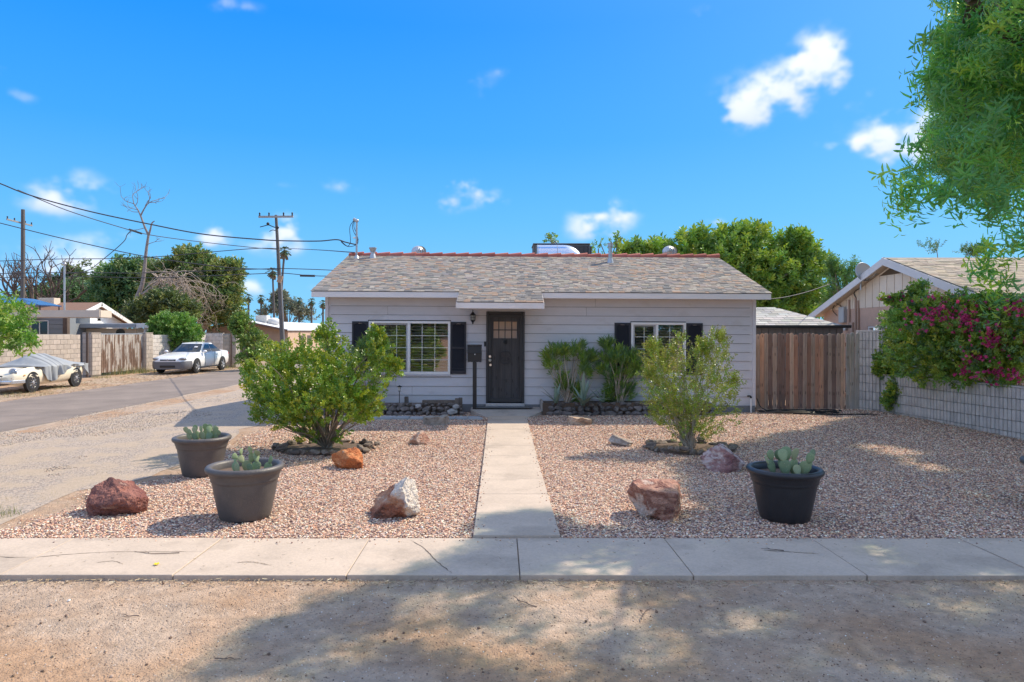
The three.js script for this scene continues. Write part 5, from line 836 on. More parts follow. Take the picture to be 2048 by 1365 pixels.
function agave(label, pos, list, seed) {
  const a = thing('agave', label, 'agave', pos), r = rng(seed), mats = [[0.28, 0.37, 0.28], [0.22, 0.31, 0.23], [0.35, 0.43, 0.34]].map((c) => std({ color: lin(...c), map: TX.stucco, roughness: 0.55 }));
  for (let [az, len, lean, curl] of list) {
    len *= 1.28; const w = 0.046 * (0.7 + len * 0.7), g = quadGrid((u, v) => { const ww = w * Math.sin(Math.PI * Math.min(0.96, 0.28 + 0.72 * v)) * (v > 0.95 ? 0.25 : 1), t = lean + curl * v, y = len * (v * Math.cos(t * 0.6)), out = len * (v * Math.sin(lean) + 0.5 * curl * v * v), s = (u - 0.5) * 2; return V(s * ww, Math.max(0.0, y - 0.25 * Math.max(0, curl) * len * v * v), out + Math.abs(s) * ww * -0.35 * Math.cos(lean) + 0.0); }, 4, 12);
    const m = part('leaf', put(clean(g), 0, 0, 0, 0, az, 0), r.pick(mats), a); m.material.side = THREE.DoubleSide;
  }
  return a;
}
agave('large grey-green agave with long leaves in the middle of the right planter', [(1166 - HX) * 14.98 / FOCAL, 0.34, -14.98], [[0.1, 0.62, 0.06, 0.12], [1.5, 0.58, 0.6, 0.5], [-1.5, 0.66, 0.10, 0.15], [1.0, 0.50, 0.3, 0.2], [2.6, 0.48, 0.4, 0.2], [0.4, 0.52, 0.9, 0.9], [-0.5, 0.46, 0.8, 0.9], [1.35, 0.62, 0.9, 0.4], [-2.3, 0.4, 0.5, 0.2], [1.8, 0.40, 1.0, 0.4], [0.9, 0.45, 1.0, 0.8], [-1.2, 0.42, 0.7, 0.3]], 5);
agave('small dark agave at the end of the right planter beside the step', [(1112 - HX) * 15.05 / FOCAL, 0.38, -15.06], [[-1.5, 0.40, 0.75, 0.15], [1.5, 0.34, 0.7, 0.15], [-0.2, 0.34, 0.12, 0.1], [2.4, 0.36, 0.3, 0.1], [-1.2, 0.34, 1.0, 0.2], [1.2, 0.30, 1.0, 0.2], [0.3, 0.26, 0.7, 0.3]], 6);
agave('narrow small agave between the two oleanders at the wall', [(1205 - HX) * 15.3 / FOCAL, 0.34, -15.3], [[-1.3, 0.34, 0.8, 0.1], [1.4, 0.36, 0.9, 0.1], [0.2, 0.26, 0.4, 0.1], [-2.0, 0.3, 0.4, 0.1]], 7);
// bougainvillea over the low wall
{
  const b = thing('bougainvillea', 'big bougainvillea with magenta flowers growing over the low block wall', 'bougainvillea'), root = V(10.1, 0, -13.8);
  const lobes = lobesAt([[1880, 690, 92, 82, 14.1, 1.0], [1960, 690, 95, 92, 13.3, 1.0], [1835, 650, 56, 56, 14.6, 0.7], [1800, 722, 30, 40, 15.5, 0.4], [2040, 690, 70, 92, 12.6, 0.9], [1905, 628, 80, 34, 14.0, 0.7], [1990, 632, 70, 38, 13.3, 0.7], [1772, 728, 14, 28, 15.72, 0.12, 0.6], [1800, 775, 14, 22, 15.3, 0.08, 0.35], [1835, 600, 12, 16, 14.6, 0.12, 0.2], [1795, 603, 24, 6, 14.8, 0.12, 0.25], [1785, 800, 10, 16, 15.3, 0.08, 0.2], [1840, 578, 6, 10, 14.7, 0.08, 0.1]]);
  const heart = [leafSpray(11, 9, 0.17, 0.07, 0.055, { stem: 0.003 }), leafSpray(12, 8, 0.14, 0.075, 0.06, { stem: 0.003 })];
  const tips = foliage('foliage', b, heart, LM.soft, lobes, 4200, 351, { root, cols: [G_LIGHT, G_LIGHT, rgb(0.32, 0.54, 0.12), G_LIGHT, G_BLUE, G_YELLOW], shell: 0.36, gap: 0.3, gapF: 2.6, wild: 0.6, up: 0.1 });
  const bract = leafSpray(13, 12, 0.07, 0.05, 0.045, { spread: 1.0 }), fl = lobesAt([[1790, 600, 26, 9, 14.8, 0.15, 1], [1850, 610, 20, 12, 14.4, 0.2, 1], [1880, 605, 22, 14, 14.2, 0.2, 2], [1920, 612, 22, 14, 13.6, 0.3, 2], [1935, 642, 22, 12, 12.85, 0.1, 2.2], [1870, 628, 22, 12, 13.5, 0.1, 2], [1990, 660, 20, 12, 12.45, 0.1, 1], [1985, 682, 18, 12, 12.45, 0.1, 1], [2005, 690, 12, 8, 12.4, 0.1, 0.7], [1925, 742, 16, 12, 12.95, 0.1, 1.3], [1985, 745, 14, 6, 12.5, 0.1, 0.7], [2030, 755, 18, 12, 12.1, 0.1, 1.3], [2035, 615, 22, 14, 12.1, 0.2, 1.3], [1945, 712, 10, 8, 12.85, 0.1, 0.6], [1960, 720, 8, 8, 12.8, 0.1, 0.5], [1955, 622, 18, 12, 13, 0.2, 1]]);
  foliage('blossoms', b, [bract], leafMat(lin(1, 1, 1), 0.45, 0.8), fl.map(([c, a, e, f, w]) => [c, a * 1.35, e * 1.5, f * 1.6, w]).concat(lobesAt([[1900, 640, 120, 50, 13.2, 0.5, 3], [1990, 690, 80, 90, 12.3, 0.3, 3]])), 620, 352, { root, cols: [rgb(0.72, 0.05, 0.26), rgb(0.60, 0.03, 0.20), rgb(0.80, 0.12, 0.36)], shell: 0.6, scale: [0.45, 0.8], wild: 0.9 });
  part('branches', stems(V(10.3, 0.05, -13.6), tips, 60, 353, 0.02, 0.003, { spread: 0.3, bow: 0.2 }), M.bark, b);
}
// ---------------------------------------------------------------- right-hand neighbour: pink house
{
  const h = thing('neighbour_house', 'pink stucco house with cream board gable and shingle roof behind the bougainvillea', 'house'), r = rng(71);
  const XG = 11.45, ZN = -15.4, ZM = -19.7, ZF = -24.0, sl = 0.325, ridge = 4.07, ry = (z) => ridge - Math.abs(z - ZM) * sl, XE = 24;
  part('wall', metric(box(XE - XG, 2.75, 0.2, (XE + XG) / 2, 1.35, ZN - 0.1)), M.pinkStucco, h);
  const g = extrude([[15.4, 0], [24, 0], [24, 2.7], [15.4, 2.7]], 0.2, 0, [rect(19.85, 1.2, 21.15, 2.13)]);
  part('wall', metric(put(g, XG + 0.13, 0, 0, 0, Math.PI / 2, 0)), M.pinkStucco, h);
  // vertical boards of the gable
  const boardM = [[0.86, 0.72, 0.57], [0.82, 0.68, 0.54], [0.88, 0.75, 0.61]].map((c) => std({ color: lin(...c), map: TX.paint, roughness: 0.75 }));
  for (let i = 0; i < 22; i++) { const z0 = ZN - i * 0.39, z1 = z0 - 0.362, y0 = ry(z0) - 0.14, y1 = ry(z1) - 0.14; if (Math.max(y0, y1) < 2.72) continue; const pts = [[-z0, 2.70], [-z1, 2.70], [-z1, Math.max(2.71, y1)], [-z0, Math.max(2.71, y0)]]; part('gable_board', metric(put(extrude(pts, 0.05, 0.006), XG - 0.03, 0, 0, 0, Math.PI / 2, 0), i), r.pick(boardM), h); }
  part('gable_core', metric(put(extrude([[15.4, 2.68], [24, 2.68], [24, ry(-24) - 0.16], [19.7, ridge - 0.16], [15.4, ry(-15.4) - 0.16]], 0.1), XG + 0.1, 0, 0, 0, Math.PI / 2, 0)), std({ color: lin(0.30, 0.23, 0.17), roughness: 0.95 }), h);
  const roofM = std({ color: lin(0.36, 0.30, 0.24), map: TX.grain, roughness: 0.95 }), th = Math.atan(sl), X0 = XG - 0.38;
  const plane = (s) => { const z1 = s > 0 ? -15.0 : -24.4, L = Math.abs(z1 - ZM) / Math.cos(th); return metric(put(box(XE - X0, 0.06, L, 0, 0, 0), (X0 + XE) / 2, (ry(z1) + ridge) / 2, (z1 + ZM) / 2, s * th)); };
  const roof = part('roof', [plane(1), plane(-1)], roofM, h);
  const list = [], tones = [[0.44, 0.36, 0.28], [0.52, 0.44, 0.35], [0.34, 0.29, 0.24], [0.40, 0.35, 0.30]].map((c) => rgb(...c));
  for (let j = 0; j < 34; j++) { const z = -15.0 - (j * 0.14 + 0.07) * Math.cos(th); if (z < ZM) break; for (let x = X0; x < 20; ) { const w = r.r(0.14, 0.36); list.push({ p: V(x + w / 2, ry(z) + 0.042 + (r() < 0.5 ? 0.006 : 0), z), e: new THREE.Euler(th - 0.03, 0, 0), s: V(w - 0.004, 1, 1), c: jitter(r.pick(tones), r, 0.15) }); x += w; } }
  copies('shingles', metric(box(1, 0.01, 0.165)), std({ map: TX.grain, roughness: 0.95 }), list, roof, 'stuff');
  const rakeM = std({ color: lin(0.74, 0.72, 0.72), map: TX.paint, roughness: 0.6 });
  for (const s of [1, -1]) { const z1 = s > 0 ? -14.98 : -24.42, L = Math.abs(z1 - ZM) / Math.cos(th) + 0.12; part('rake_board', metric(put(box(0.04, 0.2, L, 0, -0.05, 0), X0 - 0.01 - (s > 0 ? 0.003 : 0), (ry(z1) + ridge) / 2 - 0.03, (z1 + ZM) / 2, s * th)), rakeM, h); }
  part('fascia', metric(box(XE - X0, 0.16, 0.03, (X0 + XE) / 2, ry(-15) - 0.07, -14.97)), rakeM, h);
  part('gutter', metric(rbox(XE - X0 - 0.4, 0.1, 0.1, 0.02, (X0 + XE) / 2 + 0.2, ry(-15) - 0.05, -14.9)), std({ color: lin(0.40, 0.42, 0.34), roughness: 0.6 }), h);
  part('soffit', [metric(put(box(0.4, 0.02, 4.7, 0, -0.05, 0), X0 + 0.2, (ry(-15) + ridge) / 2 - 0.03, (-15 + ZM) / 2, th)), metric(put(box(0.4, 0.02, 4.7, 0, -0.05, 0), X0 + 0.2, (ry(-15) + ridge) / 2 - 0.03, (-24.4 + ZM) / 2, -th))], M.cream, h);
  part('gable_vent', metric(put(extrude([[19.0, 3.62], [20.4, 3.62], [19.7, 3.86]], 0.06), XG - 0.05, 0, 0, 0, Math.PI / 2, 0)), std({ color: lin(0.12, 0.08, 0.05), roughness: 0.9 }), h);
  const w = sub('window', h);
  part('frame', [box(0.1, 0.05, 1.3, XG - 0.0, 2.105, -20.5), box(0.1, 0.05, 1.3, XG, 1.225, -20.5), box(0.1, 0.83, 0.05, XG, 1.665, -19.875), box(0.1, 0.83, 0.05, XG, 1.665, -21.125), box(0.08, 0.83, 0.04, XG, 1.665, -20.5)].map((q) => metric(q)), M.vinyl, w);
  part('pane', box(0.001, 0.83, 1.2, XG + 0.02, 1.665, -20.5), M.pane, w); part('curtain', metric(box(0.01, 0.9, 1.3, XG + 0.16, 1.665, -20.5)), M.vinyl, w);
  // meter box, conduits
  const zAt = (px, X) => (X * FOCAL) / (px - HX);
  const brown = std({ color: lin(0.48, 0.32, 0.24), roughness: 0.7 }), X = XG - 0.11, zm = zAt(1686, X);
  part('meter_box', metric(rbox(0.14, 0.52, 0.34, 0.01, X, 2.52, -zm)), std({ color: lin(0.45, 0.46, 0.47), metalness: 0.3, roughness: 0.5 }), h);
  part('meter', put(cyl(0.085, 0.085, 0.1, 0, 0, 0, 20), X - 0.03, 2.08, -zAt(1690, X) + 0.1, 0, 0, Math.PI / 2), M.galv, h);
  for (const [px, y1] of [[1698, 3.0], [1711, 3.05], [1716, 2.95]]) part('conduit', cyl(0.032, 0.032, y1, X, y1 / 2, -zAt(px, X), 10), brown, h);
  part('conduit_box', metric(rbox(0.09, 0.42, 0.18, 0.008, X, 2.05, -zAt(1704, X))), brown, h);
  part('cable', [tube([V(X, 3.05, -zAt(1711, X)), V(X, 3.2, -zAt(1708, X)), V(X, 3.3, -zAt(1716, X)), V(X, 3.32, -zAt(1722, X))], 0.014, 14), tube([V(X, 2.75, -zm), V(X, 2.9, -zm - 0.5), V(X, 2.7, -zm - 0.7), V(X, 2.5, -zm - 0.4)], 0.012, 16)], M.wire, h);
  // satellite dish on the roof edge
  const d = thing('satellite_dish', 'grey satellite dish on the left roof edge of the pink house', 'satellite dish', at(1727, 544, 21)); d.rotation.y = 0.35;
  part('reflector', quadGrid((u, v) => { const a = u * 6.2832, q = v; return V(0.34 * q * Math.cos(a), 0.29 * q * Math.sin(a), 0.075 * q * q - 0.05).applyAxisAngle(V(1, 0, 0), -0.18); }, 28, 6), new THREE.MeshStandardMaterial({ color: lin(0.40, 0.40, 0.41), roughness: 0.6, side: THREE.DoubleSide }), d);
  part('rim', clean(new THREE.TorusGeometry(0.315, 0.012, 6, 32).scale(1.075, 0.92, 1).rotateX(-0.18).translate(0, 0, 0.02)), M.galv, d);
  part('feed_arm', [tube([V(0, -0.26, 0.02), V(0.01, -0.20, 0.25), V(0.01, -0.12, 0.42)], 0.014, 8), rbox(0.1, 0.06, 0.12, 0.01, 0.01, -0.09, 0.43)], M.galv, d);
  part('mast', [cyl(0.025, 0.025, 0.5, 0.0, -0.30, -0.1, 10), box(0.12, 0.12, 0.1, 0, -0.1, -0.06)], M.galv, d);
}
// ---------------------------------------------------------------- side street, left: wall, gate, houses
const wallLeft = (d) => V(-17.9 - 0.07 * (30.2 - d), 0, -d);
{
  const r = rng(81), shape = [0, 1, 2].map((k) => metric(rbox(0.39, 0.19, 0.04, 0.005), k * 0.4, k * 0.3)), endShape = metric(rbox(0.19, 0.19, 0.04, 0.005));
  const blocks = (o, L, rows, y0 = 0, mats = M.blockB) => { for (let j = 0; j < rows; j++) { let x = 0; if (j % 2) { const b = part('block', endShape, r.pick(mats), o); b.position.set(0.1, y0 + 0.1 + j * 0.2, 0.01); x = 0.2; } while (x + 0.15 < L) { const wide = x + 0.4 <= L + 0.01, b = part('block', wide ? shape[Math.floor(r() * 3)] : endShape, r.pick(mats), o); b.position.set(x + (wide ? 0.2 : 0.1), y0 + 0.1 + j * 0.2, 0.01 + r.r(-0.002, 0.002)); x += wide ? 0.4 : 0.2; } } };
  const wall = (label, a, b, h, depth = 0.19) => { const [o, L] = alongWall('block_wall', label, 'wall', a, b); part('core', metric(box(L, h, depth, L / 2, h / 2, -depth / 2 - 0.008)), M.mortarPale, o); return [o, L]; };
  const [w1, L1] = wall('tan block wall behind the covered car on the far side of the road', wallLeft(29.2), wallLeft(23.4), 1.86); w1.rotation.y += Math.PI; w1.position.copy(wallLeft(29.2));
  // front towards the road (+x): x axis from near to far
  const remake = (o, a, b) => { const u = b.clone().sub(a); o.position.set(a.x, 0, a.z); o.rotation.y = -Math.atan2(u.z, u.x); };
  remake(w1, wallLeft(23.0), wallLeft(29.4)); blocks(w1, 6.2, 9, 0.04);
  const pier = (label, d, n = 9) => { const [o, L] = alongWall('block_pier', label, 'pier', wallLeft(d), wallLeft(d + 0.62)); o.position.x += 0.16; part('core', metric(box(0.60, 1.9, 0.4, 0.31, 0.95, -0.21)), M.mortarPale, o); blocks(o, 0.6, n, 0.06); for (let j = 0; j < n; j++) { const b = part('block', shape[j % 3], r.pick(M.blockB), o); b.rotation.y = -Math.PI / 2; b.position.set(-0.01, 0.16 + j * 0.2, -0.2); } part('cap', metric(rbox(0.64, 0.04, 0.42, 0.006, 0.31, 1.9, -0.2)), M.blockB[1], o); return o; };
  pier('tan block pier left of the rusty corrugated gate', 29.7); pier('tan block pier right of the rusty corrugated gate', 33.7);
  const gate = thing('corrugated_gate', 'rusty white corrugated metal gate between two block piers', 'gate', wallLeft(30.3)), u = wallLeft(33.7).sub(wallLeft(30.3)); gate.rotation.y = -Math.atan2(u.z, u.x);
  for (let i = 0; i < 26; i++) { const m = part('metal_rib', metric(quadGrid((a, v) => V((i + a) * 0.131, v * 1.72, 0.035 * Math.sin(a * Math.PI)), 5, 1), i * 0.37), M.rust, gate); m.position.y = 0.12; }
  part('rail', metric(box(3.4, 0.05, 0.05, 1.7, 1.86, 0)), M.galv, gate);
  const [w2] = wall('shaded block wall behind the parked white sedan', wallLeft(34.3), wallLeft(41), 1.8); remake(w2, wallLeft(34.3), wallLeft(41)); blocks(w2, 6.7, 9, 0.0, M.blockA);
  // wall stub that faces us past the sedan
  const a = at(398, 700, 40), b = at(446, 700, 40), c = at(474, 700, 37.6);
  const [w3] = wall('grey block wall stub facing the street behind the sedan', V(a.x, 0, a.z), V(b.x, 0, b.z), 1.9); blocks(w3, a.distanceTo(b), 9, 0.06, M.blockA);
  const pr = thing('block_pier', 'sunlit pale block pier at the right end of the side street wall', 'pier', [(459 - HX) * 38 / FOCAL, 0, -38]); part('core', metric(box(0.72, 1.86, 0.6, 0, 0.93, -0.3)), M.mortarPale, pr);
  for (let j = 0; j < 9; j++) for (const k of [-1, 1]) { const q = part('block', shape[(j + 1) % 3], r.pick(M.blockB), pr); q.position.set(k * 0.19, 0.11 + j * 0.2, 0.01); q.scale.x = 0.92; }
  part('steel_post', cyl(0.035, 0.035, 2.0, 0.12, 1.0, 0.08, 8), std({ color: lin(0.16, 0.10, 0.07), roughness: 0.9 }), pr);
  const sp = single('steel_post', cyl(0.05, 0.05, 1.92, 0, 0.96, 0, 8), std({ color: lin(0.10, 0.07, 0.055), roughness: 0.9 }), 'dark rusty steel post between the block wall and the gate pier', 'post'); sp.position.copy(wallLeft(29.45)).add(V(0.14, 0, 0));
}
const darkGlass = M.carGlass;
{
  // flat-roofed grey house, far left
  const h = thing('flat_roof_house', 'grey boarded house with a flat cream fascia behind the left block wall', 'house'), z = -33.5, k = 33.5 / FOCAL, X = (p) => (p - HX) * k, grey = std({ color: lin(0.25, 0.27, 0.29), map: TX.paint, roughness: 0.7 });
  part('wall', [metric(box(X(139) - X(-160), 2.75, 0.5, (X(139) + X(-160)) / 2, 1.375, z - 0.25)), metric(box(X(70) - X(-160), 2.75, 4, (X(70) + X(-160)) / 2, 1.375, z - 2.5))], grey, h);
  for (let j = 0; j < 6; j++) part('siding_board', metric(rbox(X(137) - X(-158), 0.21, 0.03, 0.006, (X(137) + X(-158)) / 2, 1.55 + j * 0.22, z + 0.014, -0.05)), grey, h);
  part('corner_post', metric(rbox(0.22, 2.7, 0.22, 0.01, X(136), 1.35, z + 0.13)), std({ color: lin(0.16, 0.12, 0.10), map: TX.wood, roughness: 0.9 }), h);
  for (const [a, b] of [[64, 98], [22, 56]]) { const w = sub('window', h); part('frame', [box(X(b) - X(a), 0.04, 0.06, (X(a) + X(b)) / 2, 2.5, z + 0.05), box(X(b) - X(a), 0.04, 0.06, (X(a) + X(b)) / 2, 1.62, z + 0.05), ...[a, (a + b) / 2, b].map((p) => box(0.04, 0.84, 0.055, X(p), 2.06, z + 0.05))].map((q) => metric(q)), M.vinyl, w); part('pane', box(X(b) - X(a) - 0.04, 0.84, 0.02, (X(a) + X(b)) / 2, 2.06, z + 0.04), darkGlass, w); }
  const zr = -31.6, kr = 31.6 / FOCAL, yr = EYE + (HY - 630) * kr;
  part('roof', [metric(box(9, 0.08, 0.9, (200 - HX) * kr - 4.5, yr + 0.18, zr - 0.45)), metric(box(5, 0.08, 6, (30 - HX) * kr - 2.5, yr + 0.17, zr - 3.9))], M.white, h);
  const fas = box(9, 0.33, 0.06, (200 - HX) * kr - 4.5, yr + 0.06, zr + 0.02); part('fascia', metric(fas), M.cream, h); part('fascia', metric(box(0.06, 0.33, 0.9, (200 - HX) * kr, yr + 0.06, zr - 0.45)), M.cream, h);
  part('soffit', metric(box(9, 0.04, 0.86, (200 - HX) * kr - 4.52, yr - 0.10, zr - 0.46)), M.cream, h);
  const mastX = (129 - HX) * 33 / FOCAL; part('service_mast', [cyl(0.045, 0.045, 2.5, mastX, yr + 1.25, -33, 10), ball(0.09, mastX, yr + 2.5, -33)], M.galv, h);
  const lp = part('eave_lamp', [cyl(0.05, 0.08, 0.12, (183 - HX) * kr, yr - 0.2, zr - 0.6, 10)], M.black, h);
  // solar panels on a rack above it
  const s = thing('solar_array', 'blue solar panels on a tilted rack above the grey house', 'solar panels', [0, 0, 0]), zs = -37, ks = 37 / FOCAL, sp = std({ color: lin(0.055, 0.11, 0.24), roughness: 0.2, metalness: 0.1 });
  const q = (px, py, dz) => at(px, py, 37 - dz), edge4 = (u) => [q(lerp(-60, 8, 0), 590, 0)];
  for (let i = 0; i < 4; i++) for (let j = 0; j < 2; j++) {
    const c = (u, v) => { const A = q(-70, 601, 1.6), B = q(125, 612, 1.6), C = q(-70, 586, -1.4), D = q(70, 598, -1.4); return A.clone().lerp(B, u).lerp(C.clone().lerp(D, u), v); };
    const u0 = i / 4 + 0.006, u1 = (i + 1) / 4 - 0.006, v0 = j / 2 + 0.01, v1 = (j + 1) / 2 - 0.01, a = c(u0, v0), b = c(u1, v0), d = c(u1, v1), e = c(u0, v1), dn = V(0, -0.05, 0);
    const f = [a, b, d, a, d, e, ...[a, b, d, e].flatMap((p, n, l) => { const p2 = l[(n + 1) % 4], x = p.clone().add(dn), y = p2.clone().add(dn); return [p, x, y, p, y, p2]; })], g = new THREE.BufferGeometry(); g.setAttribute('position', new THREE.Float32BufferAttribute(f.flatMap((p) => [p.x, p.y, p.z]), 3)); g.computeVertexNormals(); sp.side = THREE.DoubleSide; part('solar_panel', metric(g), sp, s);
  }
  for (const px of [-40, 20, 80, 118]) part('rack_post', cyl(0.03, 0.03, 0.6, q(px, 610, 1).x, q(px, 622, 1).y, -36, 6), M.black, s);
  // white gable house with brown roof
  const w = thing('white_gable_house', 'white gable house with brown shingle roof behind the grey house', 'house'), XG = -24, zm = -40.4, zn = -36.8, zf = -44.0, yA = EYE + (HY - 607) * 40.4 / FOCAL, yE = 2.42, sl = (yA - yE) / 3.6;
  part('wall', metric(put(extrude([[36.9, 0], [43.9, 0], [43.9, yE - 0.02], [40.4, yA - 0.12], [36.9, yE - 0.02]], 9), XG, 0, 0, 0, Math.PI / 2)), std({ color: lin(0.74, 0.74, 0.74), map: TX.paint, roughness: 0.8 }), w);
  const th = Math.atan(sl), bm = std({ color: lin(0.27, 0.155, 0.105), map: TX.grain, roughness: 0.95 });
  part('roof', [1, -1].map((k) => metric(put(box(10, 0.08, 4.05 / Math.cos(th), 0, 0, 0), XG - 4.6, yA - 2.0 * sl + 0.02, zm + k * 2.0, k * th))), bm, w);
  for (const k of [1, -1]) part('rake_board', metric(put(box(0.05, 0.22, 4.1 / Math.cos(th), 0, -0.05, 0), XG + 0.42, yA - 2.0 * sl, zm + k * 2.02, k * th)), M.white, w);
  part('rooftop_unit', metric(rbox(0.9, 0.4, 0.6, 0.02, -26.4, yA + 0.1, -40)), M.cream, w);
  // low flat building with arched window
  const l = thing('low_flat_building', 'low pale building with a grey flat fascia and arched window behind the gate', 'building'), zl = -37.5, kl = 37.5 / FOCAL, XL = (p) => (p - HX) * kl;
  part('wall', metric(box(XL(270) - XL(80), 2.15, 3.5, (XL(80) + XL(270)) / 2, 1.07, zl - 1.9)), M.cream, l); part('carport_wall', metric(box(XL(315) - XL(270), 2.1, 0.2, (XL(270) + XL(315)) / 2, 1.05, zl - 2.4)), std({ color: lin(0.16, 0.13, 0.12), roughness: 0.9 }), l);
  part('roof', metric(box(XL(318) - XL(80), 0.08, 4.6, (XL(80) + XL(318)) / 2, 2.38, zl - 1.9)), M.white, l); part('fascia', metric(box(XL(280) - XL(80), 0.2, 0.05, (XL(80) + XL(280)) / 2, 2.28, zl + 0.42)), std({ color: lin(0.33, 0.35, 0.37), map: TX.paint, roughness: 0.7 }), l); part('fascia', metric(box(XL(318) - XL(281), 0.2, 0.05, (XL(281) + XL(318)) / 2, 2.28, zl + 0.42)), M.white, l);
  part('arched_window', metric(put(extrude([...rect(-0.24, -0.4, 0.24, 0.0).slice(0, 2), ...Array.from({ length: 9 }, (_, i) => [0.24 * Math.cos(i * Math.PI / 8), 0.2 * Math.sin(i * Math.PI / 8)])], 0.05), XL(238), 1.93, zl - 0.12)), darkGlass, l);
  for (const p of [294, 300]) part('post', metric(box(0.1, 2.2, 0.1, XL(p), 1.1, zl + 0.2)), M.white, l);
  // tan house with white roof
  const t = thing('tan_house', 'tan house with a low white roof beyond the side street pole', 'house'), zt = -55, kt = 55 / FOCAL, XT = (p) => (p - HX) * kt, YT = (p) => EYE + (HY - p) * kt;
  const xl = XT(400), xr = XT(575), xa = XT(483), ya = YT(641), yl = YT(657), yr2 = YT(660), D = 26;
  part('wall', metric(put(extrude([[xl + 0.3, 0], [xr - 0.3, 0], [xr - 0.3, yr2 - 0.05], [xa, ya - 0.16], [xl + 0.3, yl - 0.05]], D - 1), 0, 0, zt - 0.5)), M.tan, t);
  part('side_wall', metric(box(0.2, yr2 - 0.1, D - 1.2, xr - 0.25, (yr2 - 0.1) / 2, zt - D / 2)), std({ color: lin(0.60, 0.42, 0.31), map: TX.stucco, roughness: 0.95 }), t);
  const slab = (x0, y0, x1, y1) => { const a = Math.atan2(y1 - y0, x1 - x0), L = Math.hypot(x1 - x0, y1 - y0); return metric(put(box(L, 0.1, D, 0, 0, 0), (x0 + x1) / 2, (y0 + y1) / 2, zt - D / 2, 0, 0, a)); };
  const wr = std({ color: lin(0.72, 0.73, 0.76), map: TX.stucco, roughness: 0.8 }); part('roof', [slab(xl, yl, xa, ya), slab(xa, ya, xr, yr2)], wr, t);
  const brown = std({ color: lin(0.16, 0.10, 0.075), roughness: 0.9 }); for (const [x0, y0, x1, y1] of [[xl, yl, xa, ya], [xa, ya, xr, yr2]]) { const a = Math.atan2(y1 - y0, x1 - x0), L = Math.hypot(x1 - x0, y1 - y0); part('rake_board', metric(put(box(L, 0.15, 0.06, 0, -0.05, 0), (x0 + x1) / 2, (y0 + y1) / 2, zt + 0.02, 0, 0, a)), brown, t); }
  part('rooftop_unit', metric(rbox(0.95, 0.55, 0.9, 0.03, XT(500), ya + 0.2, zt - 3)), M.white, t); part('rooftop_unit', ball(0.5, XT(522), ya - 0.05, zt - 3, 12, 1.2, 0.7, 1), M.white, t);
  for (const p of [606, 622]) part('window', box(0.02, 0.7, 1.4, xr - 0.14, 1.3, -(xr * FOCAL) / (p - HX)), darkGlass, t);
}
// ---------------------------------------------------------------- cars
function wheel(parent, x, y, z, r, wide, kind) {
  const w = sub('wheel', parent, x, y, z), spokeM = kind === 'wire' ? M.chrome : std({ color: lin(0.55, 0.55, 0.56), metalness: 0.7, roughness: 0.4 });
  part('tyre', put(lathe([[r * 0.62, -wide / 2], [r * 0.9, -wide / 2], [r * 0.98, -wide * 0.36], [r, 0], [r * 0.98, wide * 0.36], [r * 0.9, wide / 2], [r * 0.62, wide / 2]], 28), 0, 0, 0, Math.PI / 2), M.tyre, w);
  const rim = [put(lathe([[r * 0.55, -wide * 0.2], [r * 0.66, wide * 0.44], [r * 0.60, wide * 0.46], [r * 0.5, wide * 0.1], [0.0, wide * 0.08]], 28), 0, 0, 0, Math.PI / 2)];
  const n = kind === 'wire' ? 10 : 5; for (let i = 0; i < n; i++) rim.push(put(box(r * 0.56, kind === 'wire' ? 0.016 : 0.055, 0.03, r * 0.30, 0, 0), 0, 0, wide * 0.44, 0, 0, (i / n) * 6.2832));
  rim.push(put(cyl(r * 0.16, r * 0.18, 0.05, 0, 0, 0, 14), 0, 0, wide * 0.46, Math.PI / 2));
  const m = part('rim', rim, spokeM, w); if (z < 0) m.rotation.y = Math.PI; return w;
}
function loft(st, sec) {                                           // st: stations front to back; sec(s) -> half profile [z, y] from sill to centre
  const rows = st.map((s) => { const h = sec(s); return [...h.map(([z, y]) => V(s.x, y, z)), ...h.slice(0, -1).reverse().map(([z, y]) => V(s.x, y, -z))]; }), m = rows[0].length;
  const g = quadGrid((u, v) => rows[Math.round(v * (rows.length - 1))][Math.round(u * (m - 1))], m - 1, rows.length - 1);
  const cap = (row, flip) => { const c = V(row[0].x, row.reduce((s, p) => s + p.y, 0) / m, 0), f = []; for (let i = 0; i < m; i++) { const a = row[i], b = row[(i + 1) % m]; f.push(c, ...(flip ? [b, a] : [a, b])); } const q = new THREE.BufferGeometry(); q.setAttribute('position', new THREE.Float32BufferAttribute(f.flatMap((p) => [p.x, p.y, p.z]), 3)); q.computeVertexNormals(); return clean(q); };
  return [clean(toCreasedNormals(g, 0.7)), cap(rows[0], false), cap(rows[rows.length - 1], true)];
}
const fillSt = (list, step = 0.12) => { const out = [], keys = Object.keys(list[0]); for (let i = 0; i < list.length - 1; i++) { const n = Math.max(1, Math.round(Math.abs(list[i].x - list[i + 1].x) / step)); for (let k = 0; k < n; k++) { const t = k / n; out.push(Object.fromEntries(keys.map((q) => [q, lerp(list[i][q], list[i + 1][q], t)]))); } } out.push(list[list.length - 1]); return out; };
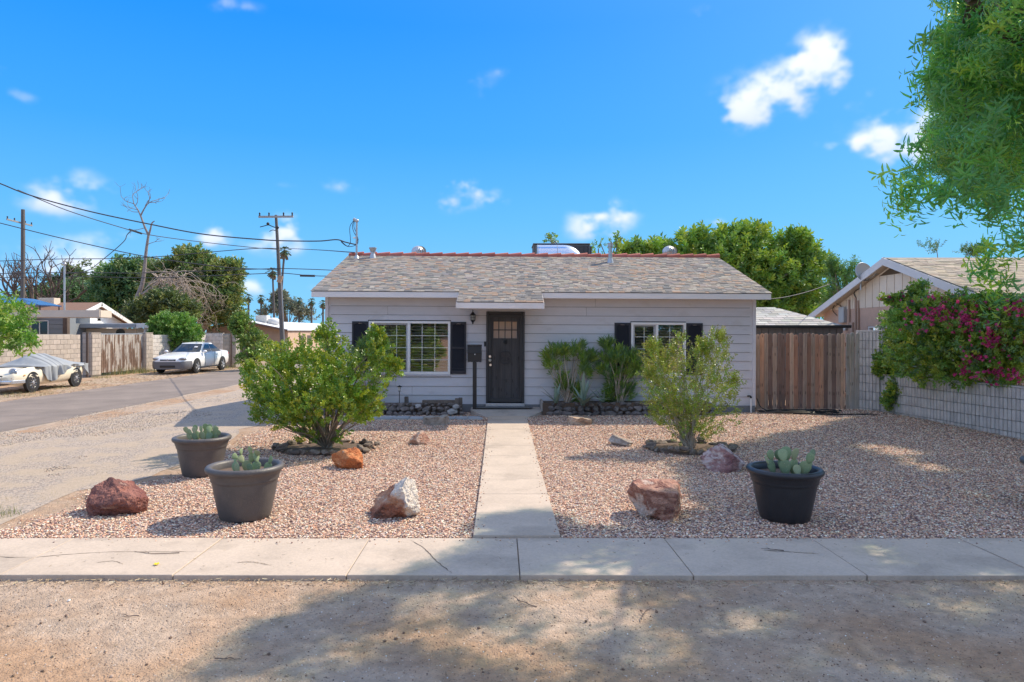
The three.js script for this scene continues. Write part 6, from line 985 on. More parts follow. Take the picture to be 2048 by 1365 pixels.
{
  const DS = THREE.DoubleSide, white = phys({ color: lin(0.80, 0.80, 0.79), roughness: 0.35, clearcoat: 0.7, clearcoatRoughness: 0.15, side: DS }), greyB = std({ color: lin(0.13, 0.13, 0.14), roughness: 0.55, side: DS });
  const dir = V(-0.035, 0, 1).normalize(), c = thing('sedan', 'white four-door sedan with grey front bumper parked at the road edge by the wall', 'car');
  const fw = at(388, 700, 32.7); c.position.set(fw.x - dir.x * 1.4 - 0.74, 0.0, fw.z - 1.4); c.rotation.y = -Math.PI / 2 - 0.035;
  const sec = (s) => [[s.w * 0.86, s.a], [s.w * 0.97, s.a + 0.10], [s.w, lerp(s.a, s.b, 0.45)], [s.w * 0.985, lerp(s.a, s.b, 0.75)], [s.w * 0.93, s.b - 0.02], [s.w * 0.84, s.b + 0.015], [s.w * 0.5, s.t], [0, s.t + 0.012]];
  const st = fillSt([{ x: 2.40, a: 0.30, b: 0.60, t: 0.63, w: 0.60 }, { x: 2.32, a: 0.24, b: 0.68, t: 0.71, w: 0.72 }, { x: 2.15, a: 0.21, b: 0.755, t: 0.80, w: 0.82 }, { x: 1.8, a: 0.21, b: 0.82, t: 0.87, w: 0.885 }, { x: 1.4, a: 0.21, b: 0.87, t: 0.925, w: 0.905 }, { x: 0.95, a: 0.21, b: 0.92, t: 0.97, w: 0.91 }, { x: -0.2, a: 0.21, b: 0.95, t: 0.98, w: 0.91 }, { x: -1.4, a: 0.22, b: 0.975, t: 1.0, w: 0.905 }, { x: -1.9, a: 0.25, b: 0.985, t: 1.03, w: 0.88 }, { x: -2.25, a: 0.30, b: 0.97, t: 1.02, w: 0.83 }, { x: -2.40, a: 0.36, b: 0.90, t: 0.96, w: 0.76 }]);
  part('body', loft(st, sec), white, c);
  const ring = (t, a, off = 0) => { const e = 4.6, sg = Math.sign, x0 = lerp(-1.86, -1.02, Math.pow(t, 0.85)), x1 = lerp(1.02, 0.16, Math.pow(t, 0.92)), w = lerp(0.80, 0.57, Math.pow(t, 1.15)), cx = (x0 + x1) / 2, rx = (x1 - x0) / 2 + off, ca = Math.cos(a), sa = Math.sin(a); return V(cx + rx * sg(ca) * Math.pow(Math.abs(ca), 2 / e), lerp(0.93, 1.40, t) + (t > 0.9 ? 0 : 0), (w + off) * sg(sa) * Math.pow(Math.abs(sa), 2 / e)); };
  part('cabin', [clean(quadGrid((u, v) => ring(v, u * 6.2832), 64, 8)), clean(quadGrid((u, v) => { const p = ring(1, u * 6.2832), q = V(-0.43, 1.455, 0); return p.lerp(q, v).setY(lerp(1.40, 1.455, Math.sin(v * Math.PI / 2))); }, 64, 6))], white, c);
  const win = (name, a0, a1, t0, t1, label) => part(name, clean(quadGrid((u, v) => ring(lerp(t0, t1, v), lerp(a0, a1, u), 0.010), 14, 6)), darkGlass, c);
  win('windscreen', -0.86, 0.86, 0.10, 0.93); win('rear_window', Math.PI - 0.86, Math.PI + 0.86, 0.12, 0.9);
  for (const s of [1, -1]) { const sp = (x) => x; const side = (x0, x1, t0, t1) => part('side_window', clean(quadGrid((u, v) => { const t = lerp(t0, t1, v), f = lerp(x0, x1, u), w = lerp(0.80, 0.57, Math.pow(t, 1.15)), xf = lerp(1.02, 0.16, Math.pow(t, 0.92)) - 0.17, xr = lerp(-1.86, -1.02, Math.pow(t, 0.85)) + 0.22; return V(lerp(xf, xr, f), lerp(0.93, 1.40, t), s * (w + 0.012)); }, 6, 4)), darkGlass, c); side(0.04, 0.46, 0.10, 0.88); side(0.50, 0.95, 0.10, 0.88); }
  const bst = fillSt([{ x: 2.425, a: 0.21, b: 0.55, t: 0.55, w: 0.62 }, { x: 2.34, a: 0.19, b: 0.58, t: 0.58, w: 0.755 }, { x: 2.15, a: 0.19, b: 0.59, t: 0.59, w: 0.845 }, { x: 1.86, a: 0.2, b: 0.59, t: 0.59, w: 0.90 }], 0.08);
  part('front_bumper', loft(bst, (s) => [[s.w * 0.9, s.a], [s.w * 1.005, s.a + 0.12], [s.w * 1.01, s.b - 0.08], [s.w * 0.98, s.b], [0, s.b]]), greyB, c);
  part('grille', [put(rbox(0.05, 0.085, 0.74, 0.015), 2.375, 0.635, 0, 0, 0, 0.35)], M.black, c); part('grille_bar', put(rbox(0.05, 0.018, 0.62, 0.006), 2.40, 0.645, 0, 0, 0, 0.3), M.chrome, c);
  part('badge', put(clean(new THREE.TorusGeometry(0.035, 0.01, 6, 16).scale(1.2, 0.9, 1)), 2.415, 0.655, 0, 0, Math.PI / 2, 0), M.chrome, c);
  part('air_intake', [put(rbox(0.04, 0.10, 0.72, 0.015), 2.425, 0.345, 0), ...[-1, 1].map((s) => put(rbox(0.04, 0.08, 0.22, 0.015), 2.34, 0.345, s * 0.62, 0, -s * 0.5))], M.black, c);
  for (const s of [1, -1]) { part('headlight', put(ball(1, 0, 0, 0, 16, 0.22, 0.085, 0.19), 2.20, 0.665, s * 0.60, 0, -s * 0.55, 0.25), phys({ color: lin(0.22, 0.23, 0.25), roughness: 0.12, clearcoat: 1 }), c); part('door_mirror', ball(1, 0.72, 1.0, s * 0.96, 12, 0.08, 0.07, 0.10), white, c); part('tail_light', ball(1, -2.3, 0.82, s * 0.68, 12, 0.12, 0.1, 0.14), std({ color: lin(0.4, 0.02, 0.02), roughness: 0.25 }), c); part('door_seam', [box(0.010, 0.66, 0.008, 0.55, 0.62, s * 0.912), box(0.010, 0.66, 0.008, -0.42, 0.62, s * 0.912), box(0.010, 0.5, 0.008, -1.22, 0.72, s * 0.909)], M.black, c); part('sill_strip', box(2.1, 0.05, 0.02, 0, 0.24, s * 0.885), M.black, c); for (const x of [0.25, -0.72]) part('door_handle', rbox(0.16, 0.03, 0.03, 0.01, x, 0.84, s * 0.915), white, c); }
  for (const x of [1.4, -1.34]) for (const s of [1, -1]) { part('wheel_shade_disc', put(cyl(0.365, 0.365, 0.10, 0, 0, 0, 32), x, 0.34, s * 0.865, Math.PI / 2), M.black, c); wheel(c, x, 0.325, s * 0.84, 0.325, 0.2); }  // black discs stand in for the shaded hollow behind each wheel
  part('windscreen_sticker', put(rbox(0.01, 0.1, 0.16, 0.004), 0.52, 1.22, -0.42, 0, 0, 0.98), M.vinyl, c);
}
{
  const DS = THREE.DoubleSide, cream = phys({ color: lin(0.76, 0.68, 0.52), roughness: 0.4, clearcoat: 0.4, clearcoatRoughness: 0.3, side: DS }), c = thing('covered_sports_car', 'old cream sports car under a torn grey tarpaulin by the block wall', 'car');
  const fw = at(58, 700, 22.3), dir = V(0.03, 0, 1); c.position.set(fw.x - 0.66 - 0.03, 0, fw.z - 1.22); c.rotation.y = -Math.PI / 2 + 0.035;
  const sec = (s) => [[s.w * 0.80, s.a], [s.w * 0.95, s.a + 0.1], [s.w, lerp(s.a, s.b, 0.5)], [s.w * 0.97, lerp(s.a, s.b, 0.82)], [s.w * 0.86, s.b], [s.w * 0.62, s.t - 0.02], [s.w * 0.3, s.t - 0.01], [0, s.t]];
  const st = fillSt([{ x: 2.02, a: 0.32, b: 0.52, t: 0.53, w: 0.50 }, { x: 1.95, a: 0.27, b: 0.60, t: 0.60, w: 0.64 }, { x: 1.75, a: 0.22, b: 0.70, t: 0.68, w: 0.73 }, { x: 1.35, a: 0.2, b: 0.80, t: 0.76, w: 0.775 }, { x: 0.8, a: 0.19, b: 0.80, t: 0.80, w: 0.765 }, { x: 0.1, a: 0.19, b: 0.76, t: 0.82, w: 0.755 }, { x: -0.7, a: 0.2, b: 0.79, t: 0.82, w: 0.77 }, { x: -1.25, a: 0.22, b: 0.82, t: 0.84, w: 0.775 }, { x: -1.7, a: 0.3, b: 0.76, t: 0.78, w: 0.70 }, { x: -1.95, a: 0.38, b: 0.68, t: 0.70, w: 0.60 }]);
  part('body', loft(st, sec), cream, c);
  for (const s of [1, -1]) { const hl = sub('headlight', c, 1.80, 0.66, s * 0.52); part('lens', put(clean(new THREE.SphereGeometry(0.115, 18, 8, 0, 6.2832, 0, 1.2)), -0.02, 0, 0, 0, 0, -Math.PI / 2), phys({ color: lin(0.30, 0.33, 0.36), roughness: 0.1, clearcoat: 1 }), hl); part('bezel', put(clean(new THREE.TorusGeometry(0.115, 0.02, 8, 24)), 0.03, 0, 0, 0, Math.PI / 2), M.chrome, hl); part('indicator', rbox(0.05, 0.06, 0.2, 0.015, 1.96, 0.47, s * 0.48), std({ color: lin(0.55, 0.10, 0.03), roughness: 0.3 }), c); part('side_marker', rbox(0.07, 0.035, 0.02, 0.006, 1.62, 0.56, s * 0.755), std({ color: lin(0.7, 0.3, 0.05) }), c); }
  part('front_bumper', [put(rbox(0.10, 0.12, 1.24, 0.04), 2.03, 0.36, 0), ...[-1, 1].map((s) => put(rbox(0.5, 0.12, 0.06, 0.02), 1.82, 0.36, s * 0.68, 0, s * 0.22)), ...[-1, 1].map((s) => rbox(0.08, 0.2, 0.07, 0.02, 2.09, 0.42, s * 0.28))], M.chrome, c);
  part('grille', rbox(0.06, 0.13, 0.62, 0.03, 1.985, 0.50, 0), M.black, c);
  for (const x of [1.22, -1.2]) for (const s of [1, -1]) { part('wheel_shade_disc', put(cyl(0.345, 0.345, 0.10, 0, 0, 0, 32), x, 0.31, s * 0.715, Math.PI / 2), M.black, c); wheel(c, x, 0.295, s * 0.69, 0.295, 0.165, 'wire'); }  // flat black discs in place of shaded wheel wells
  // tarpaulin: a cloth over cabin and tail with hanging folds
  const tarp = thing('tarpaulin', 'torn silver-grey tarpaulin draped over the old cream car', 'tarpaulin', c.position); tarp.rotation.y = c.rotation.y;
  const ridge = (x) => { const k = [[0.98, 0.80], [0.75, 0.86], [0.35, 1.12], [0.0, 1.21], [-0.5, 1.20], [-0.9, 1.10], [-1.4, 0.95], [-1.8, 0.84], [-2.06, 0.74]]; for (let i = 0; i < k.length - 1; i++) if (x >= k[i + 1][0]) return lerp(k[i + 1][1], k[i][1], smooth((x - k[i + 1][0]) / (k[i][0] - k[i + 1][0]), 0, 1) * 0.5 + 0.5 * (x - k[i + 1][0]) / (k[i][0] - k[i + 1][0])); return k[k.length - 1][1]; };
  const hem = (x) => { const k = [[1.0, 0.78], [0.78, 0.74], [0.62, 0.34], [0.35, 0.26], [0.0, 0.40], [-0.3, 0.52], [-0.65, 0.70], [-1.2, 0.74], [-1.65, 0.70], [-1.9, 0.40], [-2.1, 0.34]]; for (let i = 0; i < k.length - 1; i++) if (x >= k[i + 1][0]) return lerp(k[i + 1][1], k[i][1], (x - k[i + 1][0]) / (k[i][0] - k[i + 1][0])); return 0.34; };
  const cloth = clean(toCreasedNormals(quadGrid((u, v) => {
    const x = lerp(1.0, -2.08, v), s = (u - 0.5) * 2, a = Math.abs(s), sg = Math.sign(s), top = ridge(x), low = hem(x), wide = 0.80 - 0.12 * smooth(Math.abs(x + 0.3), 1.1, 1.9), fold = 0.07 * Math.sin(x * 13 + 2.2 * Math.sin(x * 3) + s) + 0.022 * Math.sin(x * 29 + 1);
    const t = smooth(a, 0.35, 0.72), hangT = clamp((a - 0.6) / 0.4, 0, 1), zz = a < 0.6 ? (a / 0.6) * lerp(0.42, wide, smooth(a, 0.1, 0.6)) : wide + 0.012, y = a < 0.6 ? lerp(top, Math.max(0.80, low + 0.02), Math.pow(a / 0.6, 2.1)) : lerp(Math.max(0.80, low + 0.02), low, hangT);
    return V(x + fold * 0.3 * a, y + 0.018 * Math.sin(x * 9 + s * 4) * a, sg * (zz + (0.3 + hangT) * fold * smooth(a, 0.2, 0.6) + 0.02));
  }, 56, 110), 0.9));
  part('cloth', tint(cloth, (x, y, z) => { const n = Math.sin(x * 15 + 2.4 * Math.sin(x * 4) + 1.2 * y), k = smooth(n + 1.4 * (noise3(x * 5, y * 4, z * 4) - 0.5), 0.05, 0.45); return mixc([0.36, 0.38, 0.39], [0.20, 0.21, 0.22], k * smooth(x, -0.75, -0.4)); }), new THREE.MeshStandardMaterial({ vertexColors: true, map: TX.grain, roughness: 0.6, side: DS }), tarp);  // darker stripes put the shade of the folds into the cloth colour
  part('cord', [tube([V(0.95, 0.42, 0.80), V(0.6, 0.2, 0.80), V(0.1, 0.15, 0.80), V(-0.15, 0.3, 0.80)], 0.012, 16, 5), tube([V(1.25, 0.75, 0.80), V(1.1, 0.35, 0.82), V(0.95, 0.42, 0.80)], 0.010, 10, 5), tube([V(-1.0, 0.62, 0.8), V(-1.3, 0.4, 0.82), V(-1.5, 0.55, 0.8)], 0.010, 10, 5)], M.vinyl, tarp);
}
// ---------------------------------------------------------------- the tree that shades the street and the right of the yard
{
  const t = thing('feathery_tree', 'tall feathery green tree reaching into the picture at the top right corner', 'tree'), r = rng(401), root = V(9.9, 0, -8.6);
  const outline = [[-80, 1885], [0, 1888], [60, 1884], [130, 1862], [170, 1858], [220, 1872], [260, 1848], [310, 1838], [350, 1806], [385, 1798], [410, 1832], [450, 1912], [480, 1952], [520, 1972], [560, 1986], [600, 2030], [640, 2100]], edgeX = (py) => { for (let i = 0; i < outline.length - 1; i++) if (py <= outline[i + 1][0]) return lerp(outline[i][1], outline[i + 1][1], clamp((py - outline[i][0]) / (outline[i + 1][0] - outline[i][0]), 0, 1)); return 2400; };
  const pinnate = [0, 1].map((k) => { const rr = rng(410 + k), gs = []; const blade = (b, az, el, L) => { const dir = V(Math.cos(az) * Math.cos(el), Math.sin(el), Math.sin(az) * Math.cos(el)), side = V(-Math.sin(az), 0.2, Math.cos(az)).normalize(), pt = (s, w) => b.clone().addScaledVector(dir, L * s).add(V(0, -0.55 * L * s * s, 0)).addScaledVector(side, w); const W = rr.r(0.013, 0.019); const prof = [[0.08, 0.3], [0.3, 1], [0.65, 0.95], [1, 0.15]]; for (let i = 0; i < 3; i++) { const [s0, w0] = prof[i], [s1, w1] = prof[i + 1]; for (const sg of [-1, 1]) { const c0 = pt(s0, 0), c1 = pt(s1, 0), e0 = pt(s0, sg * W * w0).add(V(0, -W * 0.5 * w0, 0)), e1 = pt(s1, sg * W * w1).add(V(0, -W * 0.5 * w1, 0)); gs.push(c0, c1, e1, c0, e1, e0); } } };
    for (let k2 = 0; k2 < 11; k2++) { const s = k2 / 10; blade(V(0, 0.36 * s, 0.05 * s * s), k2 * 2.4 + rr.r(-0.5, 0.5), rr.r(-0.1, 0.8), rr.r(0.12, 0.2)); } blade(V(0, 0.34, 0.05), 1, 1.2, 0.17);
    const g = new THREE.BufferGeometry(); g.setAttribute('position', new THREE.Float32BufferAttribute(gs.flatMap((p) => [p.x, p.y, p.z]), 3)); g.computeVertexNormals(); return clean(g); });
  const cols = [rgb(0.28, 0.60, 0.11), rgb(0.21, 0.52, 0.105), rgb(0.14, 0.41, 0.10), rgb(0.44, 0.68, 0.09), rgb(0.19, 0.49, 0.19)], lists = [[], []], tips = [];
  const clump = (c, rad, n, hang, size = 1) => { tips.push(c); const base = r.pick(cols); for (let i = 0; i < n; i++) { const v = V(r.g(), r.g() * 0.8, r.g()), p = c.clone().addScaledVector(v, rad * 0.75), d = v.normalize().multiplyScalar(0.7).add(V(-0.35, hang, 0.15)).add(V(r.g(), r.g() * 0.6, r.g()).multiplyScalar(0.5)).normalize(); lists[i % 2].push({ p, q: new THREE.Quaternion().setFromUnitVectors(UP, d).multiply(new THREE.Quaternion().setFromAxisAngle(UP, r.r(0, 6.28))), s: size * r.r(0.75, 1.2), c: jitter(r() < 0.6 ? base : r.pick(cols), r, 0.2) }); } };
  // the part in view: clumps thicker towards the trunk, loose drooping ends at the left
  for (let py = -70; py < 515; py += 37) for (let px = edgeX(py) + 18; px < 2240; px += 42) { const inn = smooth(px - edgeX(py), 10, 150); if (r() > 0.5 + 0.45 * inn) continue; const d = lerp(9.6, r.r(8.4, 11.2), 0.3 + 0.7 * inn); clump(at(px + r.r(-14, 20), py + r.r(-18, 18), d), 0.15 + 0.10 * inn, Math.round(4 + 3.4 * inn), -0.55); }
  for (const [px, py] of [[1842, 155], [1852, 148], [1800, 345], [1798, 384], [1815, 400], [1840, 292], [1962, 500], [1880, 60], [1868, 190], [1810, 365], [1990, 590], [2010, 560], [1975, 540]]) clump(at(px + 6, py, 9.5), 0.09, 4, -0.5);
  // the spreading crown above and beside the picture, which throws the dappled shade
  const poly = [[425, 1312], [560, 1243], [650, 1200], [720, 1166], [840, 1150], [925, 1122], [955, 1092], [985, 1050], [1050, 1026], [1095, 1040], [1120, 1066], [1200, 1060], [1290, 1052], [1380, 1046], [1440, 1010], [1400, 965], [1360, 930], [1470, 905], [1530, 878], [1640, 868], [1700, 850], [1760, 842], [2060, 890], [2060, 1380], [590, 1380], [700, 1322], [560, 1322]];
  const holes = [[1210, 1138, 80, 13], [1240, 1098, 60, 10], [870, 1198, 62, 20], [1065, 1190, 64, 20], [1240, 1195, 64, 22], [1180, 1236, 76, 30], [1405, 1187, 32, 14], [1295, 1226, 44, 18], [1110, 1336, 84, 32], [1385, 1288, 66, 20], [1440, 1092, 70, 13], [1330, 1325, 46, 14], [1755, 1092, 56, 11], [1850, 930, 36, 11], [1960, 992, 46, 14], [1790, 900, 60, 10], [1990, 1152, 24, 9], [820, 1265, 90, 16], [700, 1290, 60, 12], [1560, 1215, 40, 10], [1600, 1320, 40, 12], [1130, 1120, 34, 10], [1910, 1200, 40, 10], [1900, 1330, 50, 12], [980, 1262, 40, 14], [1500, 1250, 34, 10]];
  const inside = (x, y) => { let c = false; for (let i = 0, j = poly.length - 1; i < poly.length; j = i++) if ((poly[i][1] > y) !== (poly[j][1] > y) && x < ((poly[j][0] - poly[i][0]) * (y - poly[i][1])) / (poly[j][1] - poly[i][1]) + poly[i][0]) c = !c; return c; };
  const spots = holes.map(([a, b, c, e]) => { const q = onGround(a, b), d = -q.z; return [q.x, q.z, (c * d) / FOCAL + 0.13, (e * d * d) / (EYE * FOCAL) + 0.15]; });
  let made = 0, guard = 0;
  while (made < 2300 && guard++ < 200000) {
    const X = r.r(-3, 9.5), Z = r.r(-3.3, -14.5), px = HX + (X * FOCAL) / -Z, py = HY + (EYE * FOCAL) / -Z; if (px > 2300 || !inside(Math.min(px, 2040), Math.min(py, 1370))) continue;
    if (spots.some((h) => ((X - h[0]) / h[2]) ** 2 + ((Z - h[1]) / h[3]) ** 2 < 1)) continue;
    let c = null; for (let h = r.r(5.2, 8.5), k = 0; k < 22; k++, h += 0.3) { const q = V(X, 0, Z).addScaledVector(SUN, h / SUN.y), qx = HX + (q.x * FOCAL) / -q.z, qy = HY - ((q.y - EYE) * FOCAL) / -q.z; if (qy < -130 || qx > edgeX(qy) + 25 && qy < 560 || qx > 2120) { c = q; break; } }
    if (!c) continue; clump(c, 0.16, 13, -0.25, 0.72); made++;
  }
  const treeLeaf = leafMat(lin(1, 1, 1), 0.5, 0.45);
  pinnate.forEach((g, i) => copies('foliage', g, treeLeaf, lists[i], t, 'stuff'));
  part('trunk', limb(curve([V(9.9, -0.1, -8.6), V(9.7, 1.2, -8.7), V(9.4, 2.6, -9.0), V(9.0, 3.6, -9.4)], 10), [0.30, 0.18], 12), M.bark, t);
  const gs = []; for (const fork of [[8.2, 5.6, -10.2], [9.8, 6.2, -11.8], [6.6, 6.6, -9.6], [10.5, 5.4, -10.2]]) { const f = V(...fork); gs.push(limb(curve([V(9.0, 3.5, -9.4), V(9.0, 3.5, -9.4).lerp(f, 0.5).add(V(0, 0.3, 0)), f], 8), [0.10, 0.05], 7)); const near = tips.slice().sort((a, b) => a.distanceTo(f) - b.distanceTo(f)).slice(0, 260); for (let i = 0; i < 22; i++) { const e = r.pick(near); gs.push(limb(curve([f, f.clone().lerp(e, 0.5).add(V(r.g() * 0.2, 0.2, r.g() * 0.2)), e], 6), [0.026, 0.006], 5)); } }
  part('limbs', gs, M.barkDark, t);
}
// ---------------------------------------------------------------- trees behind the houses
const big = [leafSpray(21, 11, 0.50, 0.20, 0.10, { stem: 0.012 }), leafSpray(22, 9, 0.42, 0.21, 0.11, { stem: 0.012 })], bigFine = [leafSpray(23, 14, 0.55, 0.14, 0.05, { stem: 0.01 })];
function tree(label, px0, pyBase, d, lobes, n, seed, o = {}) {
  const t = thing(o.name || 'tree', label, 'tree'), root = V(((px0 - HX) * d) / FOCAL, 0, -d), L = lobesAt(lobes.map(([a, b, rx, ry, dd = 0, rz = 0, w]) => [a, b, rx, ry, d + dd, rz, w]));
  const tips = foliage('foliage', t, o.geos || big, o.mat || LM.soft, L, n, seed, { root: V(root.x, 2, root.z), cols: o.cols, shell: 0.45, gap: o.gap ?? 0.36, gapF: o.gapF ?? 0.9, wild: 0.7, up: 0.3, scale: o.scale || [0.8, 1.3], ymin: 0.4 });
  const fork = V(root.x, 1.6, root.z); part('trunk', limb(curve([root, V(root.x + 0.1, 0.9, root.z), fork], 6), [o.r || 0.28, (o.r || 0.28) * 0.7], 8), M.bark, t);
  part('limbs', stems(fork, tips, o.limbs || 26, seed + 1, (o.r || 0.28) * 0.45, 0.02, { spread: 0.1, bow: 0.12 }), M.bark, t);
  return t;
}
tree('broad bright yellow-green tree standing behind the grey house', 1450, 700, 32, [[1455, 536, 90, 66], [1380, 521, 60, 46], [1540, 556, 80, 66], [1420, 486, 42, 26, 0, 0.8], [1500, 478, 40, 20, 0, 0.7], [1585, 516, 44, 34], [1300, 516, 52, 24, 0, 0.8], [1600, 596, 60, 44], [1530, 616, 70, 36], [1615, 546, 34, 40], [1650, 621, 24, 20], [1470, 606, 80, 50], [1590, 486, 18, 12, 0, 0.4, 0.3], [1262, 516, 14, 16, 0, 0.4, 0.3]], 5200, 501, { cols: [rgb(0.468, 0.576, 0.054), rgb(0.360, 0.522, 0.063), rgb(0.288, 0.468, 0.072), rgb(0.180, 0.324, 0.063)], limbs: 40 });
tree('thin leafy top of a young tree showing beside the rooftop air conditioner', 1215, 700, 27, [[1196, 498, 14, 16, 0, 0.3], [1222, 500, 16, 22, 0, 0.3], [1236, 490, 8, 26, 0, 0.2, 0.3], [1100, 478, 10, 6, 0, 0.2, 0.15]], 60, 511, { cols: [rgb(0.216, 0.360, 0.063), rgb(0.360, 0.486, 0.072)], geos: round, scale: [1.5, 2.4], gap: 0.3, r: 0.06, limbs: 14 });
tree('slender feathery tree between the yellow-green tree and the pink house', 1690, 700, 27, [[1690, 580, 30, 34, 0, 0.6], [1675, 612, 26, 26, 0, 0.5], [1702, 552, 16, 20, 0, 0.3], [1668, 545, 7, 18, 0, 0.15, 0.25]], 420, 521, { cols: [rgb(0.216, 0.396, 0.090), rgb(0.144, 0.288, 0.090), rgb(0.306, 0.468, 0.090)], geos: bigFine, scale: [0.6, 1], r: 0.1 });
tree('sparse treetop behind the ridge of the pink house', 1860, 640, 40, [[1850, 498, 14, 8, 0, 0.4], [1885, 500, 20, 8, 0, 0.4], [1940, 505, 24, 8, 0, 0.4]], 150, 531, { limbs: 3, cols: [rgb(0.162, 0.288, 0.072)], geos: bigFine, scale: [0.6, 1], r: 0.12 });
tree('dark green tree left of the tall bare trunk', 240, 650, 60, [[245, 572, 34, 42], [230, 600, 34, 32], [275, 560, 24, 32], [215, 580, 18, 24, 0, 0.8, 0.4]], 1500, 541, { cols: [rgb(0.14, 0.29, 0.10), rgb(0.10, 0.22, 0.085), rgb(0.24, 0.36, 0.09)], scale: [1.4, 2.2], gapF: 0.6 });
tree('tall dark tree with a rounded top behind the dead vines', 395, 660, 54, [[390, 548, 50, 32], [430, 572, 44, 46], [360, 552, 36, 28], [382, 523, 32, 16, 0, 1], [450, 605, 26, 46], [410, 620, 56, 34], [460, 545, 14, 10, 0, 0.6, 0.3], [340, 600, 50, 44], [320, 560, 30, 30]], 3400, 551, { cols: [rgb(0.19, 0.31, 0.08), rgb(0.13, 0.23, 0.075), rgb(0.32, 0.38, 0.09), rgb(0.38, 0.39, 0.10)], scale: [1.1, 1.9], gapF: 0.6 });
tree('pale green feathery tree behind the white gable house', 215, 660, 66, [[225, 615, 36, 28], [190, 605, 30, 24], [255, 630, 26, 20], [150, 595, 26, 26], [110, 600, 20, 20]], 1300, 561, { cols: [rgb(0.180, 0.324, 0.126), rgb(0.252, 0.396, 0.144), rgb(0.144, 0.252, 0.108)], geos: bigFine, scale: [1.6, 2.4], gapF: 0.5 });
tree('olive tree between the bare branches and the small mast', 118, 660, 72, [[120, 582, 22, 20], [150, 560, 24, 18], [60, 590, 26, 14], [85, 575, 14, 14], [175, 545, 16, 12, 0, 1, 0.5]], 520, 566, { cols: [rgb(0.234, 0.288, 0.090), rgb(0.144, 0.234, 0.072), rgb(0.090, 0.162, 0.063)], scale: [1.5, 2.3], gapF: 0.5, gap: 0.42 });
tree('yellowish shrubby tree above the low flat building', 290, 660, 46, [[290, 628, 30, 22], [330, 610, 32, 24], [270, 640, 16, 12], [365, 625, 26, 20]], 800, 571, { cols: [rgb(0.252, 0.288, 0.054), rgb(0.180, 0.252, 0.063), rgb(0.108, 0.162, 0.054)], scale: [0.9, 1.5], gapF: 0.8, r: 0.15 });
tree('dense bright green bush tree hanging over the wall behind the sedan', 352, 700, 36.6, [[350, 655, 40, 24], [378, 672, 22, 16], [330, 650, 22, 20], [345, 682, 24, 14], [320, 672, 12, 14, 0, 0.5, 0.5]], 1500, 581, { cols: [rgb(0.216, 0.414, 0.063), rgb(0.162, 0.324, 0.054), rgb(0.324, 0.504, 0.090)], geos: [leafSpray(31, 10, 0.25, 0.12, 0.07, { stem: 0.006 })], scale: [0.9, 1.4], gap: 0.25, r: 0.12 });
tree('green vine-covered shrub at the end of the side street wall', 490, 735, 35, [[492, 668, 16, 28, 0, 0.5], [510, 690, 24, 24, 0, 0.5], [480, 650, 12, 18, 0, 0.4, 0.6], [495, 720, 20, 18, 0, 0.5]], 900, 591, { cols: [rgb(0.234, 0.378, 0.054), rgb(0.144, 0.252, 0.054), rgb(0.360, 0.450, 0.072)], geos: [leafSpray(32, 10, 0.25, 0.11, 0.07, { stem: 0.006 })], scale: [0.8, 1.3], gap: 0.3, r: 0.06 });
tree('grey-green clump of trees far behind the tan house', 575, 690, 150, [[575, 620, 26, 18], [545, 630, 22, 11], [600, 628, 22, 13], [560, 600, 9, 9, 0, 0, 0.3], [622, 635, 14, 7]], 420, 601, { cols: [rgb(0.30, 0.32, 0.22), rgb(0.24, 0.28, 0.19), rgb(0.34, 0.34, 0.24)], scale: [2.4, 4], gapF: 0.25, gap: 0.46, r: 0.4 });
// leafy branch reaching in at the left edge
{
  const t = thing('leafy_shrub', 'bright green leafy branches reaching in from the left edge of the picture', 'shrub'), root = V(-9.3, 0.0, -9.3);
  const lobes = lobesAt([[8, 612, 26, 12, 9.4, 0.3], [20, 640, 26, 12, 9.4, 0.3], [0, 665, 30, 24, 9.4, 0.35], [30, 672, 18, 10, 9.5, 0.2], [40, 628, 12, 8, 9.4, 0.15], [10, 692, 16, 12, 9.4, 0.2], [-60, 650, 60, 60, 9.4, 0.6], [50, 682, 10, 7, 9.4, 0.1, 0.2]]);
  const tips = foliage('foliage', t, [leafSpray(33, 8, 0.14, 0.07, 0.03, { stem: 0.002 })], LM.soft, lobes, 520, 611, { root, cols: [rgb(0.270, 0.504, 0.054), rgb(0.180, 0.360, 0.054), rgb(0.396, 0.540, 0.072)], shell: 0.6, gap: 0.36, gapF: 4, wild: 0.6, up: -0.1 });
  part('branches', stems(root, tips, 40, 612, 0.025, 0.003, { spread: 0.1, bow: 0.35 }), M.bark, t);
}
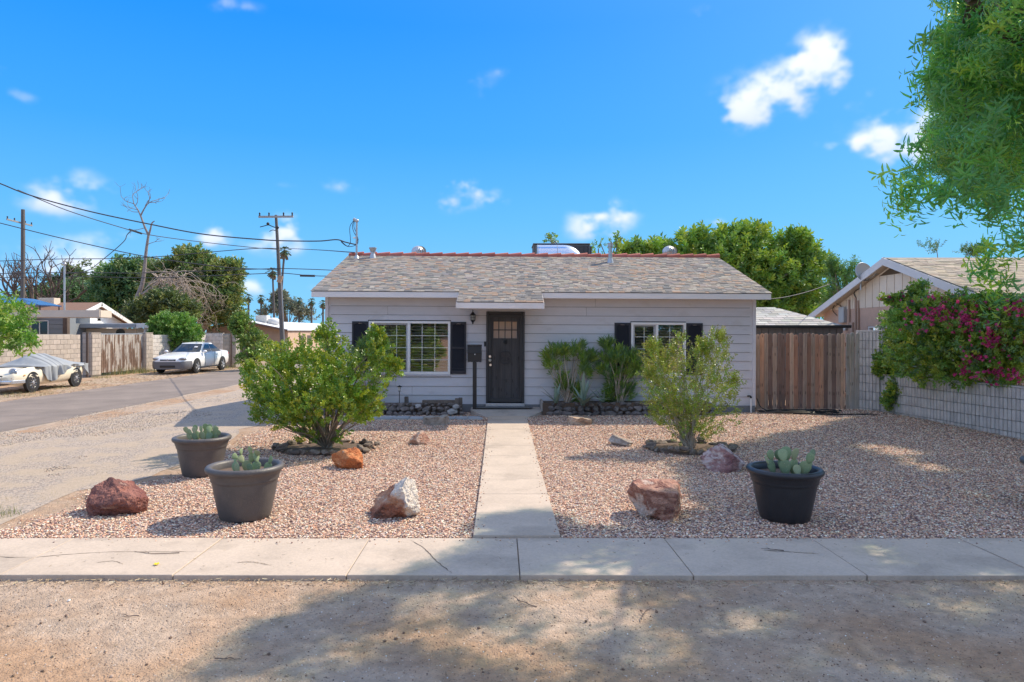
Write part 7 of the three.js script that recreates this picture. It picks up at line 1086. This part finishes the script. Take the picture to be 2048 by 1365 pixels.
// bare trees and the dead vines
function bare(root, dir, len, rad, depth, r, out, o = {}) {
  const pts = [root.clone()], d = dir.clone(); let p = root.clone(); const n = 5;
  for (let i = 0; i < n; i++) { d.add(V(r.g(), r.g() * 0.5 + (o.up || 0.1), r.g()).multiplyScalar(o.wild || 0.22)).normalize(); p = p.clone().addScaledVector(d, len / n); pts.push(p); }
  out.push(limb(pts, [rad, rad * 0.62], depth > 1 ? 6 : 4));
  if (depth > 0) { const k = 2 + Math.floor(r() * 2); for (let i = 0; i < k; i++) { const at_ = i === 0 ? 1 : r.r(0.45, 1), q = pts[Math.max(1, Math.round(at_ * n))], nd = d.clone().add(V(r.g(), r.g() * 0.6, r.g() * 0.6).multiplyScalar(o.fork || 0.85)).normalize(); bare(q, nd, len * r.r(0.55, 0.8), rad * 0.6, depth - 1, r, out, o); } }
}
{
  const r = rng(621), d = 50, P = (x, y) => at(x, y, d), grey = std({ color: lin(0.33, 0.29, 0.28), map: TX.bark, roughness: 0.95 }), t = thing('bare_tree', 'tall bare grey trunk with leafless forked top above the shrubs', 'tree'), out = [];
  part('trunk', [limb(curve([P(266, 640), P(272, 602), P(284, 570), P(289, 540), P(292, 505), P(297, 470)], 20), [0.19, 0.085], 8), limb(curve([P(276, 595), P(300, 578), P(325, 560), P(345, 552)], 10), [0.14, 0.07], 7)], grey, t);
  out.push(limb(curve([P(297, 470), P(290, 455), P(283, 436), P(281, 430)], 8), [0.085, 0.05], 6), limb(curve([P(297, 472), P(301, 458), P(304, 446), P(309, 442)], 8), [0.075, 0.035], 6), limb(curve([P(281, 432), P(287, 420), P(295, 408), P(305, 402)], 8), [0.06, 0.025], 5), limb(curve([P(282, 434), P(276, 420), P(268, 408), P(265, 390)], 8), [0.06, 0.02], 5));
  for (const [x, y, dx, dy, L] of [[265, 392, 0.1, 1, 0.8], [268, 408, -1, 0.5, 1.0], [270, 412, 0.3, 1, 0.9], [276, 420, -1, 0.25, 0.9], [295, 408, 0.4, 0.8, 0.8], [305, 402, 1, 0.3, 0.9], [290, 415, 0.2, 1, 0.8], [300, 405, 0.9, -0.1, 0.7], [278, 424, -1, 0, 0.8], [288, 456, -1, -0.2, 0.8], [297, 488, 1, 0.5, 0.5]]) bare(P(x, y), V(dx, dy, r.g() * 0.3).normalize(), L, 0.026, 2, r, out, { wild: 0.3 });
  part('branches', out, grey, t);
}
for (const [px, d, lean, seed, label, h] of [[45, 62, -0.35, 631, 'dark leafless tree behind the solar panels at the far left', 6.2], [78, 62, 0.05, 634, 'dark gnarled leafless tree right of the far left utility pole', 6.6], [102, 64, 0.2, 637, 'dark leafless tree with lopped limbs behind the small mast', 6.4]]) {
  const r = rng(seed), t = thing('bare_tree', label, 'tree'), root = V(((px - HX) * d) / FOCAL, 0, -d), out = [];
  part('trunk', limb(curve([root, V(root.x + lean * 0.5, 2, root.z), V(root.x + lean, 4.0, root.z)], 8), [0.36, 0.24], 8), M.barkDark, t);
  for (let i = 0; i < 5; i++) bare(V(root.x + lean * r.r(0.6, 1), r.r(2.8, 4.0), root.z), V(r.g() * 0.9 + lean, 0.8, r.g() * 0.4).normalize(), r.r(2, 2.9), 0.13, 3, r, out, { wild: 0.3, up: 0.2 });
  part('branches', out, M.barkDark, t);
}
{
  const r = rng(641), d = 49, t = thing('dead_vines', 'fountain of dead tan vines arching over the shrubs left of the pole', 'dead vines'), gs = [[], [], []], mats = [[0.46, 0.36, 0.27], [0.38, 0.30, 0.24], [0.52, 0.43, 0.35]].map((c) => std({ color: lin(...c), roughness: 0.95 }));
  for (let i = 0; i < 24; i++) { const x0 = r.r(285, 345), y0 = r.r(540, 600), x1 = x0 + r.r(10, 105), top = r.r(532, 572), y1 = r.r(585, 650), z = r.r(-0.8, 0.9), c = curve([at(x0, y0, d + z), at(lerp(x0, x1, 0.4), top, d + z), at(lerp(x0, x1, 0.8), lerp(top, y1, 0.35), d + z - 0.3), at(x1, y1, d + z - 0.4)], 10); gs[i % 3].push(limb(c, [0.03, 0.010], 4)); for (let k = 0; k < 6; k++) bare(r.pick(c.slice(3)), V(r.g(), r.g() * 0.8 - 0.3, r.g()).normalize(), r.r(0.5, 1.3), 0.012, 2, r, gs[(i + k) % 3], { wild: 0.45, up: -0.14, fork: 1.0 }); }
  gs.forEach((g, i) => part('strands', g, mats[i], t));
}
// palms: trunk and a crown of fronds
function palm(px, pyTop, d, label, o = {}) {
  const t = thing('palm_tree', label, 'palm tree', V(((px - HX) * d) / FOCAL, 0, -d), 0, o.group), r = rng(Math.round(px * 7)), H = EYE + ((HY - pyTop) * d) / FOCAL, R = o.R || 1.5, lean = o.lean || 0;
  part('trunk', limb(curve([V(-lean, 0, 0), V(-lean * 0.6, H * 0.5, 0), V(0, H, 0)], 10), [o.r || 0.24, (o.r || 0.24) * 0.65], 7), M.pole, t);
  const mats = [leafMat(lin(0.07, 0.12, 0.04), 0.2, 0.6), leafMat(lin(0.10, 0.14, 0.06), 0.2, 0.6), leafMat(lin(0.22, 0.17, 0.10), 0.15, 0.8)];
  for (let i = 0; i < 26; i++) { const az = i * 2.4, el = lerp(1.3, -1.2, i / 25), L = R * r.r(0.8, 1.1), g = quadGrid((u, v) => { const fan = smooth(v, 0.3, 0.75) * (1 - 0.35 * smooth(v, 0.8, 1)), w = (u - 0.5) * (0.06 + 0.95 * fan * L * 0.55); return V(L * v * Math.cos(el) + 0, H + L * (v * Math.sin(el) - 0.32 * v * v) - Math.abs(u - 0.5) * 0.25 * fan, w); }, 5, 5); part('frond', put(clean(g), 0, 0, 0, 0, az, 0), mats[i > 19 ? 2 : i % 2], t); }
}
palm(569, 500, 90, 'tallest thin palm right of the utility pole, its crown against the sky', { R: 0.95, r: 0.2, lean: 0.8 });
palm(545, 542, 92, 'tall thin palm just left of the utility pole', { R: 0.9, r: 0.18, lean: -0.3 });
for (const [px, py, d, l] of [[497, 594, 150, 'short far palm nearest to the dark tree, above the tan house'], [522, 596, 150, 'short far palm second from the dark tree, left of the pole'], [598, 601, 150, 'far palm with a shaggy skirt right of the utility pole'], [623, 602, 150, 'far palm between the shaggy palm and the grey house eave'], [646, 606, 150, 'far palm half hidden by the left corner of the grey house']]) palm(px, py, d, l, { R: 1.15, r: 0.28, group: 'far palms on the horizon' });
// ---------------------------------------------------------------- utility poles and wires
function utilityPole(label, pts, r0, r1, arm, d) {
  const p = thing('utility_pole', label, 'utility pole'), grey = std({ color: lin(0.42, 0.43, 0.44), map: TX.bark, roughness: 0.9 });
  part('pole', limb(pts, [r0, r1], 10), M.pole, p);
  const [a, b] = arm; part('crossarm', put(box(a.distanceTo(b), 0.12, 0.11), (a.x + b.x) / 2, (a.y + b.y) / 2, (a.z + b.z) / 2 + 0.16, 0, -Math.atan2(b.z - a.z, b.x - a.x), Math.atan2(b.y - a.y, Math.hypot(b.x - a.x, b.z - a.z))), grey, p);
  for (const t of [0.03, 0.3, 0.72, 0.97]) { const q = a.clone().lerp(b, t); part('insulator', [cyl(0.035, 0.06, 0.16, q.x, q.y + 0.13, q.z + 0.16, 8), ball(0.06, q.x, q.y + 0.22, q.z + 0.16, 8)], M.black, p); }
  return p;
}
{
  const P = (x, y) => at(x, y, 44), p = utilityPole('grey wooden utility pole with crossarm in front of the palms', [P(566.5, 726), P(560, 580), P(556, 500), P(552, 430)], 0.15, 0.085, [P(519, 434.5), P(588, 434)], 44);
  part('bracket', [tube([P(553, 456), P(545, 453), P(537, 450), P(528, 452), P(520, 454)], 0.03, 12), tube([P(553, 462), P(545, 460), P(539, 463)], 0.025, 8), ball(0.1, P(537, 448).x, P(537, 448).y, -43.9), ball(0.1, P(557, 460).x, P(557, 456).y, -43.8)], M.black, p);
  part('cable_box', metric(put(rbox(0.26, 0.46, 0.2, 0.02), P(562, 559).x + 0.03, P(562, 559).y, -43.7, 0, 0, -0.35)), std({ color: lin(0.40, 0.27, 0.18), roughness: 0.8 }), p);
  part('conduit', limb([P(570, 726), P(565, 600), P(562, 560)], 0.03, 6), M.galv, p);
  const Q = (x, y, d = 58) => at(x, y, d); utilityPole('dark utility pole with a slanting crossarm at the far left', [V(Q(45, 600).x, 0, -58), Q(46, 500), Q(46, 419)], 0.19, 0.15, [Q(16, 439, 57), Q(67, 452, 59)], 58);
  const m = single('wood_pole', limb([V(at(1240, 500, 45).x, 0, -45), at(1240, 475, 45)], [0.13, 0.09], 10), M.pole, 'top of a dark wooden pole showing above the ridge beside the yellow-green tree', 'pole');
}
const wire = (label, pts, r, d) => single('overhead_wire', limb(new THREE.CatmullRomCurve3(pts.map(([x, y, z]) => at(x, y, z ?? d))).getPoints(pts.length * 7), r, 4), M.wire, label, 'wire');
wire('thick service cable sagging from the left edge to the roof mast', [[-60, 346], [0, 367], [50, 387], [168, 420], [303, 449], [404, 468], [520, 479], [552, 481], [640, 482], [676, 479.5], [690, 484], [711, 489]], 0.017, 18.7);
wire('thin wire just below the thick service cable, ending at the pole', [[36, 380, 26], [135, 421, 30], [253, 458, 35], [286, 467, 36], [371, 480, 39], [506, 495, 42], [555, 499, 44]], 0.02);
wire('wire from the utility pole down to the roof mast base', [[556, 496, 43.8], [579, 497, 40], [640, 500, 27], [709, 505, 18.8]], 0.015);
wire('wire crossing the dead vines from the left edge to the pole', [[-40, 436], [0, 446], [84, 467], [169, 487], [286, 512], [388, 527], [470, 536], [558, 539]], 0.028, 43.8);
wire('nearly level wire in front of the bare trees, rising to the pole', [[-40, 523], [0, 522], [118, 518], [236, 517], [320, 513], [421, 504], [520, 496.5], [556, 497]], 0.024, 43.8);
wire('upper of the two level wires low across the left trees', [[-40, 548], [0, 547], [135, 545], [286, 546], [404, 542], [520, 538], [558, 537], [620, 538.5], [700, 542]], 0.024, 43.9);
wire('lowest level wire across the left trees and past the pole', [[-40, 557], [0, 555.5], [135, 553], [303, 555.5], [404, 552], [520, 547.4], [560, 546], [619, 551], [653, 552], [720, 548]], 0.024, 44.1);
wire('slanting service wire from the thin wire down to the small mast', [[262, 461, 35], [254, 470, 35], [250, 480, 34.8], [202, 522, 34], [175, 541, 33.4], [129, 548, 33]], 0.022);
wire('thin white cable sagging from the house eave towards the pink house', [[1515, 600, 16], [1560, 596, 17], [1610, 585, 19], [1660, 568, 22]], 0.012);
single('wire_splice', [put(cyl(0.05, 0.05, 0.7, 0, 0, 0, 8), ...at(271, 463, 35.6).toArray(), 0, 0, 1.25)], M.wire, 'dark cable splice on the thin wire near the tall bare trunk', 'wire splice');
single('wire_splice', [put(cyl(0.07, 0.07, 0.95, 0, 0, 0, 8), ...at(615, 551.5, 44).toArray(), 0, 0, 1.55)], M.wire, 'dark cable closure on the lowest wire right of the pole', 'wire splice');
// ---------------------------------------------------------------- across the street, behind the camera: what the windows mirror
{
  const h = thing('opposite_house', 'pale stucco house across the street', 'house', [-3, 0, 17]);
  part('wall', metric(box(11, 2.9, 6, 0, 1.45, 3)), M.pinkStucco, h); part('roof', [metric(put(box(12, 0.1, 4.2, 0, 0, 0), 0, 3.5, 1.2, -0.34)), metric(put(box(12, 0.1, 4.2, 0, 0, 0), 0, 3.5, 5.0, 0.34))], M.white, h); part('door', metric(box(0.95, 2.1, 0.06, 1, 1.05, -0.03)), M.doorPanel, h); part('window', box(1.8, 1.2, 0.05, -2.5, 1.6, -0.025), darkGlass, h);
  const r = rng(701);
  for (const [x, z, l] of [[-5.6, 11.5, 'green tree across the street before the pale house'], [9.6, 12.5, 'second green tree across the street']]) { const t = thing('street_tree', l, 'tree', [0, 0, 0]); const tips = foliage('foliage', t, big, LM.soft, [[V(x, 2.6, z), 2.6, 1.6, 1.6, 1], [V(x + 1, 3.8, z), 1.5, 1.0, 1.4, 0.4], [V(x - 0.6, 0.9, z), 2.2, 0.9, 1.2, 0.9]], 1500, 703 + x, { root: V(x, 1, z), cols: [rgb(0.12, 0.2, 0.03), rgb(0.07, 0.13, 0.03)], shell: 0.45 }); part('trunk', limb(curve([V(x, 0, z), V(x + 0.1, 1, z), V(x, 2.4, z)], 6), [0.2, 0.12], 8), M.bark, t); }
}
renderer.render(scene, camera);
